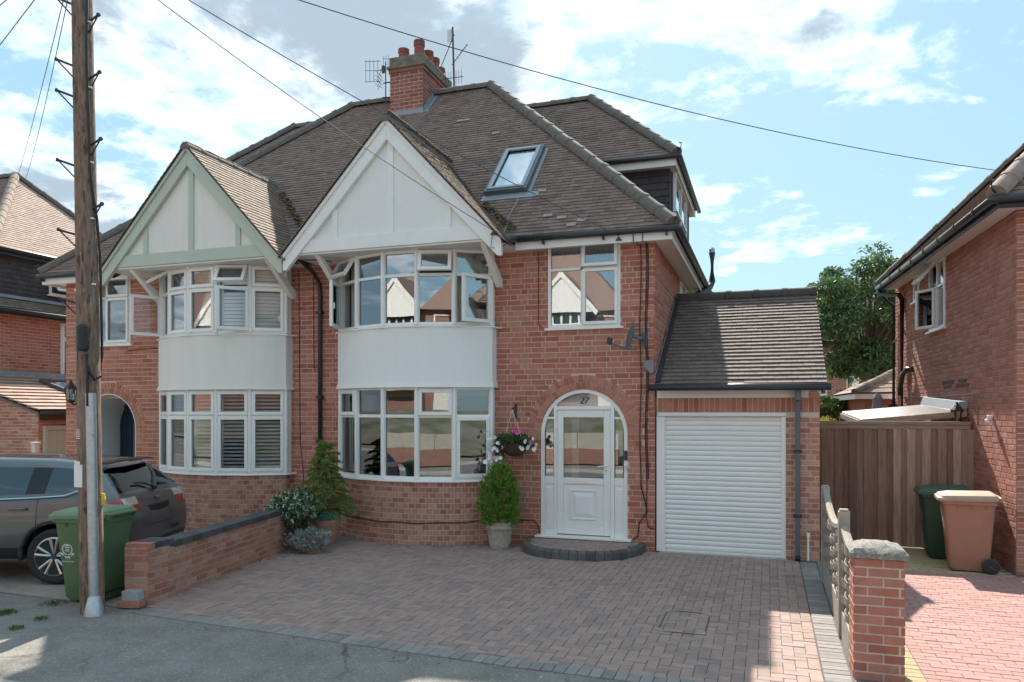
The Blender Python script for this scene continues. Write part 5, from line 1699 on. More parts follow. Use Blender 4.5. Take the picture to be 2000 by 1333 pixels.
part('waste_pipe', black_m, NR, lambda b: b.tube([(.0, 5.35, 2.98), (-.10, 5.45, 2.99), (-.12, 5.75, 2.90), (-.09, 6.10, 2.62), (-.07, 6.18, 2.5)], .052, 10), smooth=True)
part('waste_pipe', cablegrey_m, NR, lambda b: b.tube([(-.04, 6.7, 3.7), (-.06, 6.85, 3.65), (-.06, 6.95, 3.5)], .022, 8))
part('meter_box', upvc_m, NR, lambda b: b.box(-.06, -.006, 5.05, 5.42, 1.95, 2.22), bevel=.006)
part('meter_box', upvc_m, NR, lambda b: b.box(-.05, -.006, 6.45, 6.6, 1.9, 2.22), bevel=.006)
part('wall_cable', cablegrey_m, NR, lambda b: b.tube([(-.016, 6.1, 2.44), (-.016, 3.5, 2.40), (-.016, 1.55, 2.42), (-.016, 1.5, 2.38), (-.016, 1.5, 1.95)], .008, 5))
# rear extension with a low hip roof
part('extension_wall', brick_lit_m, NR, lambda b: b.box(-.55, 3.2, 7.4, 10.4, 0, 2.55))
tile_slope(NR, (0, 7.15, 2.55), (1, 0, 0), (0, .9, .436), [(-.8, 0), (3.4, 0), (3.4, 1.7), (.75, 1.7)], tile_gable_m, gauge=.25, width=.3, limit=40, deck='extension_roof', world=NRW)
tile_slope(NR, (-.8, 0, 2.55), (0, 1, 0), (.9, 0, .436), [(7.15, 0), (10.6, 0), (9, 1.7), (8.7, 1.7)], tile_gable_m, gauge=.25, width=.3, limit=40, deck='extension_roof', world=NRW)
part('extension_fascia', white_m, NR, lambda b: (b.box(-.78, 3.3, 7.17, 7.2, 2.42, 2.54), b.box(-.78, -.75, 7.21, 10.5, 2.42, 2.54)))
ridge_line(NR, (-.8, 7.15, 2.57), (.74, 8.68, 3.31), r=.09)


# lanterns
def lantern(name, label, loc, nrm, scale=1.0):
    o = thing(name, label, 'wall lamp', loc)
    c = Vector(loc); n_ = Vector(nrm); s = scale
    part('back_plate', black_m, o, lambda b: b.cbox(c + Vector((0, 0, -.12 * s)) + n_ * .012, (.02 if abs(n_.x) > .5 else .07 * s, .07 * s if abs(n_.x) > .5 else .02, .14 * s)), bevel=.004)
    part('arm', black_m, o, lambda b: b.tube([c + Vector((0, 0, -.12 * s)) + n_ * .02, c + n_ * .09 * s + Vector((0, 0, -.15 * s)), c + n_ * .14 * s + Vector((0, 0, -.12 * s))], .012 * s, 8))
    q = c + n_ * .14 * s
    part('lamp_base', black_m, o, lambda b: b.lathe([(.02 * s, -.13 * s), (.045 * s, -.11 * s), (.05 * s, -.09 * s)], q, 6))
    part('lamp_glass', glass_mat('lamp_glass', (.85, .86, .85), .15) if 'lamp_glass' not in MATS else MATS['lamp_glass'], o, lambda b: b.lathe([(.048 * s, -.09 * s), (.068 * s, .06 * s)], q, 6))
    part('lamp_cage', black_m, o, lambda b: [b.tube([q + Vector((.05 * s * math.cos(a), .05 * s * math.sin(a), -.09 * s)), q + Vector((.071 * s * math.cos(a), .071 * s * math.sin(a), .06 * s))], .006 * s, 5) for a in [math.pi / 3 * k for k in range(6)]])
    part('lamp_bulb', mat('bulb_white', (.75, .74, .70), .3), o, lambda b: b.lathe([(.012 * s, -.08 * s), (.022 * s, -.03 * s), (.012 * s, .02 * s)], q, 8))
    part('lamp_roof', black_m, o, lambda b: b.lathe([(.085 * s, .06 * s), (.08 * s, .075 * s), (.035 * s, .125 * s), (.03 * s, .14 * s), (.018 * s, .15 * s), (.018 * s, .165 * s), (.006 * s, .185 * s)], q, 6))
    return o


lantern('wall_lantern', 'black lantern lamp on the left house beside its arched porch', (-13.22, FY - .008, 2.50), (0, -1, 0), 1.5)
pw = NRW @ Vector((-.01, 1.92, 2.08))
lantern('wall_lantern', 'black lantern lamp on the sunlit wall at the end of the board fence', pw, (-1, 0, 0), 1.15)
pw = NRW @ Vector((-.01, .87, 2.04))
se = thing('sensor_light', 'small white motion sensor on the sunlit brick wall right of the lantern', 'sensor', pw)
part('sensor_body', upvc_m, se, lambda b: b.cbox(pw + Vector((-.035, 0, .02)), (.07, .06, .06)), bevel=.012)
part('sensor_head', upvc_m, se, lambda b: b.lathe([(.035, -.06), (.04, -.02), (.02, .0)], pw + Vector((-.06, 0, 0)), 10))

# ------------------------------------------------------------------ lean-to between fence and wall
LT = thing('lean_to', 'low lean-to with clear corrugated roof behind the board fence', 'lean-to', (2.2, 14.4, 0))
poly_m = glass_mat('polycarbonate', (.80, .82, .84), .30, rough=.25)
FLc, FRc, BRc, BLc = Vector((1.42, 13.46, 2.01)), Vector((2.94, 13.40, 2.15)), Vector((2.83, 15.7, 2.26)), Vector((1.34, 15.7, 2.12))
n = 12
for k in range(n):
    a0, a1 = k / n, (k + 1) / n
    f0, f1 = FLc.lerp(BLc, a0), FLc.lerp(BLc, a1); g0, g1 = FRc.lerp(BRc, a0), FRc.lerp(BRc, a1)
    u = Vector((0, 0, .022))
    def strip(b):
        m0, m1 = (f0 + f1) / 2 + u, (g0 + g1) / 2 + u
        b.add([f0, g0, m1, m0, f1, g1], [(0, 1, 2, 3), (3, 2, 5, 4)])
    part('roof_sheet', poly_m, LT, strip)
part('roof_frame', rail_m, LT, lambda b: (b.obox(FLc + Vector((0, -.03, -.09)), FRc - FLc, (0, .05, 0), (0, 0, .085)), b.obox(BLc + Vector((0, 0, -.10)), BRc - BLc, (0, .05, 0), (0, 0, .085)), b.obox(FLc + Vector((-.03, 0, -.10)), (.05, 0, 0), BLc - FLc, (0, 0, .085))))
part('flashing', lead_m, LT, lambda b: b.obox(FRc + Vector((.0, .05, .0)), (-.14, 0, -.0), BRc - FRc, (.05, 0, .15)))
part('post', rail_m, LT, lambda b: (b.box(1.36, 1.44, 13.46, 13.54, 0, 1.95), b.box(1.30, 1.38, 15.6, 15.68, 0, 2.05)))

# ================================================================== NEIGHBOURING HOUSE ON THE LEFT
NL = thing('neighbour_house', 'brick house with dark hung-tile dormer and pale hip roof beyond the telegraph pole', 'house', (-19.2, 16, 0))
XW = -19.2
brick_face(NL, (XW, 11.0, 0), (0, 1, 0), (1, 0, 0), 9.0, 2.6, 4.80, holes=[(5.18, 6.2, 3.05, 4.68)], m=brick_m, mort=mortar_m, limit=200)
part('wall_body', mortar_m, NL, lambda b: (b.box(XW - 8, XW - .4, 11.0, 20, -.03, 4.8), b.box(XW - .4, XW - .012, 11.0, 20, -.03, 2.6)))
window(NL, (XW, 16.18, 3.06), (0, 1, 0), (1, 0, 0), 1.02, 1.62, [(0, .5, 0, 1.15, 'sash'), (0, .5, 1.15, 1.62, 'sash'), (.5, 1.02, 0, 1.15, 'sash'), (.5, 1.02, 1.15, 1.62, 'sash')], recess=.03)
tile_slope(NL, (XW + .36, 0, 4.86), (0, 1, 0), (-.75, 0, .66), [(10.7, 0), (20.3, 0), (20.3, .50), (10.7, .50)], tile_gable_m, limit=120, deck='lower_roof')
part('gutter', black_m, NL, lambda b: b.tube([(XW + .40, 10.6, 4.80), (XW + .40, 20.3, 4.80)], .065, 10), smooth=True)
part('fascia', black_m, NL, lambda b: b.box(XW + .30, XW + .34, 10.7, 20.3, 4.68, 4.84))
part('soffit', white_m, NL, lambda b: b.box(XW - .01, XW + .31, 10.7, 20.3, 4.80, 4.81))
part('flashing', lead_m, NL, lambda b: b.box(XW + .02, XW + .10, 13.0, 20.2, 5.16, 5.24))
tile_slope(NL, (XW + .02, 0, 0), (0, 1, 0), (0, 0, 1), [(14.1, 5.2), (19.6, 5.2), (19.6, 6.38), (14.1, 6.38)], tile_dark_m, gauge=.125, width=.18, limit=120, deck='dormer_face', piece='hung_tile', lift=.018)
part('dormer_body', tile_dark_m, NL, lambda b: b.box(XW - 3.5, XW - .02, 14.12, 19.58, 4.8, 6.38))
window(NL, (XW + .05, 15.75, 5.42), (0, 1, 0), (1, 0, 0), 1.3, .62, [(0, 1.3, 0, .62, 'top', .45)], recess=-.03)
d = 2.89
ex = -18.95
tile_slope(NL, (ex, 0, 6.45), (0, 1, 0), (-SL, 0, SL), [(13.98, 0), (19.76, 0), (16.87, d / SL)], tile_pink_m, gauge=.105, width=.17, limit=250, deck='upper_roof')
tile_slope(NL, (0, 13.98, 6.45), (1, 0, 0), (0, SL, SL), [(-26, 0), (ex, 0), (ex - d, d / SL), (-26, d / SL)], tile_m, gauge=.105, width=.17, limit=60, deck='upper_roof')
part('upper_roof', deck_m, NL, lambda b: b.poly([(ex, 19.76, 6.44), (-26, 19.76, 6.44), (-26, 16.87, 9.33), (ex - d, 16.87, 9.33)]))
rp = mat('ridge_buff', (.34, .265, .21), .9, noise=.2, nscale=10, bump=.5)
ridge_line(NL, (ex, 13.98, 6.47), (ex - d, 16.87, 9.36), r=.12, m=rp)
ridge_line(NL, (ex, 19.76, 6.47), (ex - d, 16.87, 9.36), r=.12)
ridge_line(NL, (ex - d, 16.87, 9.34), (-26, 16.87, 9.34), r=.12)
part('dormer_gutter', black_m, NL, lambda b: b.tube([(-24, 13.92, 6.40), (ex + .05, 13.92, 6.40), (ex + .06, 14.0, 6.40), (ex + .06, 19.8, 6.40)], .06, 10), smooth=True)
part('dormer_fascia', gutter_m, NL, lambda b: b.box(ex - .03, ex - .01, 14.0, 19.7, 6.26, 6.42))
part('dormer_soffit', white_m, NL, lambda b: b.box(XW, ex - .03, 14.05, 19.7, 6.385, 6.395))

LG = thing('neighbour_garage', 'lean-to brick garage with pale pink tiled roof at the left edge', 'garage', (-17.5, 13.0, 0))
gsl = Vector((-3.1, 0, .92)); gL = gsl.length; gsl.normalize()
brick_face(LG, (XW, 13.02, 0), (1, 0, 0), (0, -1, 0), 3.08, -.03, 3.0, m=brick_pale_m, mort=mortar_pale_m, course=.078, length=.225, bond='garden', top=lambda u: 3.02 - u * .297, limit=250)
part('verge_board', mat('verge_brown', (.20, .15, .12), .8), LG, lambda b: b.obox((-16.05, 12.96, 2.06), gsl * gL, (0, .05, 0), (0, 0, .06)))
tile_slope(LG, (-16.0, 0, 2.14), (0, 1, 0), gsl, [(12.93, 0), (19, 0), (19, gL), (12.93, gL)], tile_pink_m, gauge=.30, width=.30, th=.025, lift=.035, limit=200)
part('fascia', mat('fascia_brown', (.055, .035, .03), .5), LG, lambda b: b.box(-16.04, -16.01, 12.96, 19, 1.93, 2.13))
part('gutter', black_m, LG, lambda b: b.tube([(-15.95, 12.93, 2.10), (-15.95, 19, 2.10)], .05, 8), smooth=True)
brick_face(LG, (-16.12, 13.02, 0), (0, 1, 0), (1, 0, 0), 5.9, -.03, 1.93, holes=[(.10, 1.05, -1, 1.80)], m=arch_m, mort=mortar_pale_m, course=.078, limit=100, wall_name='side_wall')
lead2 = part('flashing', lead_m, LG, lambda b: b.box(XW + .008, XW + .12, 12.95, 19, 3.06, 3.20))
rl = part('rooflight', alu_m, LG, lambda b: rect_frame(b, Vector((-17.2, 14.9, 2.535)), Vector((0, 1, 0)), gsl, 1.0, 1.3, .09, 0, .10, Vector((gsl.z, 0, -gsl.x))))
pane(rl, Vector((-17.2, 14.98, 2.535)) + gsl * .08 + Vector((.02, 0, .07)), (0, 1, 0), gsl, .84, 1.14, Vector((gsl.z, 0, -gsl.x)), glass_sky_m)
pale_wood_m = mat('pale_green_timber', (.46, .46, .40), .75, noise=.12, nscale=8, stretch=(6, 6, 1))
gt = part('timber_door_frame', pale_wood_m, LG, lambda b: (b.box(-16.13, -16.05, 13.12, 13.22, 0, 1.80), b.box(-16.13, -16.05, 13.97, 14.07, 0, 1.80), b.box(-16.13, -16.05, 13.22, 13.97, 1.70, 1.80)), bevel=.005)
for k in range(6):
    part('board', pale_wood_m, gt, lambda b: b.box(-16.11, -16.08, 13.225 + k * .124, 13.225 + k * .124 + .120, .02, 1.69), bevel=.004)
gp = part('gate_post', mat('white_post', (.62, .61, .57), .8, noise=.15), None, lambda b: (b.box(-15.45, -15.34, 12.3, 12.41, 0, 1.42), b.box(-15.47, -15.32, 12.28, 12.43, 1.42, 1.46)), bevel=.008)
tag(gp, 'short pale gate post in front of the left-edge garage', 'post')

# ================================================================== BEYOND THE GARDENS
FH = thing('distant_house', 'brick house glimpsed far behind the tree and hedge', 'house', (6, 38, 0))
brick_face(FH, (.5, 38, 0), (1, 0, 0), (0, -1, 0), 11, 0, 5.4, holes=[(1.10, 2.10, 2.9, 4.3), (2.95, 3.95, 2.9, 4.3), (1.2, 1.9, .4, 1.75), (3.2, 4.0, .3, 2.3)], m=brick_lit_m, mort=mortar_m, limit=120)
for (u, z, w_, h_) in ((1.10, 2.9, 1.0, 1.4), (2.95, 2.9, 1.0, 1.4), (1.2, .4, .7, 1.35), (3.2, .3, .8, 2.0)):
    window(FH, (.5 + u, 38, z), (1, 0, 0), (0, -1, 0), w_, h_, [(0, w_, 0, h_ * .6, 'fixed'), (0, w_, h_ * .6, h_, 'fixed')], recess=.05)
part('room_lining', blind_m, FH, lambda b: b.box(.6, 11.4, 38.35, 38.4, 0, 5.4))
part('wall_body', brick_lit_m, FH, lambda b: (b.box(.5, .7, 38.05, 45, 0, 5.4), b.box(11.3, 11.5, 38.05, 45, 0, 5.4)))
tile_slope(FH, (0, 37.7, 5.35), (1, 0, 0), (0, .8, .6), [(.2, 0), (11.8, 0), (11.8, 5), (.2, 5)], tile_gable_m, gauge=.3, width=.35, limit=80)
part('roof', deck_m, FH, lambda b: b.poly([(.2, 41.7, 8.3), (11.8, 41.7, 8.3), (11.8, 45.5, 5.3), (.2, 45.5, 5.3)]))

# ================================================================== THE OPPOSITE SIDE OF THE STREET (seen in the window reflections)
def opposite(x0, x1, label, seed, gm, lift=2.2):
    rr = random.Random(seed)
    o = thing('opposite_house', label, 'house', ((x0 + x1) / 2, -13.5, 0))
    yf = -13.5
    w = x1 - x0
    o.location.z = lift
    part('wall', mat('brick_far', (.27, .135, .105), .85, noise=.3, nscale=9, stain=[((.42, .31, .26), 14, .5, .6)]), o, lambda b: b.box(x0, x1, yf - 8, yf, -2.4, 4.9))
    xm = (x0 + x1) / 2
    part('roof', tile_m, o, lambda b: b.add([(x0 - .3, yf + .3, 4.9), (x1 + .3, yf + .3, 4.9), (x1 + .3, yf - 8.3, 4.9), (x0 - .3, yf - 8.3, 4.9), (x0 + 3.8, yf - 4, 9.1), (x1 - 3.8, yf - 4, 9.1)],
                                           [(0, 1, 5, 4), (1, 2, 5), (2, 3, 4, 5), (3, 0, 4), (3, 2, 1, 0)]))
    for gx in (x0 + 3.1, x1 - 3.1):
        part('gable', gm, o, lambda b: b.prism([(gx - 1.8, yf + .8, 4.8), (gx + 1.8, yf + .8, 4.8), (gx, yf + .8, 6.8)], (0, -.06, 0)))
        part('barge_board', white_m, o, lambda b: (b.prism([(gx, yf + .83, 6.95), (gx - 1.95, yf + .83, 4.8), (gx - 1.8, yf + .83, 4.6), (gx, yf + .83, 6.6)], (0, .05, 0)), b.prism([(gx, yf + .83, 6.95), (gx + 1.95, yf + .83, 4.8), (gx + 1.8, yf + .83, 4.6), (gx, yf + .83, 6.6)], (0, .05, 0))))
        part('gable_roof', tile_m, o, lambda b: b.add([(gx, yf + .9, 6.95), (gx, yf - 2, 6.95), (gx - 2, yf - .2, 4.75), (gx - 2, yf + .9, 4.75), (gx + 2, yf - .2, 4.75), (gx + 2, yf + .9, 4.75)], [(0, 1, 2, 3), (0, 5, 4, 1)]))
        part('bay', gm, o, lambda b: b.prism([(gx - 1.4, yf, 2.5), (gx - .9, yf + .6, 2.5), (gx + .9, yf + .6, 2.5), (gx + 1.4, yf, 2.5)], (0, 0, 1.0)))
        for z0, z1 in ((1.0, 2.5), (3.5, 4.7)):
            part('bay_window', mat('dark_glass', (.03, .035, .04), .08), o, lambda b: b.prism([(gx - 1.35, yf, z0), (gx - .88, yf + .57, z0), (gx + .88, yf + .57, z0), (gx + 1.35, yf, z0)], (0, 0, z1 - z0)))
            for k in range(5):
                fx = gx - .88 + 1.76 * k / 4
                part('window_bar', upvc_m, o, lambda b: b.box(fx - .05, fx + .05, yf + .55, yf + .60, z0, z1))
            part('window_bar', upvc_m, o, lambda b: (b.box(gx - .95, gx + .95, yf + .55, yf + .605, z1 - .5, z1 - .42), b.box(gx - .95, gx + .95, yf + .55, yf + .61, z0, z0 + .08)))
    for dx in (x0 + .9, x1 - .9):
        part('window', upvc_m, o, lambda b: rect_frame(b, Vector((dx - .5, yf, 3.4)), Vector((1, 0, 0)), Vector((0, 0, 1)), 1.0, 1.3, .08, 0, .05, Vector((0, 1, 0))))
        part('door', upvc_m, o, lambda b: b.box(dx - .5, dx + .5, yf, yf + .05, 0, 2.2))
    return o


opposite(-38, -26, 'brick pair of houses with cream gables across the street, farthest to the west', 1, render_cream_m)
opposite(-21.3, -6.6, 'brick pair of houses with white gables across the street, facing number 27', 2, render_white_m)
opposite(-2.4, 9.4, 'brick pair of houses with cream gables across the street, directly behind the viewer', 3, render_cream_m)
b = MB(); b.poly([(-60, -6.5, .0), (30, -6.5, .0), (30, -12.5, 2.2), (-60, -12.5, 2.2)][::-1]); b.poly([(-60, -12.5, 2.2), (30, -12.5, 2.2), (30, -40, 2.2), (-60, -40, 2.2)][::-1])
o = b.build('opposite_bank', mat('bank_paving', (.17, .165, .145), .9, noise=.35, nscale=1.2, stain=[((.07, .10, .035), .5, .48, .9)])); o['kind'] = 'structure'
conc_m = mat('concrete_panel', (.42, .40, .36), .9, noise=.2, nscale=5)
for k, x in enumerate((-22.0, -15.2, -9.0, -4.6)):
    o = thing('opposite_garden_wall', ['low brick wall with pale fence panels across the street, western end', 'low brick wall with pale fence panels across the street facing the left house', 'low brick wall with pale fence panels across the street facing number 27', 'low brick wall with pale fence panels across the street, eastern end'][k], 'wall', (x + 1.5, -6.2, 0), group='front walls across the street')
    part('wall', MATS['brick_far'], o, lambda b: b.box(x, x + 3.4, -6.3, -6.1, 0, .62))
    for q in range(2):
        part('panel', conc_m, o, lambda b: b.box(x + .02 + q * 1.7, x + 1.68 + q * 1.7, -6.24, -6.18, .63, 1.25))
# ================================================================== WHEELIE BINS
def bin_(label, loc, rz, colr, lidc, crest=None, marks=False, sc=1.0):
    o = thing('wheelie_bin', label, 'bin', loc, rz, group='wheelie bins', local=True)
    bm = mat('bin_' + label[:14].replace(' ', '_') + str(len(MATS)), colr, .5, noise=.10, nscale=5, bump=.15, bscale=200, stain=[(tuple(c * .72 for c in colr), 3.5, .60, .4)])
    lm = bm if lidc is None else mat('lid_' + str(len(MATS)), lidc, .55, noise=.1, nscale=5)
    def body(b):
        def ring(x0, x1, w, z, r):
            pts = []
            for cx, cy, a0 in ((x1 - r, w - r, 0), (x0 + r, w - r, 90), (x0 + r, -w + r, 180), (x1 - r, -w + r, 270)):
                for k in range(5):
                    a = R(a0 + 22.5 * k); pts.append((cx + r * math.cos(a), cy + r * math.sin(a), z))
            return pts
        rings = [ring(-.20, .22, .19, .02, .05), ring(-.235, .235, .205, .06, .05), ring(-.255, .25, .215, .30, .05), ring(-.31, .29, .262, .86, .05), ring(-.315, .295, .266, .90, .05), ring(-.335, .315, .285, .905, .05), ring(-.335, .315, .285, .955, .05)]
        n = 20; v = [p for rg in rings for p in rg]
        f = [(j * n + k, j * n + (k + 1) % n, (j + 1) * n + (k + 1) % n, (j + 1) * n + k) for j in range(len(rings) - 1) for k in range(n)]
        f.append(tuple(range(n))[::-1]); f.append(tuple(range((len(rings) - 1) * n, len(rings) * n)))
        b.add(v, f)
        for yy in (-.10, .02, .14):
            b.prism([(-.31, yy - .008, .86), (-.33, yy - .008, .90), (-.29, yy - .008, .90)], (0, .016, 0))
        for xx in (-.15, .02, .18):
            b.prism([(xx - .008, -.262, .84), (xx - .008, -.284, .90), (xx - .008, -.25, .90)], (.016, 0, 0))
    part('bin_body', bm, o, body, smooth='auto')
    def lid(b):
        def ring(g, z, r):
            x0, x1, w = -.375 + g, .33 - g * .4, .30 - g
            pts = []
            for cx, cy, a0 in ((x1 - r, w - r, 0), (x0 + r, w - r, 90), (x0 + r, -w + r, 180), (x1 - r, -w + r, 270)):
                for k in range(5):
                    a = R(a0 + 22.5 * k); pts.append((cx + r * math.cos(a), cy + r * math.sin(a), z + .03 * (cx + .3)))
            return pts
        rings = [ring(0, .945, .05), ring(0, .985, .05), ring(.02, .995, .05), ring(.03, 1.015, .05), ring(.06, 1.025, .05), ring(.13, 1.045, .05), ring(.22, 1.052, .04)]
        n = 20; v = [p for rg in rings for p in rg]
        f = [(j * n + k, j * n + (k + 1) % n, (j + 1) * n + (k + 1) % n, (j + 1) * n + k) for j in range(len(rings) - 1) for k in range(n)]
        f.append(tuple(range(n))[::-1]); f.append(tuple(range((len(rings) - 1) * n, len(rings) * n)))
        b.add(v, f)
    part('lid', lm, o, lid, smooth='auto')
    part('handle', bm, o, lambda b: (b.tube([(.36, -.22, .99), (.36, .22, .99)], .018, 8), b.cbox((.335, -.22, .975), (.07, .04, .05)), b.cbox((.335, .22, .975), (.07, .04, .05))))
    part('axle', black_m, o, lambda b: b.tube([(.235, -.24, .105), (.235, .24, .105)], .014, 8))
    for yy in (-.255, .255):
        wh = part('wheel', black_m, o, lambda b: b.lathe([(.05, -.028), (.092, -.028), (.102, -.018), (.102, .018), (.092, .028), (.05, .028)], (.235, yy, .104), 24, Matrix.Rotation(R(90), 3, 'X')), smooth='auto')
        part('hub', mat('wheel_hub', (.07, .075, .08), .5), wh, lambda b: (b.lathe([(.052, -.020), (.052, .020)], (.235, yy, .104), 16, Matrix.Rotation(R(90), 3, 'X')), b.lathe([(.018, -.034), (.018, .034)], (.235, yy, .104), 10, Matrix.Rotation(R(90), 3, 'X'))))
    wm = mat('bin_print', (.70, .74, .70), .6)
    if crest:
        # crest: shield, laurel ribbons and lettering on the side
        q = lambda u, v: Vector((u, -.2165 - (v - .30) * .084 - .0035, v))
        def cr(b):
            cz = .60; cx = -.155
            for sg in (-1, 1):
                for k in range(9):
                    a0, a1 = R(-80 + k * 17), R(-80 + (k + 1) * 17 - 4)
                    b.poly([q(cx + sg * (.052 * math.cos(a0)), cz + .052 * math.sin(a0)), q(cx + sg * (.070 * math.cos(a0)), cz + .068 * math.sin(a0)), q(cx + sg * (.070 * math.cos(a1)), cz + .068 * math.sin(a1)), q(cx + sg * (.052 * math.cos(a1)), cz + .052 * math.sin(a1))])
            b.poly([q(cx - .030, cz + .030), q(cx + .030, cz + .030), q(cx + .030, cz + .018), q(cx - .030, cz + .018)])
            for k in range(3):
                b.poly([q(cx - .026 + .02 * k, cz + .008), q(cx - .014 + .02 * k, cz + .008), q(cx - .010 + .014 * k, cz - .026), q(cx - .018 + .014 * k, cz - .026)])
            b.poly([q(cx - .014, cz + .062), q(cx + .014, cz + .062), q(cx + .02, cz + .04), q(cx - .02, cz + .04)])
            for sg in (-1, 1):
                b.poly([q(cx + sg * .055, cz - .045), q(cx + sg * .088, cz - .035), q(cx + sg * .084, cz - .058), q(cx + sg * .045, cz - .072)])
            b.poly([q(cx - .045, cz - .078), q(cx + .045, cz - .078), q(cx + .03, cz - .094), q(cx - .03, cz - .094)])
        part('crest', wm, o, cr)
        for txt, z, sz in (('CITY OF', .485, .018), ('WORCESTER', .452, .026)):
            tc = bpy.data.curves.new('lettering', 'FONT'); tc.body = txt; tc.size = sz; tc.align_x = 'CENTER'; tc.extrude = .0005
            to = text_obj('lettering', tc, wm); to.parent = o
            to.location = q(-.155, z) + Vector((0, -.001, 0)); to.rotation_euler = (R(90 - 4.8), 0, 0)
    if marks:
        q = lambda u, v: Vector((-.2565 - (v - .30) * .095 - .0035, u, v))
        def mk(b):
            rr = random.Random(8)
            for r_ in range(5):
                for k in range(3):
                    w = rr.uniform(.02, .05)
                    b.poly([q(-.09 + k * .06, .56 + r_ * .03), q(-.09 + k * .06 + w, .56 + r_ * .03), q(-.09 + k * .06 + w, .575 + r_ * .03), q(-.09 + k * .06, .575 + r_ * .03)])
        part('printed_panel', wm, o, mk)
    return o


bin_('green wheelie bin with white council crest behind the telegraph pole', (-7.33, 6.63, -.006), R(8), (.095, .165, .075), (.155, .25, .145), crest=True)
bin_('dark green wheelie bin half hidden behind the brown bin', (2.44, 12.45, 0), R(-4), (.022, .062, .034), (.045, .095, .065), marks=True)
bin_('terracotta brown wheelie bin standing by the sunlit brick wall', (2.56, 11.62, 0), R(-6), (.37, .18, .115), (.44, .28, .215), marks=True)

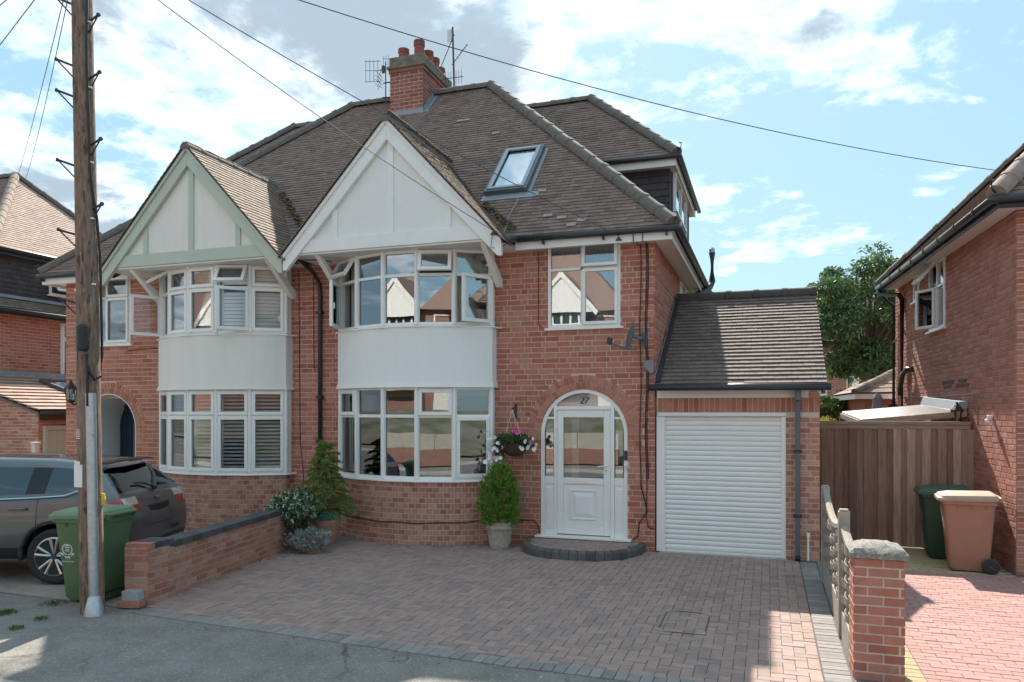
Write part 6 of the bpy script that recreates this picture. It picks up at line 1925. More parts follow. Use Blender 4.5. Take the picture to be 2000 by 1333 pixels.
# ================================================================== CAR
def build_car():
    o = thing('parked_car', 'dark grey five-door car parked with its tail towards the low garden wall', 'car', (-7.79, 8.12, 0), YAW, local=True)
    paint = mat('car_paint', (.115, .117, .122), .34, metal=.4, coat=1.0, noise=.02, nscale=2)
    cglass = mat('car_glass', (.11, .125, .135), .03, metal=1.0)
    trim = mat('car_trim', (.022, .022, .024), .45)
    ST = [(0.00, .42, .70, .74, .66, .71, .72, .66), (-.035, .33, .80, .87, .80, .84, .86, .78), (-.09, .29, .84, .91, .96, .87, 1.02, .81), (-.16, .27, .86, .92, 1.05, .875, 1.11, .80),
          (-.30, .26, .87, .925, 1.09, .88, 1.27, .74), (-.47, .26, .87, .925, 1.10, .88, 1.44, .67), (-.56, .26, .87, .925, 1.10, .88, 1.50, .64), (-.72, .26, .87, .925, 1.095, .885, 1.525, .62),
          (-1.12, .26, .87, .925, 1.07, .89, 1.56, .61), (-1.20, .26, .87, .925, 1.065, .89, 1.565, .61), (-1.95, .26, .87, .92, 1.03, .89, 1.585, .62), (-2.06, .26, .87, .92, 1.025, .89, 1.583, .62),
          (-2.60, .26, .87, .92, 1.0, .89, 1.53, .63), (-3.0, .26, .87, .92, .985, .885, 1.37, .67), (-3.32, .26, .87, .92, .98, .88, 1.20, .74), (-3.58, .26, .87, .92, .97, .86, 1.04, .76),
          (-4.15, .26, .85, .90, .93, .82, .97, .70), (-4.42, .30, .74, .80, .76, .74, .82, .62), (-4.52, .40, .52, .56, .58, .52, .62, .42)]
    NP = 9
    V, F, MI = [], [], []
    def sect(s):
        x, zs, ws, wm, zb, wb, zr, wr = s
        m = min(.62, (zs + zb) / 2)
        h = [(0, zs), (ws * .85, zs), (ws, zs + .07), (wm, m), (wm - .006, zb - (zb - m) * .35), (wb, zb), (wb + (wr - wb) * .90, zb + (zr - zb) * .86), (wr * .80, zr - (zr - zb) * .03), (0, zr)]
        return [(x, -y, z) for y, z in h] + [(x, y, z) for y, z in h[-2:0:-1]]
    R_ = [sect(s) for s in ST]; n = len(R_[0])
    for r in R_: V += r
    for j in range(len(ST) - 1):
        for k in range(n):
            F.append((j * n + k, (j + 1) * n + k, (j + 1) * n + (k + 1) % n, j * n + (k + 1) % n))
            mi = 0
            side = k in (5, n - 6)
            if side and j in (6, 7, 9, 11, 12, 13): mi = 1
            if side and j in (8, 10): mi = 2
            top = k in (6, 7, n - 7, n - 8)
            if top and j in (3, 4): mi = 3
            if top and j in (12, 13): mi = 4
            MI.append(mi)
    F.append(tuple(range(n))); MI.append(0)
    F.append(tuple(range((len(ST) - 1) * n, len(ST) * n))[::-1]); MI.append(0)
    me = bpy.data.meshes.new('body'); me.from_pydata(V, [], F)
    for q in range(6): me.materials.append(paint)
    me.polygons.foreach_set('material_index', np.array(MI, dtype=np.int32)); me.update()
    tmp = bpy.data.objects.new('tmp_body', me); col.objects.link(tmp)
    sd = tmp.modifiers.new('s', 'SUBSURF'); sd.levels = 3; sd.render_levels = 3
    cutb = MB()
    for x in (-.92, -3.61): cutb.lathe([(.395, -1.2), (.395, 1.2)], (x, 0, .36), 40, Matrix.Rotation(R(90), 3, 'X'))
    cme = cutb.mesh('cut'); cme.materials.append(trim)
    cobj = bpy.data.objects.new('tmp_cut', cme); col.objects.link(cobj)
    bo = tmp.modifiers.new('b', 'BOOLEAN'); bo.operation = 'DIFFERENCE'; bo.object = cobj; bo.solver = 'EXACT'
    dg = bpy.context.evaluated_depsgraph_get(); dg.update()
    ev = tmp.evaluated_get(dg).to_mesh()
    co = np.empty(len(ev.vertices) * 3); ev.vertices.foreach_get('co', co); co = co.reshape(-1, 3)
    buckets = {}
    for p in ev.polygons:
        c = np.array(p.center); mi = p.material_index
        key = ('body', 'side_window', 'pillar_trim', 'rear_window', 'windscreen', 'body')[min(mi, 5)]
        x, y, z = c; ay = abs(y)
        if key == 'body':
            r1 = math.hypot(x + .92, z - .36); r2 = math.hypot(x + 3.61, z - .36)
            if min(r1, r2) < .402 and ay < .93: key = 'wheel_arch' if ay < .90 else 'cladding'
            elif z < .44 and ay > .5: key = 'cladding'
            elif z < .47 and x > -.2: key = 'cladding'
            # tail lamps: slanting cluster round the rear corner
            elif x > -.62 and ay > .50 and z > .855 + .16 * max(0, -x - .1) and z < 1.03 + .02 and (x > -.13 or z > .93) and ay > .50 + .25 * max(0, .97 - z):
                if x > -.16: key = 'tail_lamp_clear' if (z > .955 and ay < .83) else 'tail_lamp_red'
                else: key = 'tail_lamp_red' if z < 1.02 else 'body'
        if key.startswith('tail_lamp') or key in ('side_window', 'pillar_trim', 'cladding', 'wheel_arch'): key += '|' + ('a' if y < 0 else 'b') + ('r' if x > (-1.6 if key == 'pillar_trim' else -2.2) or key == 'side_window' else 'f')
        buckets.setdefault(key, []).append(tuple(p.vertices))
    mats_ = {'body': paint, 'side_window': cglass, 'pillar_trim': mat('pillar_gloss', (.012, .012, .013), .12), 'rear_window': cglass, 'windscreen': cglass, 'wheel_arch': trim, 'cladding': trim,
             'tail_lamp_red': mat('lamp_red', (.42, .02, .02), .12, coat=1), 'tail_lamp_clear': mat('lamp_clear', (.62, .58, .56), .10, metal=.3, coat=1)}
    for key, fs in buckets.items():
        key = key.split('|')[0]
        used = sorted({i for f in fs for i in f}); mp = {v: i for i, v in enumerate(used)}
        m2 = bpy.data.meshes.new(key); m2.from_pydata(co[used].tolist(), [], [tuple(mp[i] for i in f) for f in fs])
        m2.materials.append(mats_[key]); m2.polygons.foreach_set('use_smooth', np.ones(len(m2.polygons), dtype=bool)); m2.update()
        try: m2.set_sharp_from_angle(angle=R(50))
        except Exception: pass
        link(key, m2, o)
    for t in (tmp, cobj): bpy.data.objects.remove(t)
    for ax in (-.92, -3.61):
        for sg in (-1, 1):
            part('arch_trim', trim, o, lambda b: b.tube([(ax + .418 * math.cos(R(a)), sg * .893, .36 + .418 * math.sin(R(a))) for a in range(-8, 189, 7)], .034, 8), smooth=True)
    # wheels
    tyre_m = mat('tyre_rubber', (.025, .025, .026), .8, bump=.3, bscale=80)
    rim_m = mat('alloy', (.55, .53, .50), .28, metal=.85)
    MX = Matrix.Rotation(R(90), 3, 'X')
    for x in (-.92, -3.61):
        for sg in (-1, 1):
            c = Vector((x, sg * .81, .345))
            w = part('wheel', tyre_m, o, lambda b: b.lathe([(.235, -.10), (.30, -.115), (.335, -.095), (.345, -.06), (.345, .06), (.335, .095), (.30, .115), (.235, .10)], c, 40, MX), smooth='auto')
            part('rim', rim_m, w, lambda b: b.lathe([(.245, -.10), (.245, .10), (.225, .112), (.222, .09), (.225, -.09), (.222, -.112)], c, 40, MX), smooth='auto')
            part('brake_disc', mat('brake_iron', (.13, .12, .11), .5, metal=.6), w, lambda b: b.lathe([(.15, -.01), (.15, .01)], c, 24, MX))
            part('wheel_well', trim, w, lambda b: b.lathe([(.222, -.02), (.222, .02)], c - Vector((0, sg * .05, 0)), 24, MX))
            yo = sg * .098
            def spokes(b):
                for k in range(5):
                    for dd in (-.14, .14):
                        a = 2 * math.pi * k / 5 + dd + .3; a2 = 2 * math.pi * k / 5 + dd * 1.55 + .3
                        p0 = c + Vector((.04 * math.cos(a), yo - sg * .015, .04 * math.sin(a))); p1 = c + Vector((.232 * math.cos(a2), yo, .232 * math.sin(a2)))
                        b.tube([p0, p0.lerp(p1, .5) + Vector((0, sg * .008, 0)), p1], [.020, .017, .022], 6)
                b.lathe([(.06, -.02), (.062, .02)], c + Vector((0, yo - sg * .02, 0)), 20, MX)
            part('spokes', rim_m, w, spokes, smooth='auto')
            part('hub_cap', mat('hub_blue', (.03, .05, .12), .3, coat=1), w, lambda b: b.lathe([(.03, -.004), (.03, .004)], c + Vector((0, yo + sg * .004, 0)), 16, MX))
    chrome = mat('chrome', (.75, .77, .78), .12, metal=1.0)
    part('window_strip', chrome, o, lambda b: b.tube([(-3.0, -.893, .99), (-2.06, -.901, 1.032), (-1.2, -.900, 1.070), (-.8, -.893, 1.095), (-.62, -.872, 1.16), (-.55, -.82, 1.27)], .010, 6))
    for x in (-1.36, -2.42):
        part('door_handle', paint, o, lambda b: b.tube([(x - .11, -.915, .93), (x - .06, -.945, .94), (x + .06, -.945, .94), (x + .11, -.915, .935)], .016, 8), smooth=True)
    for x, z1 in ((-1.14, 1.06), (-2.02, 1.02), (-3.05, .97)):
        part('door_gap', trim, o, lambda b: b.tube([(x - .10, -.905, .34), (x - .03, -.923, .52), (x, -.926, .70), (x + .005, -.916, .90), (x + .01, -.888, z1)], .0035, 4))
    part('spoiler', trim, o, lambda b: b.sweep([(-.46, -.60, 1.475), (-.415, -.35, 1.495), (-.40, 0, 1.50), (-.415, .35, 1.495), (-.46, .60, 1.475)], [(-.035, -.012), (.05, -.01), (.055, .004), (-.04, .022)]), bevel=.004)
    part('brake_light', MATS['lamp_red'], o, lambda b: b.sweep([(-.37, -.16, 1.487), (-.355, 0, 1.490), (-.37, .16, 1.487)], [(-.004, -.014), (.018, -.014), (.018, .012), (-.004, .012)]))
    part('rear_wiper', trim, o, lambda b: (b.tube([(-.14, 0, 1.135), (-.19, -.16, 1.19), (-.205, -.36, 1.205)], .012, 6), b.tube([(-.125, 0, 1.11), (-.12, .05, 1.11)], .03, 8)))
    part('badge', chrome, o, lambda b: b.lathe([(.05, -.004), (.05, .004)], (-.055, 0, 1.0), 20, Matrix.Rotation(R(78), 3, 'Y') @ Matrix.Diagonal((.5, 1.2, 1))))
    part('plate_recess', trim, o, lambda b: b.sweep([(-.052, -.28, .86), (-.045, 0, .86), (-.052, .28, .86)], [(-.03, -.06), (.022, -.055), (.018, .055), (-.03, .06)]), bevel=.01)
    part('tow_cover', trim, o, lambda b: b.cbox((-.005, .38, .55), (.03, .22, .06)), bevel=.012)
    part('bumper_line', trim, o, lambda b: b.tube([(-.30, -.925, .62), (-.06, -.885, .64), (-.01, -.5, .655), (.0, 0, .66), (-.01, .5, .655), (-.06, .885, .64)], .006, 5))
    part('sill_trim', mat('silver_trim', (.42, .42, .42), .4, metal=.5), o, lambda b: b.sweep([(-.15, -.86, .36), (-.02, -.62, .37), (.0, 0, .375), (-.02, .62, .37), (-.15, .86, .36)], [(-.02, -.05), (.012, -.05), (.014, .04), (-.02, .04)]))


build_car()

# ================================================================== TELEGRAPH POLE
TP = thing('telegraph_pole', 'tall weathered wooden telegraph pole with climbing pegs and steel cable guard', 'telegraph pole', (-6.86, 6.17, 0))
pole_m = mat('pole_wood', (.225, .145, .108), .9, noise=.55, nscale=6, stretch=(7, 7, 1.1), bump=1.0, bscale=12,
             stain=[((.055, .03, .022), 3.6, .545, .9, .05), ((.42, .30, .23), 2.4, .57, .65, .08), ((.30, .255, .215), .45, .56, .5)])
pb = Vector((-6.86, 6.17, -.05)); ptp = Vector((-7.00, 6.15, 7.45))
at_z = lambda z: pb.lerp(ptp, (z + .05) / 7.5)
rad = lambda z: .120 - .022 * z / 7.45


def pole_mesh(b):
    rr = random.Random(4); n, m_ = 28, 120
    def f(u, v):
        z = -.05 + 7.5 * v; c = at_z(z); a = 2 * math.pi * u
        r = rad(z) * (1 + .018 * math.sin(a * 3 + z * 1.3) + .012 * math.sin(a * 7 + z * .6)) + rr.uniform(-.0012, .0012)
        return (c.x + r * math.cos(a), c.y + r * math.sin(a), z)
    b.grid(f, n, m_)


part('pole', pole_m, TP, pole_mesh, smooth=True)
part('pole_cap', steel_m, TP, lambda b: b.lathe([(.11, 7.43), (.09, 7.50), (.02, 7.53)], (ptp.x, ptp.y, 0), 14))
rt = Vector((_CS, _SN, 0))
for z, sg in ((6.50, -1), (5.84, -1), (5.51, -1), (4.77, -1), (4.03, -1), (3.3, -1), (6.31, 1), (5.70, 1), (4.99, 1), (4.30, 1)):
    d = (rt * sg + Vector((.15, -.45, 0))).normalized(); c = at_z(z) + d * (rad(z) - .02)
    pg = part('climbing_peg', iron_m, TP, lambda b: (b.tube([c, c + d * .17 + Vector((0, 0, .045))], .012, 6), b.tube([c + d * .16 + Vector((0, 0, .035)), c + Vector((0, 0, -.12)) + d * .012], .008, 6)))
    part('peg_head', iron_m, pg, lambda b: b.tube([c + d * .162 + Vector((0, 0, .043)), c + d * .182 + Vector((0, 0, .048))], .021, 8))
# steel guard on the right front, flared at the foot
gd_ = (rt * .62 + Vector((_SN, -_CS, 0)) * .78).normalized(); gs = Vector((-gd_.y, gd_.x, 0))
c0 = at_z(1) + gd_ * (rad(1) + .012)
def guard(b):
    v = []
    for z in (.16, 2.34):
        c = at_z(z) + gd_ * (rad(z) - .01)
        for k in range(9):
            a = math.pi * k / 8
            v.append(c + gs * (.052 * math.cos(a)) + gd_ * (.056 * math.sin(a)) + Vector((0, 0, z - c.z)))
    f = [(k, k + 1, 10 + k, 9 + k) for k in range(8)]
    b.add(v, f)
gob = part('cable_guard', steel_m, TP, guard, smooth=True)
part('guard_foot', steel_m, TP, lambda b: b.lathe([(.105, -.02), (.098, .02), (.062, .18), (.05, .19)], at_z(.05) + gd_ * (rad(0) + .0) - Vector((0, 0, .05)), 18), smooth='auto')
part('guard_strap', steel_m, TP, lambda b: [b.lathe([(rad(z) + .068, z - .012), (rad(z) + .068, z + .012)], (at_z(z).x + gd_.x * .02, at_z(z).y + gd_.y * .02, 0), 24) for z in ()] or b.cbox(at_z(1.9) + gd_ * (rad(1.9) + .052), (.03, .03, .02)))
# cables down the pole
cd = (rt * .75 + Vector((_SN, -_CS, 0)) * .66).normalized()
part('pole_cable', cable_m, TP, lambda b: b.tube([at_z(7.2 - i * .145) + (cd + gs * .06 * math.sin(i * .5)) * (rad(7.2 - i * .145) + .016) for i in range(18)] +
                                                 [at_z(4.55) + (cd + gs * .2).normalized() * (rad(4.5) + .018), at_z(4.2) + (gd_ * .6 + gs * .6).normalized() * (rad(4.2) + .02), at_z(3.8) + (gd_ * .25 + gs * .9).normalized() * (rad(3.8) + .02), at_z(3.1) + (gs * .98 + gd_ * .15).normalized() * (rad(3) + .02),
                                                  at_z(2.75) + (gs * .95 + gd_ * .3).normalized() * (rad(3) + .02), at_z(2.52) + (gs * .7 + gd_ * .7).normalized() * (rad(3) + .03), at_z(2.48) + (gs * .2 + gd_ * .95).normalized() * (rad(3) + .04), at_z(2.6) + (gd_ * .95 - gs * .2).normalized() * (rad(3) + .04), at_z(2.75) + (gd_ * .9 - gs * .3).normalized() * (rad(3) + .05)], .014, 7), smooth=True)
part('pole_cable', cable_m, TP, lambda b: b.tube([at_z(z) + (gd_ * .95 - gs * .25).normalized() * (rad(z) + .03) for z in (2.75, 2.5, 2.3, 2.2)], .014, 7), smooth=True)
for i, z in enumerate((6.9, 6.3, 5.6, 4.8, 4.2, 3.5)):
    part('cable_clip', upvc_m, TP, lambda b: b.cbox(at_z(z) + cd * (rad(z) + .018) - gs * -.02, (.035, .03, .012), Matrix.Rotation(.6, 3, 'Z')))
jb = at_z(2.92) + (gd_ * .9 - gs * .45).normalized() * (rad(2.9) + .055)
jo = part('joint_box', black_m, TP, lambda b: b.lathe([(.045, -.14), (.058, -.12), (.058, .12), (.045, .14)], jb, 16))
for k in range(9):
    part('joint_rib', black_m, jo, lambda b: b.lathe([(.061, -.11 + k * .027), (.064, -.105 + k * .027), (.061, -.095 + k * .027)], jb, 16))
sp = at_z(1.49) + (Vector((_SN, -_CS, 0)) * .8 - rt * .62).normalized() * (rad(1.5) + .004)
part('notice_plate', mat('notice_white', (.80, .80, .79), .5), TP, lambda b: (b.cbox(sp + Vector((0, 0, -.03)), (.115, .006, .24), Matrix.Rotation(YAW - .35, 3, 'Z')), b.prism([sp + Vector((-.055, .015, .09)), sp + Vector((.05, -.02, .09)), sp + Vector((.05, -.02, .125)), sp + Vector((-.095, .03, .125))], (.002, -.005, 0))))
part('painted_mark', upvc_m, TP, lambda b: [b.cbox(at_z(1.86 + k * .022) + (Vector((_SN, -_CS, 0)) * .8 - rt * .55).normalized() * (rad(1.86) + .004), (.05 + .01 * (k % 2), .004, .008), Matrix.Rotation(YAW - .4, 3, 'Z')) for k in range(5)])
part('yellow_tag', mat('tag_yellow', (.75, .52, .03), .5), TP, lambda b: b.lathe([(.035, -.06), (.04, 0), (.03, .06)], at_z(1.2) + (rt * .92 - Vector((_SN, -_CS, 0)) * .2).normalized() * (rad(1.2) - .005), 10))
part('cable_coil', cable_m, TP, lambda b: [b.tube([ptp + rt * (.30 + .05 * q + .13 * math.cos(a)) + Vector((0, 0, -.62 + .04 * q + .12 * math.sin(a))) for a in [R(180 + 20 * i) for i in range(12)]], .006, 5) for q in range(5)])

hp = part('number_plate', mat('plate_grey', (.16, .165, .17), .5), HL, lambda b: b.box(-13.22, -13.04, FY - .018, FY - .008, 1.55, 1.74), bevel=.004)

# ================================================================== OVERHEAD WIRES
def wire(label, A, B, sag, r=.006, m=None):
    A, B = Vector(A), Vector(B)
    o = part('overhead_wire', m or wire_m, None, lambda b: b.tube([A.lerp(B, i / 24) + Vector((0, 0, -sag * 4 * (i / 24) * (1 - i / 24))) for i in range(25)], r, 5))
    tag(o, label, 'wire', 'overhead wires')
    return o


T = ptp + Vector((0, 0, -.25))
wire('overhead wire from the pole to the right foot of the white gable', T, (-3.91, 10.585, 4.86), .10)
wire('overhead wire from the pole passing the roof window to the eaves above the garage corner', T + Vector((.05, 0, .05)), (-2.14, 11.27, 4.80), .12)
wire('long overhead wire crossing the sky above the chimney to the far right roof', T + Vector((.05, 0, .15)), (3.83, 14.5, 6.12), .35, .0065)
wire('overhead wire from the pole to the pale hip roof at left', T + Vector((-.05, .02, .1)), (-21.7, 16.8, 9.2), .12)
wire('second overhead wire beside the first to the pale hip roof at left', T + Vector((-.05, .05, .15)), (-21.5, 16.9, 9.15), .25)
for k, (e, w) in enumerate((((-24, 13, 6.4), 'lowest'), ((-26, 11.4, 6.6), 'second lowest'), ((-27, 10.2, 6.8), 'third'), ((-28, 9.2, 7.0), 'topmost'))):
    wire('overhead wire in the top left corner of the sky, %s of four' % w, T + Vector((-.05, 0, .05 * k)), e, .25, .006)

# ================================================================== AERIALS AND DISH
alu2_m = mat('aerial_metal', (.085, .075, .07), .5, metal=.4)
ae = thing('tv_aerial', 'grid television aerial on the left side of the chimney', 'aerial', (-8.10, 15.2, 9.1))
part('mast', alu2_m, ae, lambda b: b.tube([(-8.16, 15.10, 9.08), (-8.16, 15.10, 10.02)], .014, 6))
part('bracket', alu2_m, ae, lambda b: (b.tube([(-8.24, 15.10, 9.22), (-8.03, 15.15, 9.22)], .016, 6), b.tube([(-8.22, 15.10, 9.55), (-8.03, 15.15, 9.57)], .014, 6)))
def grid_a(b):
    for k in range(4): b.tube([(-8.62 + .085 * k, 15.02 + .03 * k, 9.60), (-8.62 + .085 * k, 15.02 + .03 * k, 10.10)], .006, 4)
    for z in (9.60, 9.85, 10.06): b.tube([(-8.64, 15.01, z), (-8.30, 15.13, z + .01)], .006, 4)
    for k in range(3): b.tube([(-8.16 + .07 * k, 15.0 - .02 * k, 9.80), (-8.16 + .07 * k, 15.0 - .02 * k, 10.10)], .005, 4)
    b.tube([(-8.18, 15.0, 10.05), (-7.98, 14.95, 9.99)], .005, 4)
    b.tube([(-8.30, 15.1, 9.86), (-8.14, 15.1, 9.87)], .008, 4)
part('aerial_grid', alu2_m, ae, grid_a)
def dip_a(b):
    for k in range(4):
        b.tube([(-8.40, 15.05, 9.84 - .10 * k), (-8.24, 15.12, 9.68 - .08 * k)], .005, 4); b.tube([(-8.24, 15.05, 9.84 - .10 * k), (-8.38, 15.12, 9.66 - .08 * k)], .005, 4)
    b.cbox((-8.22, 15.1, 9.86), (.06, .05, .16))
part('aerial_dipole', alu2_m, ae, dip_a)
a2 = thing('tv_aerial', 'tall mast with several yagi aerials on the ridge right of the chimney', 'aerial', (-6.98, 16.2, 9.2))
mx = Vector((-6.98, 16.3, 0))
part('mast', mat('rusty_mast', (.12, .065, .055), .7, metal=.2, noise=.2), a2, lambda b: b.tube([mx + Vector((0, 0, 9.1)), mx + Vector((-.06, 0, 11.2))], .022, 7))
def yagi(b, c, d, L, el, n, axis):
    d = Vector(d).normalized(); axis = Vector(axis)
    b.tube([c - d * L * .1, c + d * L], .009, 5)
    for k in range(n): p = c + d * (L * (k + .3) / n); b.tube([p - axis * el, p + axis * el], .005, 4)
part('yagi', alu2_m, a2, lambda b: yagi(b, mx + Vector((-.04, 0, 10.35)), (.75, -.2, .62), .55, .07, 8, (.3, 0, -.3)))
part('yagi', alu2_m, a2, lambda b: yagi(b, mx + Vector((-.05, 0, 10.95)), (-.55, .3, -.72), .95, .05, 14, (.4, .2, .2)))
part('yagi', alu2_m, a2, lambda b: yagi(b, mx + Vector((-.24, -.05, 9.98)), (.9, -.1, -.06), .50, .16, 7, (0, 0, 1)))
part('yagi', alu2_m, a2, lambda b: [b.tube([mx + Vector((-.06 - .03 * k, 0, 10.85 + .0)), mx + Vector((-.06 - .03 * k, 0, 11.15))], .006, 4) for k in range(1, 5)])

sd = thing('satellite_dish', 'grey satellite dish on the brick corner above the garage', 'satellite dish', (-1.95, 11.4, 3.25))
dish_m = mat('dish_grey', (.115, .14, .16), .45, noise=.1)
dn = Vector((-.90, -.36, .25)).normalized(); q = dn.to_track_quat('Z', 'Y').to_matrix()
dc = Vector((-1.93, 11.30, 3.27))
def dish(b):
    prof = [(.0001, 0), (.08, .006), (.15, .022), (.21, .046), (.215, .05), (.21, .052), (.14, .03), (.0001, .008)]
    b.lathe(prof, dc, 28, q @ Matrix.Diagonal((.92, 1.06, 1)))
part('reflector', dish_m, sd, dish, smooth='auto')
low = dc + q @ Vector((0, -.18, .02))
if low.z > dc.z: low = dc - (low - dc)
lnb = dc + dn * .36 + Vector((0, 0, -.17))
part('lnb_arm', dish_m, sd, lambda b: b.tube([dc - dn * .05 + Vector((0, 0, -.18)), dc + dn * .1 + Vector((0, 0, -.21)), lnb + Vector((0, 0, -.02))], .013, 6))
part('lnb', black_m, sd, lambda b: (b.cbox(lnb + Vector((0, 0, .01)), (.08, .06, .11), Matrix.Rotation(.3, 3, 'Y')), b.tube([lnb + Vector((.02, 0, -.05)), lnb + Vector((.05, 0, -.10)), lnb + Vector((.09, 0, -.05))], .006, 5)), bevel=.008)
part('lnb_cap', upvc_m, sd, lambda b: b.cbox(lnb - dn * .05 + Vector((0, 0, .03)), (.02, .04, .05)))
part('wall_mount', dish_m, sd, lambda b: (b.tube([dc - dn * .02, dc - dn * .10 + Vector((.03, .02, 0)), Vector((-1.80, FY - .03, 3.25))], .022, 8), b.cbox((-1.80, FY - .012, 3.25), (.09, .012, .20)), b.tube([dc - dn * .03 + Vector((0, 0, .1)), dc - dn * .08 + Vector((.02, 0, .14))], .014, 6)))

# ================================================================== PLANTS
def leaf_mesh(name, pts, dirs, size, m, parent, kind=None, width=.45, fold=.0, rr=None):
    """many leaf-sized faces: pts centres, dirs leaf axes"""
    n = len(pts); P_ = np.array(pts); D = np.array(dirs); D /= np.linalg.norm(D, axis=1)[:, None] + 1e-9
    g = np.random.default_rng(abs(hash(name + str(n))) % 1000 if False else n)
    up = g.normal(size=(n, 3)); S = np.cross(D, up); S /= np.linalg.norm(S, axis=1)[:, None] + 1e-9
    Nn = np.cross(S, D)
    sz = np.array(size) * g.uniform(.7, 1.3, n); L = D * sz[:, None]; W = S * (sz * width)[:, None]
    a = P_ - L * .5; b_ = P_ + W * .5 + Nn * (sz * .08)[:, None]; c = P_ + L * .5; d = P_ - W * .5 + Nn * (sz * .08)[:, None]
    V = np.stack([a, b_, c, d], 1).reshape(-1, 3) - np.array(parent_off(parent))
    F = np.arange(4 * n).reshape(-1, 4)
    me = bpy.data.meshes.new(name); me.from_pydata(V.tolist(), [], F.tolist())
    at = me.attributes.new('tint', 'FLOAT', 'POINT'); at.data.foreach_set('value', np.repeat(g.random(n).astype(np.float32), 4))
    me.materials.append(m)
    o = link(name, me, parent)
    if kind: o['kind'] = kind
    return o


def leafmat(name, cols, rough=.55, trans=.25):
    m = mat(name, None, rough, tint=cols, noise=.18, nscale=8)
    n, l = m.node_tree.nodes, m.node_tree.links
    b = n['Principled BSDF']; out = n['Material Output']
    tr = n.new('ShaderNodeBsdfTranslucent'); mx_ = n.new('ShaderNodeMixShader'); mx_.inputs[0].default_value = trans
    src = b.inputs['Base Color'].links[0].from_socket
    l.new(src, tr.inputs[0]); l.new(b.outputs[0], mx_.inputs[1]); l.new(tr.outputs[0], mx_.inputs[2]); l.new(mx_.outputs[0], out.inputs[0])
    return m


g = np.random.default_rng(11)
terr_m = mat('terracotta', (.42, .215, .135), .85, noise=.2, nscale=7, stain=[((.55, .42, .33), 4, .58, .5)])
# --- potted dwarf conifer by the bay
CP = Vector((-3.985, 11.08, 0))
pc_ = thing('potted_conifer', 'bright green conical dwarf conifer in a mottled stone pot', 'potted plant', CP)
stonepot_m = mat('stone_pot', (.42, .36, .285), .9, noise=.25, nscale=14, bump=1.0, bscale=40, stain=[((.25, .205, .16), 9, .52, .6), ((.56, .51, .43), 7, .60, .5)])
part('pot', stonepot_m, pc_, lambda b: b.lathe([(.145, 0), (.155, .02), (.16, .05), (.195, .26), (.205, .30), (.222, .315), (.225, .345), (.212, .36), (.216, .40), (.215, .42), (.185, .42), (.18, .38)], CP, 32), smooth='auto')
part('soil', mat('soil', (.04, .03, .022), .95), pc_, lambda b: b.lathe([(.185, .37), (.02, .385)], CP, 16))
part('trunk', mat('bark', (.10, .07, .05), .9), pc_, lambda b: b.tube([CP + Vector((0, 0, .37)), CP + Vector((0, 0, 1.2))], [.025, .008], 7))
con_m = leafmat('conifer_green', [(.06, .135, .018), (.11, .225, .025), (.17, .31, .035), (.24, .40, .055)])
pts, dirs, sz = [], [], []
for k in range(420):
    h = g.beta(1.15, 1.35); z = .38 + .96 * h
    rmax = .335 * max(.02, 1 - ((h - .25) / .77) ** 2) ** .62 if h > .25 else .335 * (.84 + .16 * h / .25)
    a = g.uniform(0, 2 * math.pi); rmax *= (1 + .10 * math.sin(a * 5 + h * 17)) * g.uniform(.86, 1.10)
    tip = np.array([math.cos(a) * rmax, math.sin(a) * rmax, z + .05 * g.random()])
    base = np.array([math.cos(a) * rmax * .55, math.sin(a) * rmax * .55, z - .07])
    for q in range(15):
        f = g.random() ** .6
        p = base + (tip - base) * f + g.normal(size=3) * .020
        d = (tip - base) / np.linalg.norm(tip - base) + g.normal(size=3) * .5 + np.array([0, 0, .5])
        pts.append(np.array(CP) + p); dirs.append(d); sz.append(.05)
leaf_mesh('foliage', pts, dirs, sz, con_m, pc_, width=.35)

# --- spruce in a glazed pot between the bays
SPc = Vector((-6.78, 10.52, 0))
sp_ = thing('potted_spruce', 'small open spruce tree in a teal rimmed terracotta pot', 'potted plant', SPc)
teal_m = mat('teal_glaze', (.035, .14, .12), .25, noise=.15)
part('pot', terr_m, sp_, lambda b: b.lathe([(.15, 0), (.165, .03), (.235, .34), (.245, .40), (.235, .405), (.22, .40)], SPc, 28), smooth='auto')
part('pot_rim', teal_m, sp_, lambda b: b.lathe([(.238, .405), (.25, .52), (.262, .53), (.262, .55), (.235, .55), (.22, .50), (.0, .50)], SPc, 28), smooth='auto')
part('trunk', mat('spruce_bark', (.26, .23, .21), .9, noise=.2), sp_, lambda b: b.tube([SPc + Vector((0, 0, .45)), SPc + Vector((.01, 0, 1.2)), SPc + Vector((.0, 0, 1.70))], [.022, .014, .005], 7))
spr_m = leafmat('spruce_green', [(.11, .165, .038), (.18, .255, .055), (.26, .335, .07), (.30, .33, .095)])
pts, dirs, sz = [], [], []
tw = MB()
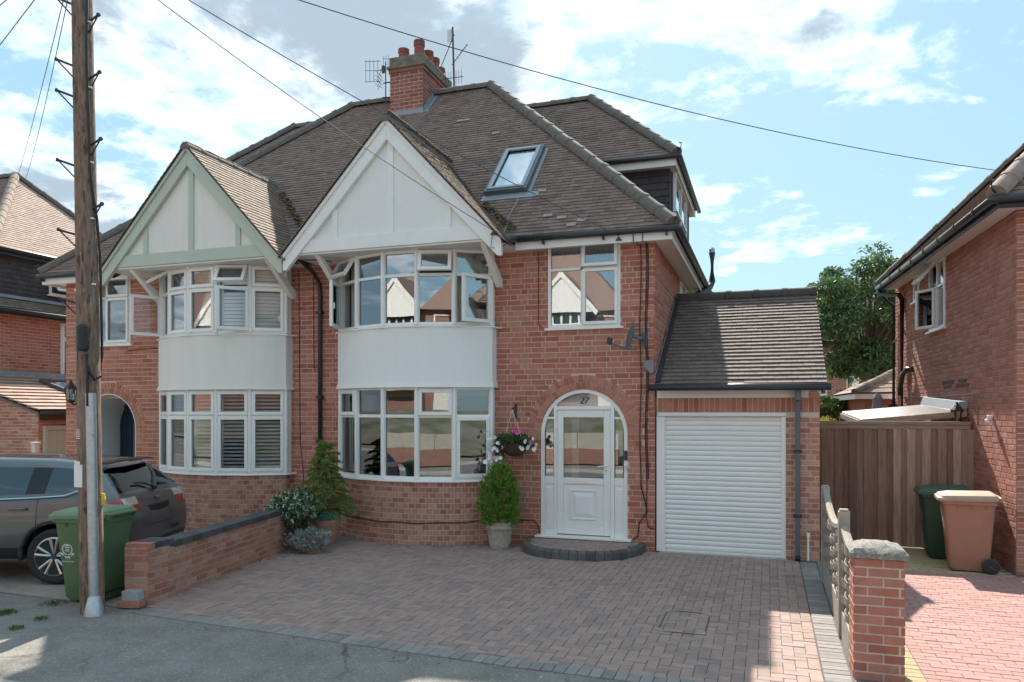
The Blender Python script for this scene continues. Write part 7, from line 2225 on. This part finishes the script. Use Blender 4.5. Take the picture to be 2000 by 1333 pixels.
for lev in range(13):
    z = .60 + .085 * lev; L = .50 * (1 - lev / 14.5) ** .8
    nb = 9 if lev < 8 else 6
    for k in range(nb):
        a = 2 * math.pi * (k + .37 * lev) / nb + g.uniform(-.25, .25); Lb = L * g.uniform(.65, 1.12)
        rise = g.uniform(.0, .35) + .03 * lev
        dv = np.array([math.cos(a), math.sin(a), rise]); sdv = np.array([-dv[1], dv[0], 0])
        b0 = np.array(SPc) + np.array([0, 0, z + g.uniform(-.03, .03)])
        br = lambda f: b0 + dv * Lb * f + np.array([0, 0, -.16 * Lb * f * f / .4])
        tw.tube([b0, br(.5), br(1)], [.008, .006, .003], 4)
        twigs = [(br(f), sg, f) for f in (.25, .4, .55, .7, .82, .94) for sg in (-1, 1)] + [(br(.86), 0, .9)]
        for p, sg, f in twigs:
            dr_ = dv * .75 + sdv * sg * g.uniform(.55, .95) + np.array([0, 0, g.uniform(-.35, .15)]); dr_ /= np.linalg.norm(dr_)
            ln = (.06 + .30 * Lb * (1.05 - f * .75)) * g.uniform(.7, 1.15)
            for q in range(int(22 + 60 * ln)):
                t_ = g.random() ** .8; pp = p + dr_ * ln * t_ + np.array([0, 0, -.05 * t_ * t_])
                pts.append(pp + g.normal(size=3) * .006); dirs.append(dr_ * .9 + g.normal(size=3) * .55); sz.append(.030)
tw.build('branches', mat('spruce_twig', (.16, .115, .075), .9), sp_)
leaf_mesh('foliage', pts, dirs, sz, spr_m, sp_, width=.30)


def bush(o, c, rad_, n_br, per, m, size, zsq=1.0, width=.5, up=.4, seed=1, name='foliage', rmin=.35):
    gg = np.random.default_rng(seed); pts, dirs, sz = [], [], []
    tips = []
    for k in range(n_br):
        v = gg.normal(size=3); v /= np.linalg.norm(v); v[2] = abs(v[2]) * 1.0 - .25 if gg.random() < .75 else v[2]
        r_ = gg.uniform(rmin, 1) ** .6 * gg.uniform(.82, 1.12)
        tip = np.array(c) + v * np.array(rad_) * r_; tips.append(tip)
        ax = v + np.array([0, 0, up])
        for q in range(per):
            p = tip - ax * gg.random() * .12 * max(rad_) / .45 + gg.normal(size=3) * .035 * max(rad_) / .45
            pts.append(p); dirs.append(ax + gg.normal(size=3) * .7); sz.append(size)
    leaf_mesh(name, pts, dirs, sz, m, o, width=width)
    return tips


# --- white flowering shrub
SH = Vector((-7.02, 10.02, 0))
sh_ = thing('flowering_shrub', 'rounded shrub with small white flower heads beside the low wall', 'shrub', SH)
shm = leafmat('shrub_green', [(.045, .09, .03), (.075, .14, .048), (.115, .195, .075), (.21, .27, .17)])
part('stems', MATS['bark'], sh_, lambda b: [b.tube([SH + Vector((.02 * k, 0, .2)), SH + Vector((.25 * math.cos(k * 2.1), .22 * math.sin(k * 2.1), .62))], [.012, .005], 5) for k in range(6)])
tips = bush(sh_, SH + Vector((0, 0, .58)), (.46, .40, .42), 240, 22, shm, .062, seed=3)
fl_m = mat('flower_white', (.74, .76, .68), .7)
pts, dirs, sz = [], [], []
for t_ in tips:
    if t_[2] > .45 and g.random() < .75:
        for q in range(9): pts.append(t_ + g.normal(size=3) * .018 + np.array([0, -.01, .02])); dirs.append(g.normal(size=3) + np.array([0, 0, .6])); sz.append(.020)
leaf_mesh('flower_heads', pts, dirs, sz, fl_m, sh_, width=.9)
part('pot', terr_m, sh_, lambda b: b.lathe([(.11, 0), (.14, .20), (.15, .21), (.15, .24), (.13, .24)], SH + Vector((.30, -.14, 0)), 22), smooth='auto')
# --- silver plant
SV = Vector((-6.58, 9.80, 0))
sv_ = thing('silver_leaf_plant', 'low silver grey trailing plant in front of the potted spruce', 'plant', SV)
svm = leafmat('silver_leaf', [(.20, .23, .22), (.28, .32, .31), (.36, .40, .385), (.26, .30, .27)], .7, .1)
bush(sv_, SV + Vector((0, 0, .20)), (.34, .30, .24), 170, 16, svm, .065, seed=5, width=.28)
bush(sv_, SV + Vector((.02, -.06, .24)), (.17, .17, .14), 26, 10, mat('dried_flower', (.40, .22, .10), .8), .03, seed=6, width=.5, name='dried_flowers')
part('pot', terr_m, sv_, lambda b: b.lathe([(.10, 0), (.135, .17), (.145, .18), (.145, .20), (.12, .20)], SV + Vector((0.0, .05, 0)), 20), smooth='auto')

# --- hanging basket
HB = Vector((-3.80, 11.28, 1.60))
hb_ = thing('hanging_basket', 'hanging basket of white and pink petunias beside the front door', 'hanging basket', HB)
part('bracket', iron_m, hb_, lambda b: (b.box(-3.90, -3.87, FY - .02, FY - .006, 2.02, 2.27), b.tube([(-3.885, FY - .02, 2.20), (-3.87, FY - .20, 2.20), (-3.84, FY - .33, 2.17), (-3.83, FY - .36, 2.20)], .009, 6), b.tube([(-3.885, FY - .02, 2.06), (-3.87, FY - .12, 2.10), (-3.86, FY - .20, 2.195)], .007, 6), b.tube([(-3.885, FY - .02, 2.25), (-3.87, FY - .10, 2.25), (-3.86, FY - .15, 2.21)], .006, 5)))
for k in range(3):
    a = R(90 + 120 * k)
    part('chain', mat('chain_pale', (.55, .53, .50), .5), hb_, lambda b: b.tube([(-3.835, FY - .34, 2.17), HB + Vector((.19 * math.cos(a), .19 * math.sin(a), .06))], .005, 5))
part('basket', mat('basket_brown', (.065, .04, .03), .8, noise=.3, nscale=30, bump=.8, bscale=80), hb_, lambda b: b.lathe([(.06, -.17), (.13, -.14), (.185, -.06), (.20, .02), (.205, .04), (.18, .04)], HB, 22), smooth='auto')
hbm = leafmat('basket_green', [(.035, .075, .025), (.06, .12, .035), (.10, .17, .05), (.14, .20, .07)])
bush(hb_, HB + Vector((-.02, -.03, .10)), (.30, .26, .17), 150, 16, hbm, .042, seed=8)
bush(hb_, HB + Vector((-.24, -.06, -.08)), (.13, .14, .28), 70, 15, hbm, .045, seed=9, up=-.4)
bush(hb_, HB + Vector((.20, -.06, .02)), (.15, .12, .13), 45, 14, hbm, .042, seed=10, up=-.2)


def flower(b, c, d, r, t):
    d = Vector(d).normalized(); q_ = d.to_track_quat('Z', 'Y').to_matrix(); n = 10
    v = [Vector(c)] + [Vector(c) + q_ @ Vector((r * (1 - .14 * (k % 2)) * math.cos(2 * math.pi * k / n), r * (1 - .14 * (k % 2)) * math.sin(2 * math.pi * k / n), r * .35)) for k in range(n)]
    b.add(v, [(0, 1 + k, 1 + (k + 1) % n) for k in range(n)], t)


fr = random.Random(12)
pet_m = mat('petal', None, .6, tint=[(.78, .78, .76), (.80, .80, .79), (.62, .10, .28), (.50, .22, .40)])
for k in range(46):
    zone = fr.random()
    if zone < .55: c = HB + Vector((-.27 + fr.uniform(-.15, .12), fr.uniform(-.28, -.05), fr.uniform(-.32, .22))); t = .1
    elif zone < .82: c = HB + Vector((.27 + fr.uniform(-.13, .13), fr.uniform(-.22, -.02), fr.uniform(-.09, .13))); t = .1
    else: c = HB + Vector((fr.uniform(-.05, .10), fr.uniform(-.2, .05), .23 + fr.uniform(-.04, .04))); t = .67
    if t < .5 and fr.random() < .16: t = .95
    fb = MB(); flower(fb, c, (fr.uniform(-.6, .6), -1, fr.uniform(-.2, .5)), fr.uniform(.026, .042), t)
    fb.build('flower', pet_m, hb_)

# --- garden beyond the fence
TR = Vector((3.25, 28, 0))
tr_ = thing('garden_tree', 'dense dark green tree rising behind the garage roof', 'tree', TR)
part('trunk', mat('tree_bark', (.16, .13, .11), .9, noise=.3, nscale=5, stretch=(5, 5, 1)), tr_, lambda b: b.tube([TR + Vector((0, 0, -.1)), TR + Vector((.05, 0, 1.6)), TR + Vector((-.05, 0, 3.2)), TR + Vector((0, 0, 6.2))], [.30, .24, .20, .06], 12), smooth=True)
lb = MB()
trm = leafmat('tree_green', [(.05, .105, .048), (.085, .155, .065), (.13, .215, .085), (.21, .30, .12)])
gg = np.random.default_rng(21); pts, dirs, sz = [], [], []
for k in range(130):
    v = gg.normal(size=3); v /= np.linalg.norm(v); rr_ = gg.uniform(.25, 1) ** .5
    c = np.array([3.2, 28, 5.35]) + v * np.array([2.35, 2.0, 2.3]) * rr_
    if c[2] < 3.0: c[2] = 3.0 + gg.random() * .5
    lb.tube([np.array([3.2, 28, 3.0 + gg.random()]), (np.array([3.2, 28, 4.2]) + c) / 2, c], [.05, .03, .012], 5)
    cl = gg.uniform(.34, .62)
    for q in range(190):
        w_ = gg.normal(size=3); w_ /= np.linalg.norm(w_); w_ *= gg.uniform(.35, 1.0)
        pts.append(c + w_ * cl * np.array([1, 1, .75])); dirs.append(w_ + np.array([0, 0, -.5]) + gg.normal(size=3) * .4); sz.append(.16)
lb.build('limbs', MATS['tree_bark'], tr_)
leaf_mesh('crown', pts, dirs, sz, trm, tr_, width=.42)

hd = thing('garden_hedge', 'clipped green hedge behind the board fence', 'hedge', (2.2, 21.5, 0))
hm = leafmat('hedge_green', [(.04, .09, .02), (.07, .14, .03), (.11, .20, .045), (.20, .29, .08)])
gg = np.random.default_rng(31); n = 9000
pts = np.column_stack([gg.uniform(.7, 3.2, n), 21 + gg.beta(.5, .5, n) * 1.3, 0.9 + (1 - gg.random(n) ** 2.2) * 1.58]); pts[:, 2] += .05 * np.sin(pts[:, 0] * 6)
leaf_mesh('foliage', pts, gg.normal(size=(n, 3)), [.085] * n, hm, hd, width=.6)
part('stems', MATS['bark'], hd, lambda b: b.box(.8, 3.1, 21.2, 22.1, 0, 2.25))
yb = thing('golden_shrub', 'golden yellow shrub at the corner behind the garage', 'shrub', (1.25, 18.2, 0))
ym = leafmat('golden_leaf', [(.34, .30, .05), (.46, .42, .09), (.25, .28, .06)])
bush(yb, Vector((1.15, 18.2, 1.65)), (.45, .4, .55), 150, 18, ym, .07, seed=14)
part('stems', MATS['bark'], yb, lambda b: b.tube([(1.2, 18.2, 0), (1.15, 18.2, 1.6)], [.04, .02], 6))
pb_ = thing('purple_bush', 'dusky purple bush beyond the hedge beside the tree trunk', 'shrub', (2.65, 32, 0))
bush(pb_, Vector((2.85, 33, 2.2)), (1.0, .8, 1.1), 120, 16, leafmat('purple_leaf', [(.07, .05, .06), (.11, .08, .09), (.14, .11, .11)]), .14, seed=15)
part('stems', MATS['bark'], pb_, lambda b: b.tube([(2.85, 33, 0), (2.85, 33, 2)], [.07, .04], 6))
gs_ = thing('light_green_bush', 'small light green bush at the foot of the tree', 'shrub', (3.5, 24, 0))
bush(gs_, Vector((2.75, 24, 2.0)), (.35, .4, .75), 70, 16, hm, .10, seed=16)
part('stems', MATS['bark'], gs_, lambda b: b.tube([(2.75, 24, 0), (2.75, 24, 1.8)], [.05, .03], 6))
um = thing('closed_parasol', 'closed grey garden parasol standing beyond the fence', 'parasol', (2.13, 17, 0))
part('pole', upvc_m, um, lambda b: b.tube([(2.13, 17, 0), (2.13, 17, 2.5)], .02, 8))
part('canopy', mat('parasol_cloth', (.27, .26, .30), .9, noise=.15), um, lambda b: b.lathe([(.03, 2.52), (.09, 2.42), (.10, 2.3), (.14, 2.0), (.17, 1.55), (.15, 1.2)][::-1], (2.13, 17, 0), 14), smooth=False)

# --- weeds in the tarmac
wd_m = leafmat('weed_green', [(.07, .12, .03), (.11, .19, .045), (.22, .23, .09)])
for k, (x, y, r_, lab, nn) in enumerate(((-7.70, 5.83, .13, 'green grass tuft in the tarmac left of the green bin', 260), (-7.55, 6.28, .16, 'straggling dry weeds along the drive edge near the green bin', 160), (-7.05, 5.45, .07, 'small yellowish weed in the tarmac in front of the pole', 90), (-7.12, 5.78, .08, 'flat dry weed in the tarmac just before the pole', 80), (-8.15, 5.75, .10, 'grass tuft at the left edge of the tarmac', 140))):
    o = thing('weed_tuft', lab, 'weed', (x, y, -.012))
    gg = np.random.default_rng(40 + k); pts, dirs, sz = [], [], []
    for q in range(nn):
        a = gg.uniform(0, 6.28); r2 = r_ * gg.random() ** .6
        h = .05 * (1 - r2 / r_ * .5); pts.append((x + r2 * math.cos(a), y + r2 * math.sin(a), h * .5 - .01)); dirs.append((math.cos(a) * .8 + gg.normal() * .4, math.sin(a) * .8 + gg.normal() * .4, 1.0)); sz.append(h * 1.3)
    leaf_mesh('blades', pts, dirs, sz, wd_m, o, width=.16)
# --- tall tree across the street, mirrored in the bay
OT = Vector((-31, -22, 0))
ot = thing('street_tree', 'dark conifer standing across the street behind the opposite houses', 'tree', OT)
part('trunk', MATS['tree_bark'], ot, lambda b: b.tube([OT, OT + Vector((0, 0, 11))], [.35, .08], 9))
gg = np.random.default_rng(50); pts, dirs, sz = [], [], []
for q in range(7000):
    h = gg.beta(1.2, 1.6); rmax = 3.2 * (1 - h) + .3; a = gg.uniform(0, 6.28); r2 = rmax * gg.random() ** .4
    pts.append((OT.x + r2 * math.cos(a), OT.y + r2 * math.sin(a), 2 + 11 * h)); dirs.append((math.cos(a), math.sin(a), -.2 + gg.normal() * .4)); sz.append(.55)
leaf_mesh('crown', pts, dirs, sz, trm, ot, width=.4)
# --- bottle on the sill of the lower bay
bt = part('bottle', mat('teal_plastic', (.10, .32, .36), .35), None, lambda b: b.lathe([(.045, 1.06), (.05, 1.08), (.05, 1.17), (.02, 1.21), (.018, 1.25)], (-5.62, 11.12, 0), 14), smooth='auto')
tag(bt, 'teal plastic bottle on the sill inside the lower white bay window', 'bottle')

# --- dead leaves and grit along the wall foot and the drive edge
gg = np.random.default_rng(77); pts, dirs, sz = [], [], []
for k in range(420):
    f = gg.random()
    if f < .45: x, y = -6.98 + gg.normal() * .22 + .12, 9.55 + gg.normal() * .33
    elif f < .75: q = gg.random(); x, y = -6.55 + q * 5.5, 6.20 - .05 * q * 5.5 + abs(gg.normal()) * -.10
    else: q = gg.random(); x, y = -6.55 - .16 * q * 3.6 + abs(gg.normal()) * .07, 6.98 + q * 3.4
    if in_bay(x, y, 1, .0) : continue
    pts.append((x, y, .006)); v = gg.normal(size=3); v[2] *= .15; dirs.append(v); sz.append(gg.uniform(.012, .035))
o = leaf_mesh('leaf_litter', pts, dirs, sz, mat('dry_leaf', None, .9, tint=[(.20, .14, .09), (.36, .29, .20), (.46, .42, .33), (.12, .085, .06)]), None, width=.6)
tag(o, 'scattered dry leaves and grit at the foot of the low wall', 'leaf litter', kind='stuff')
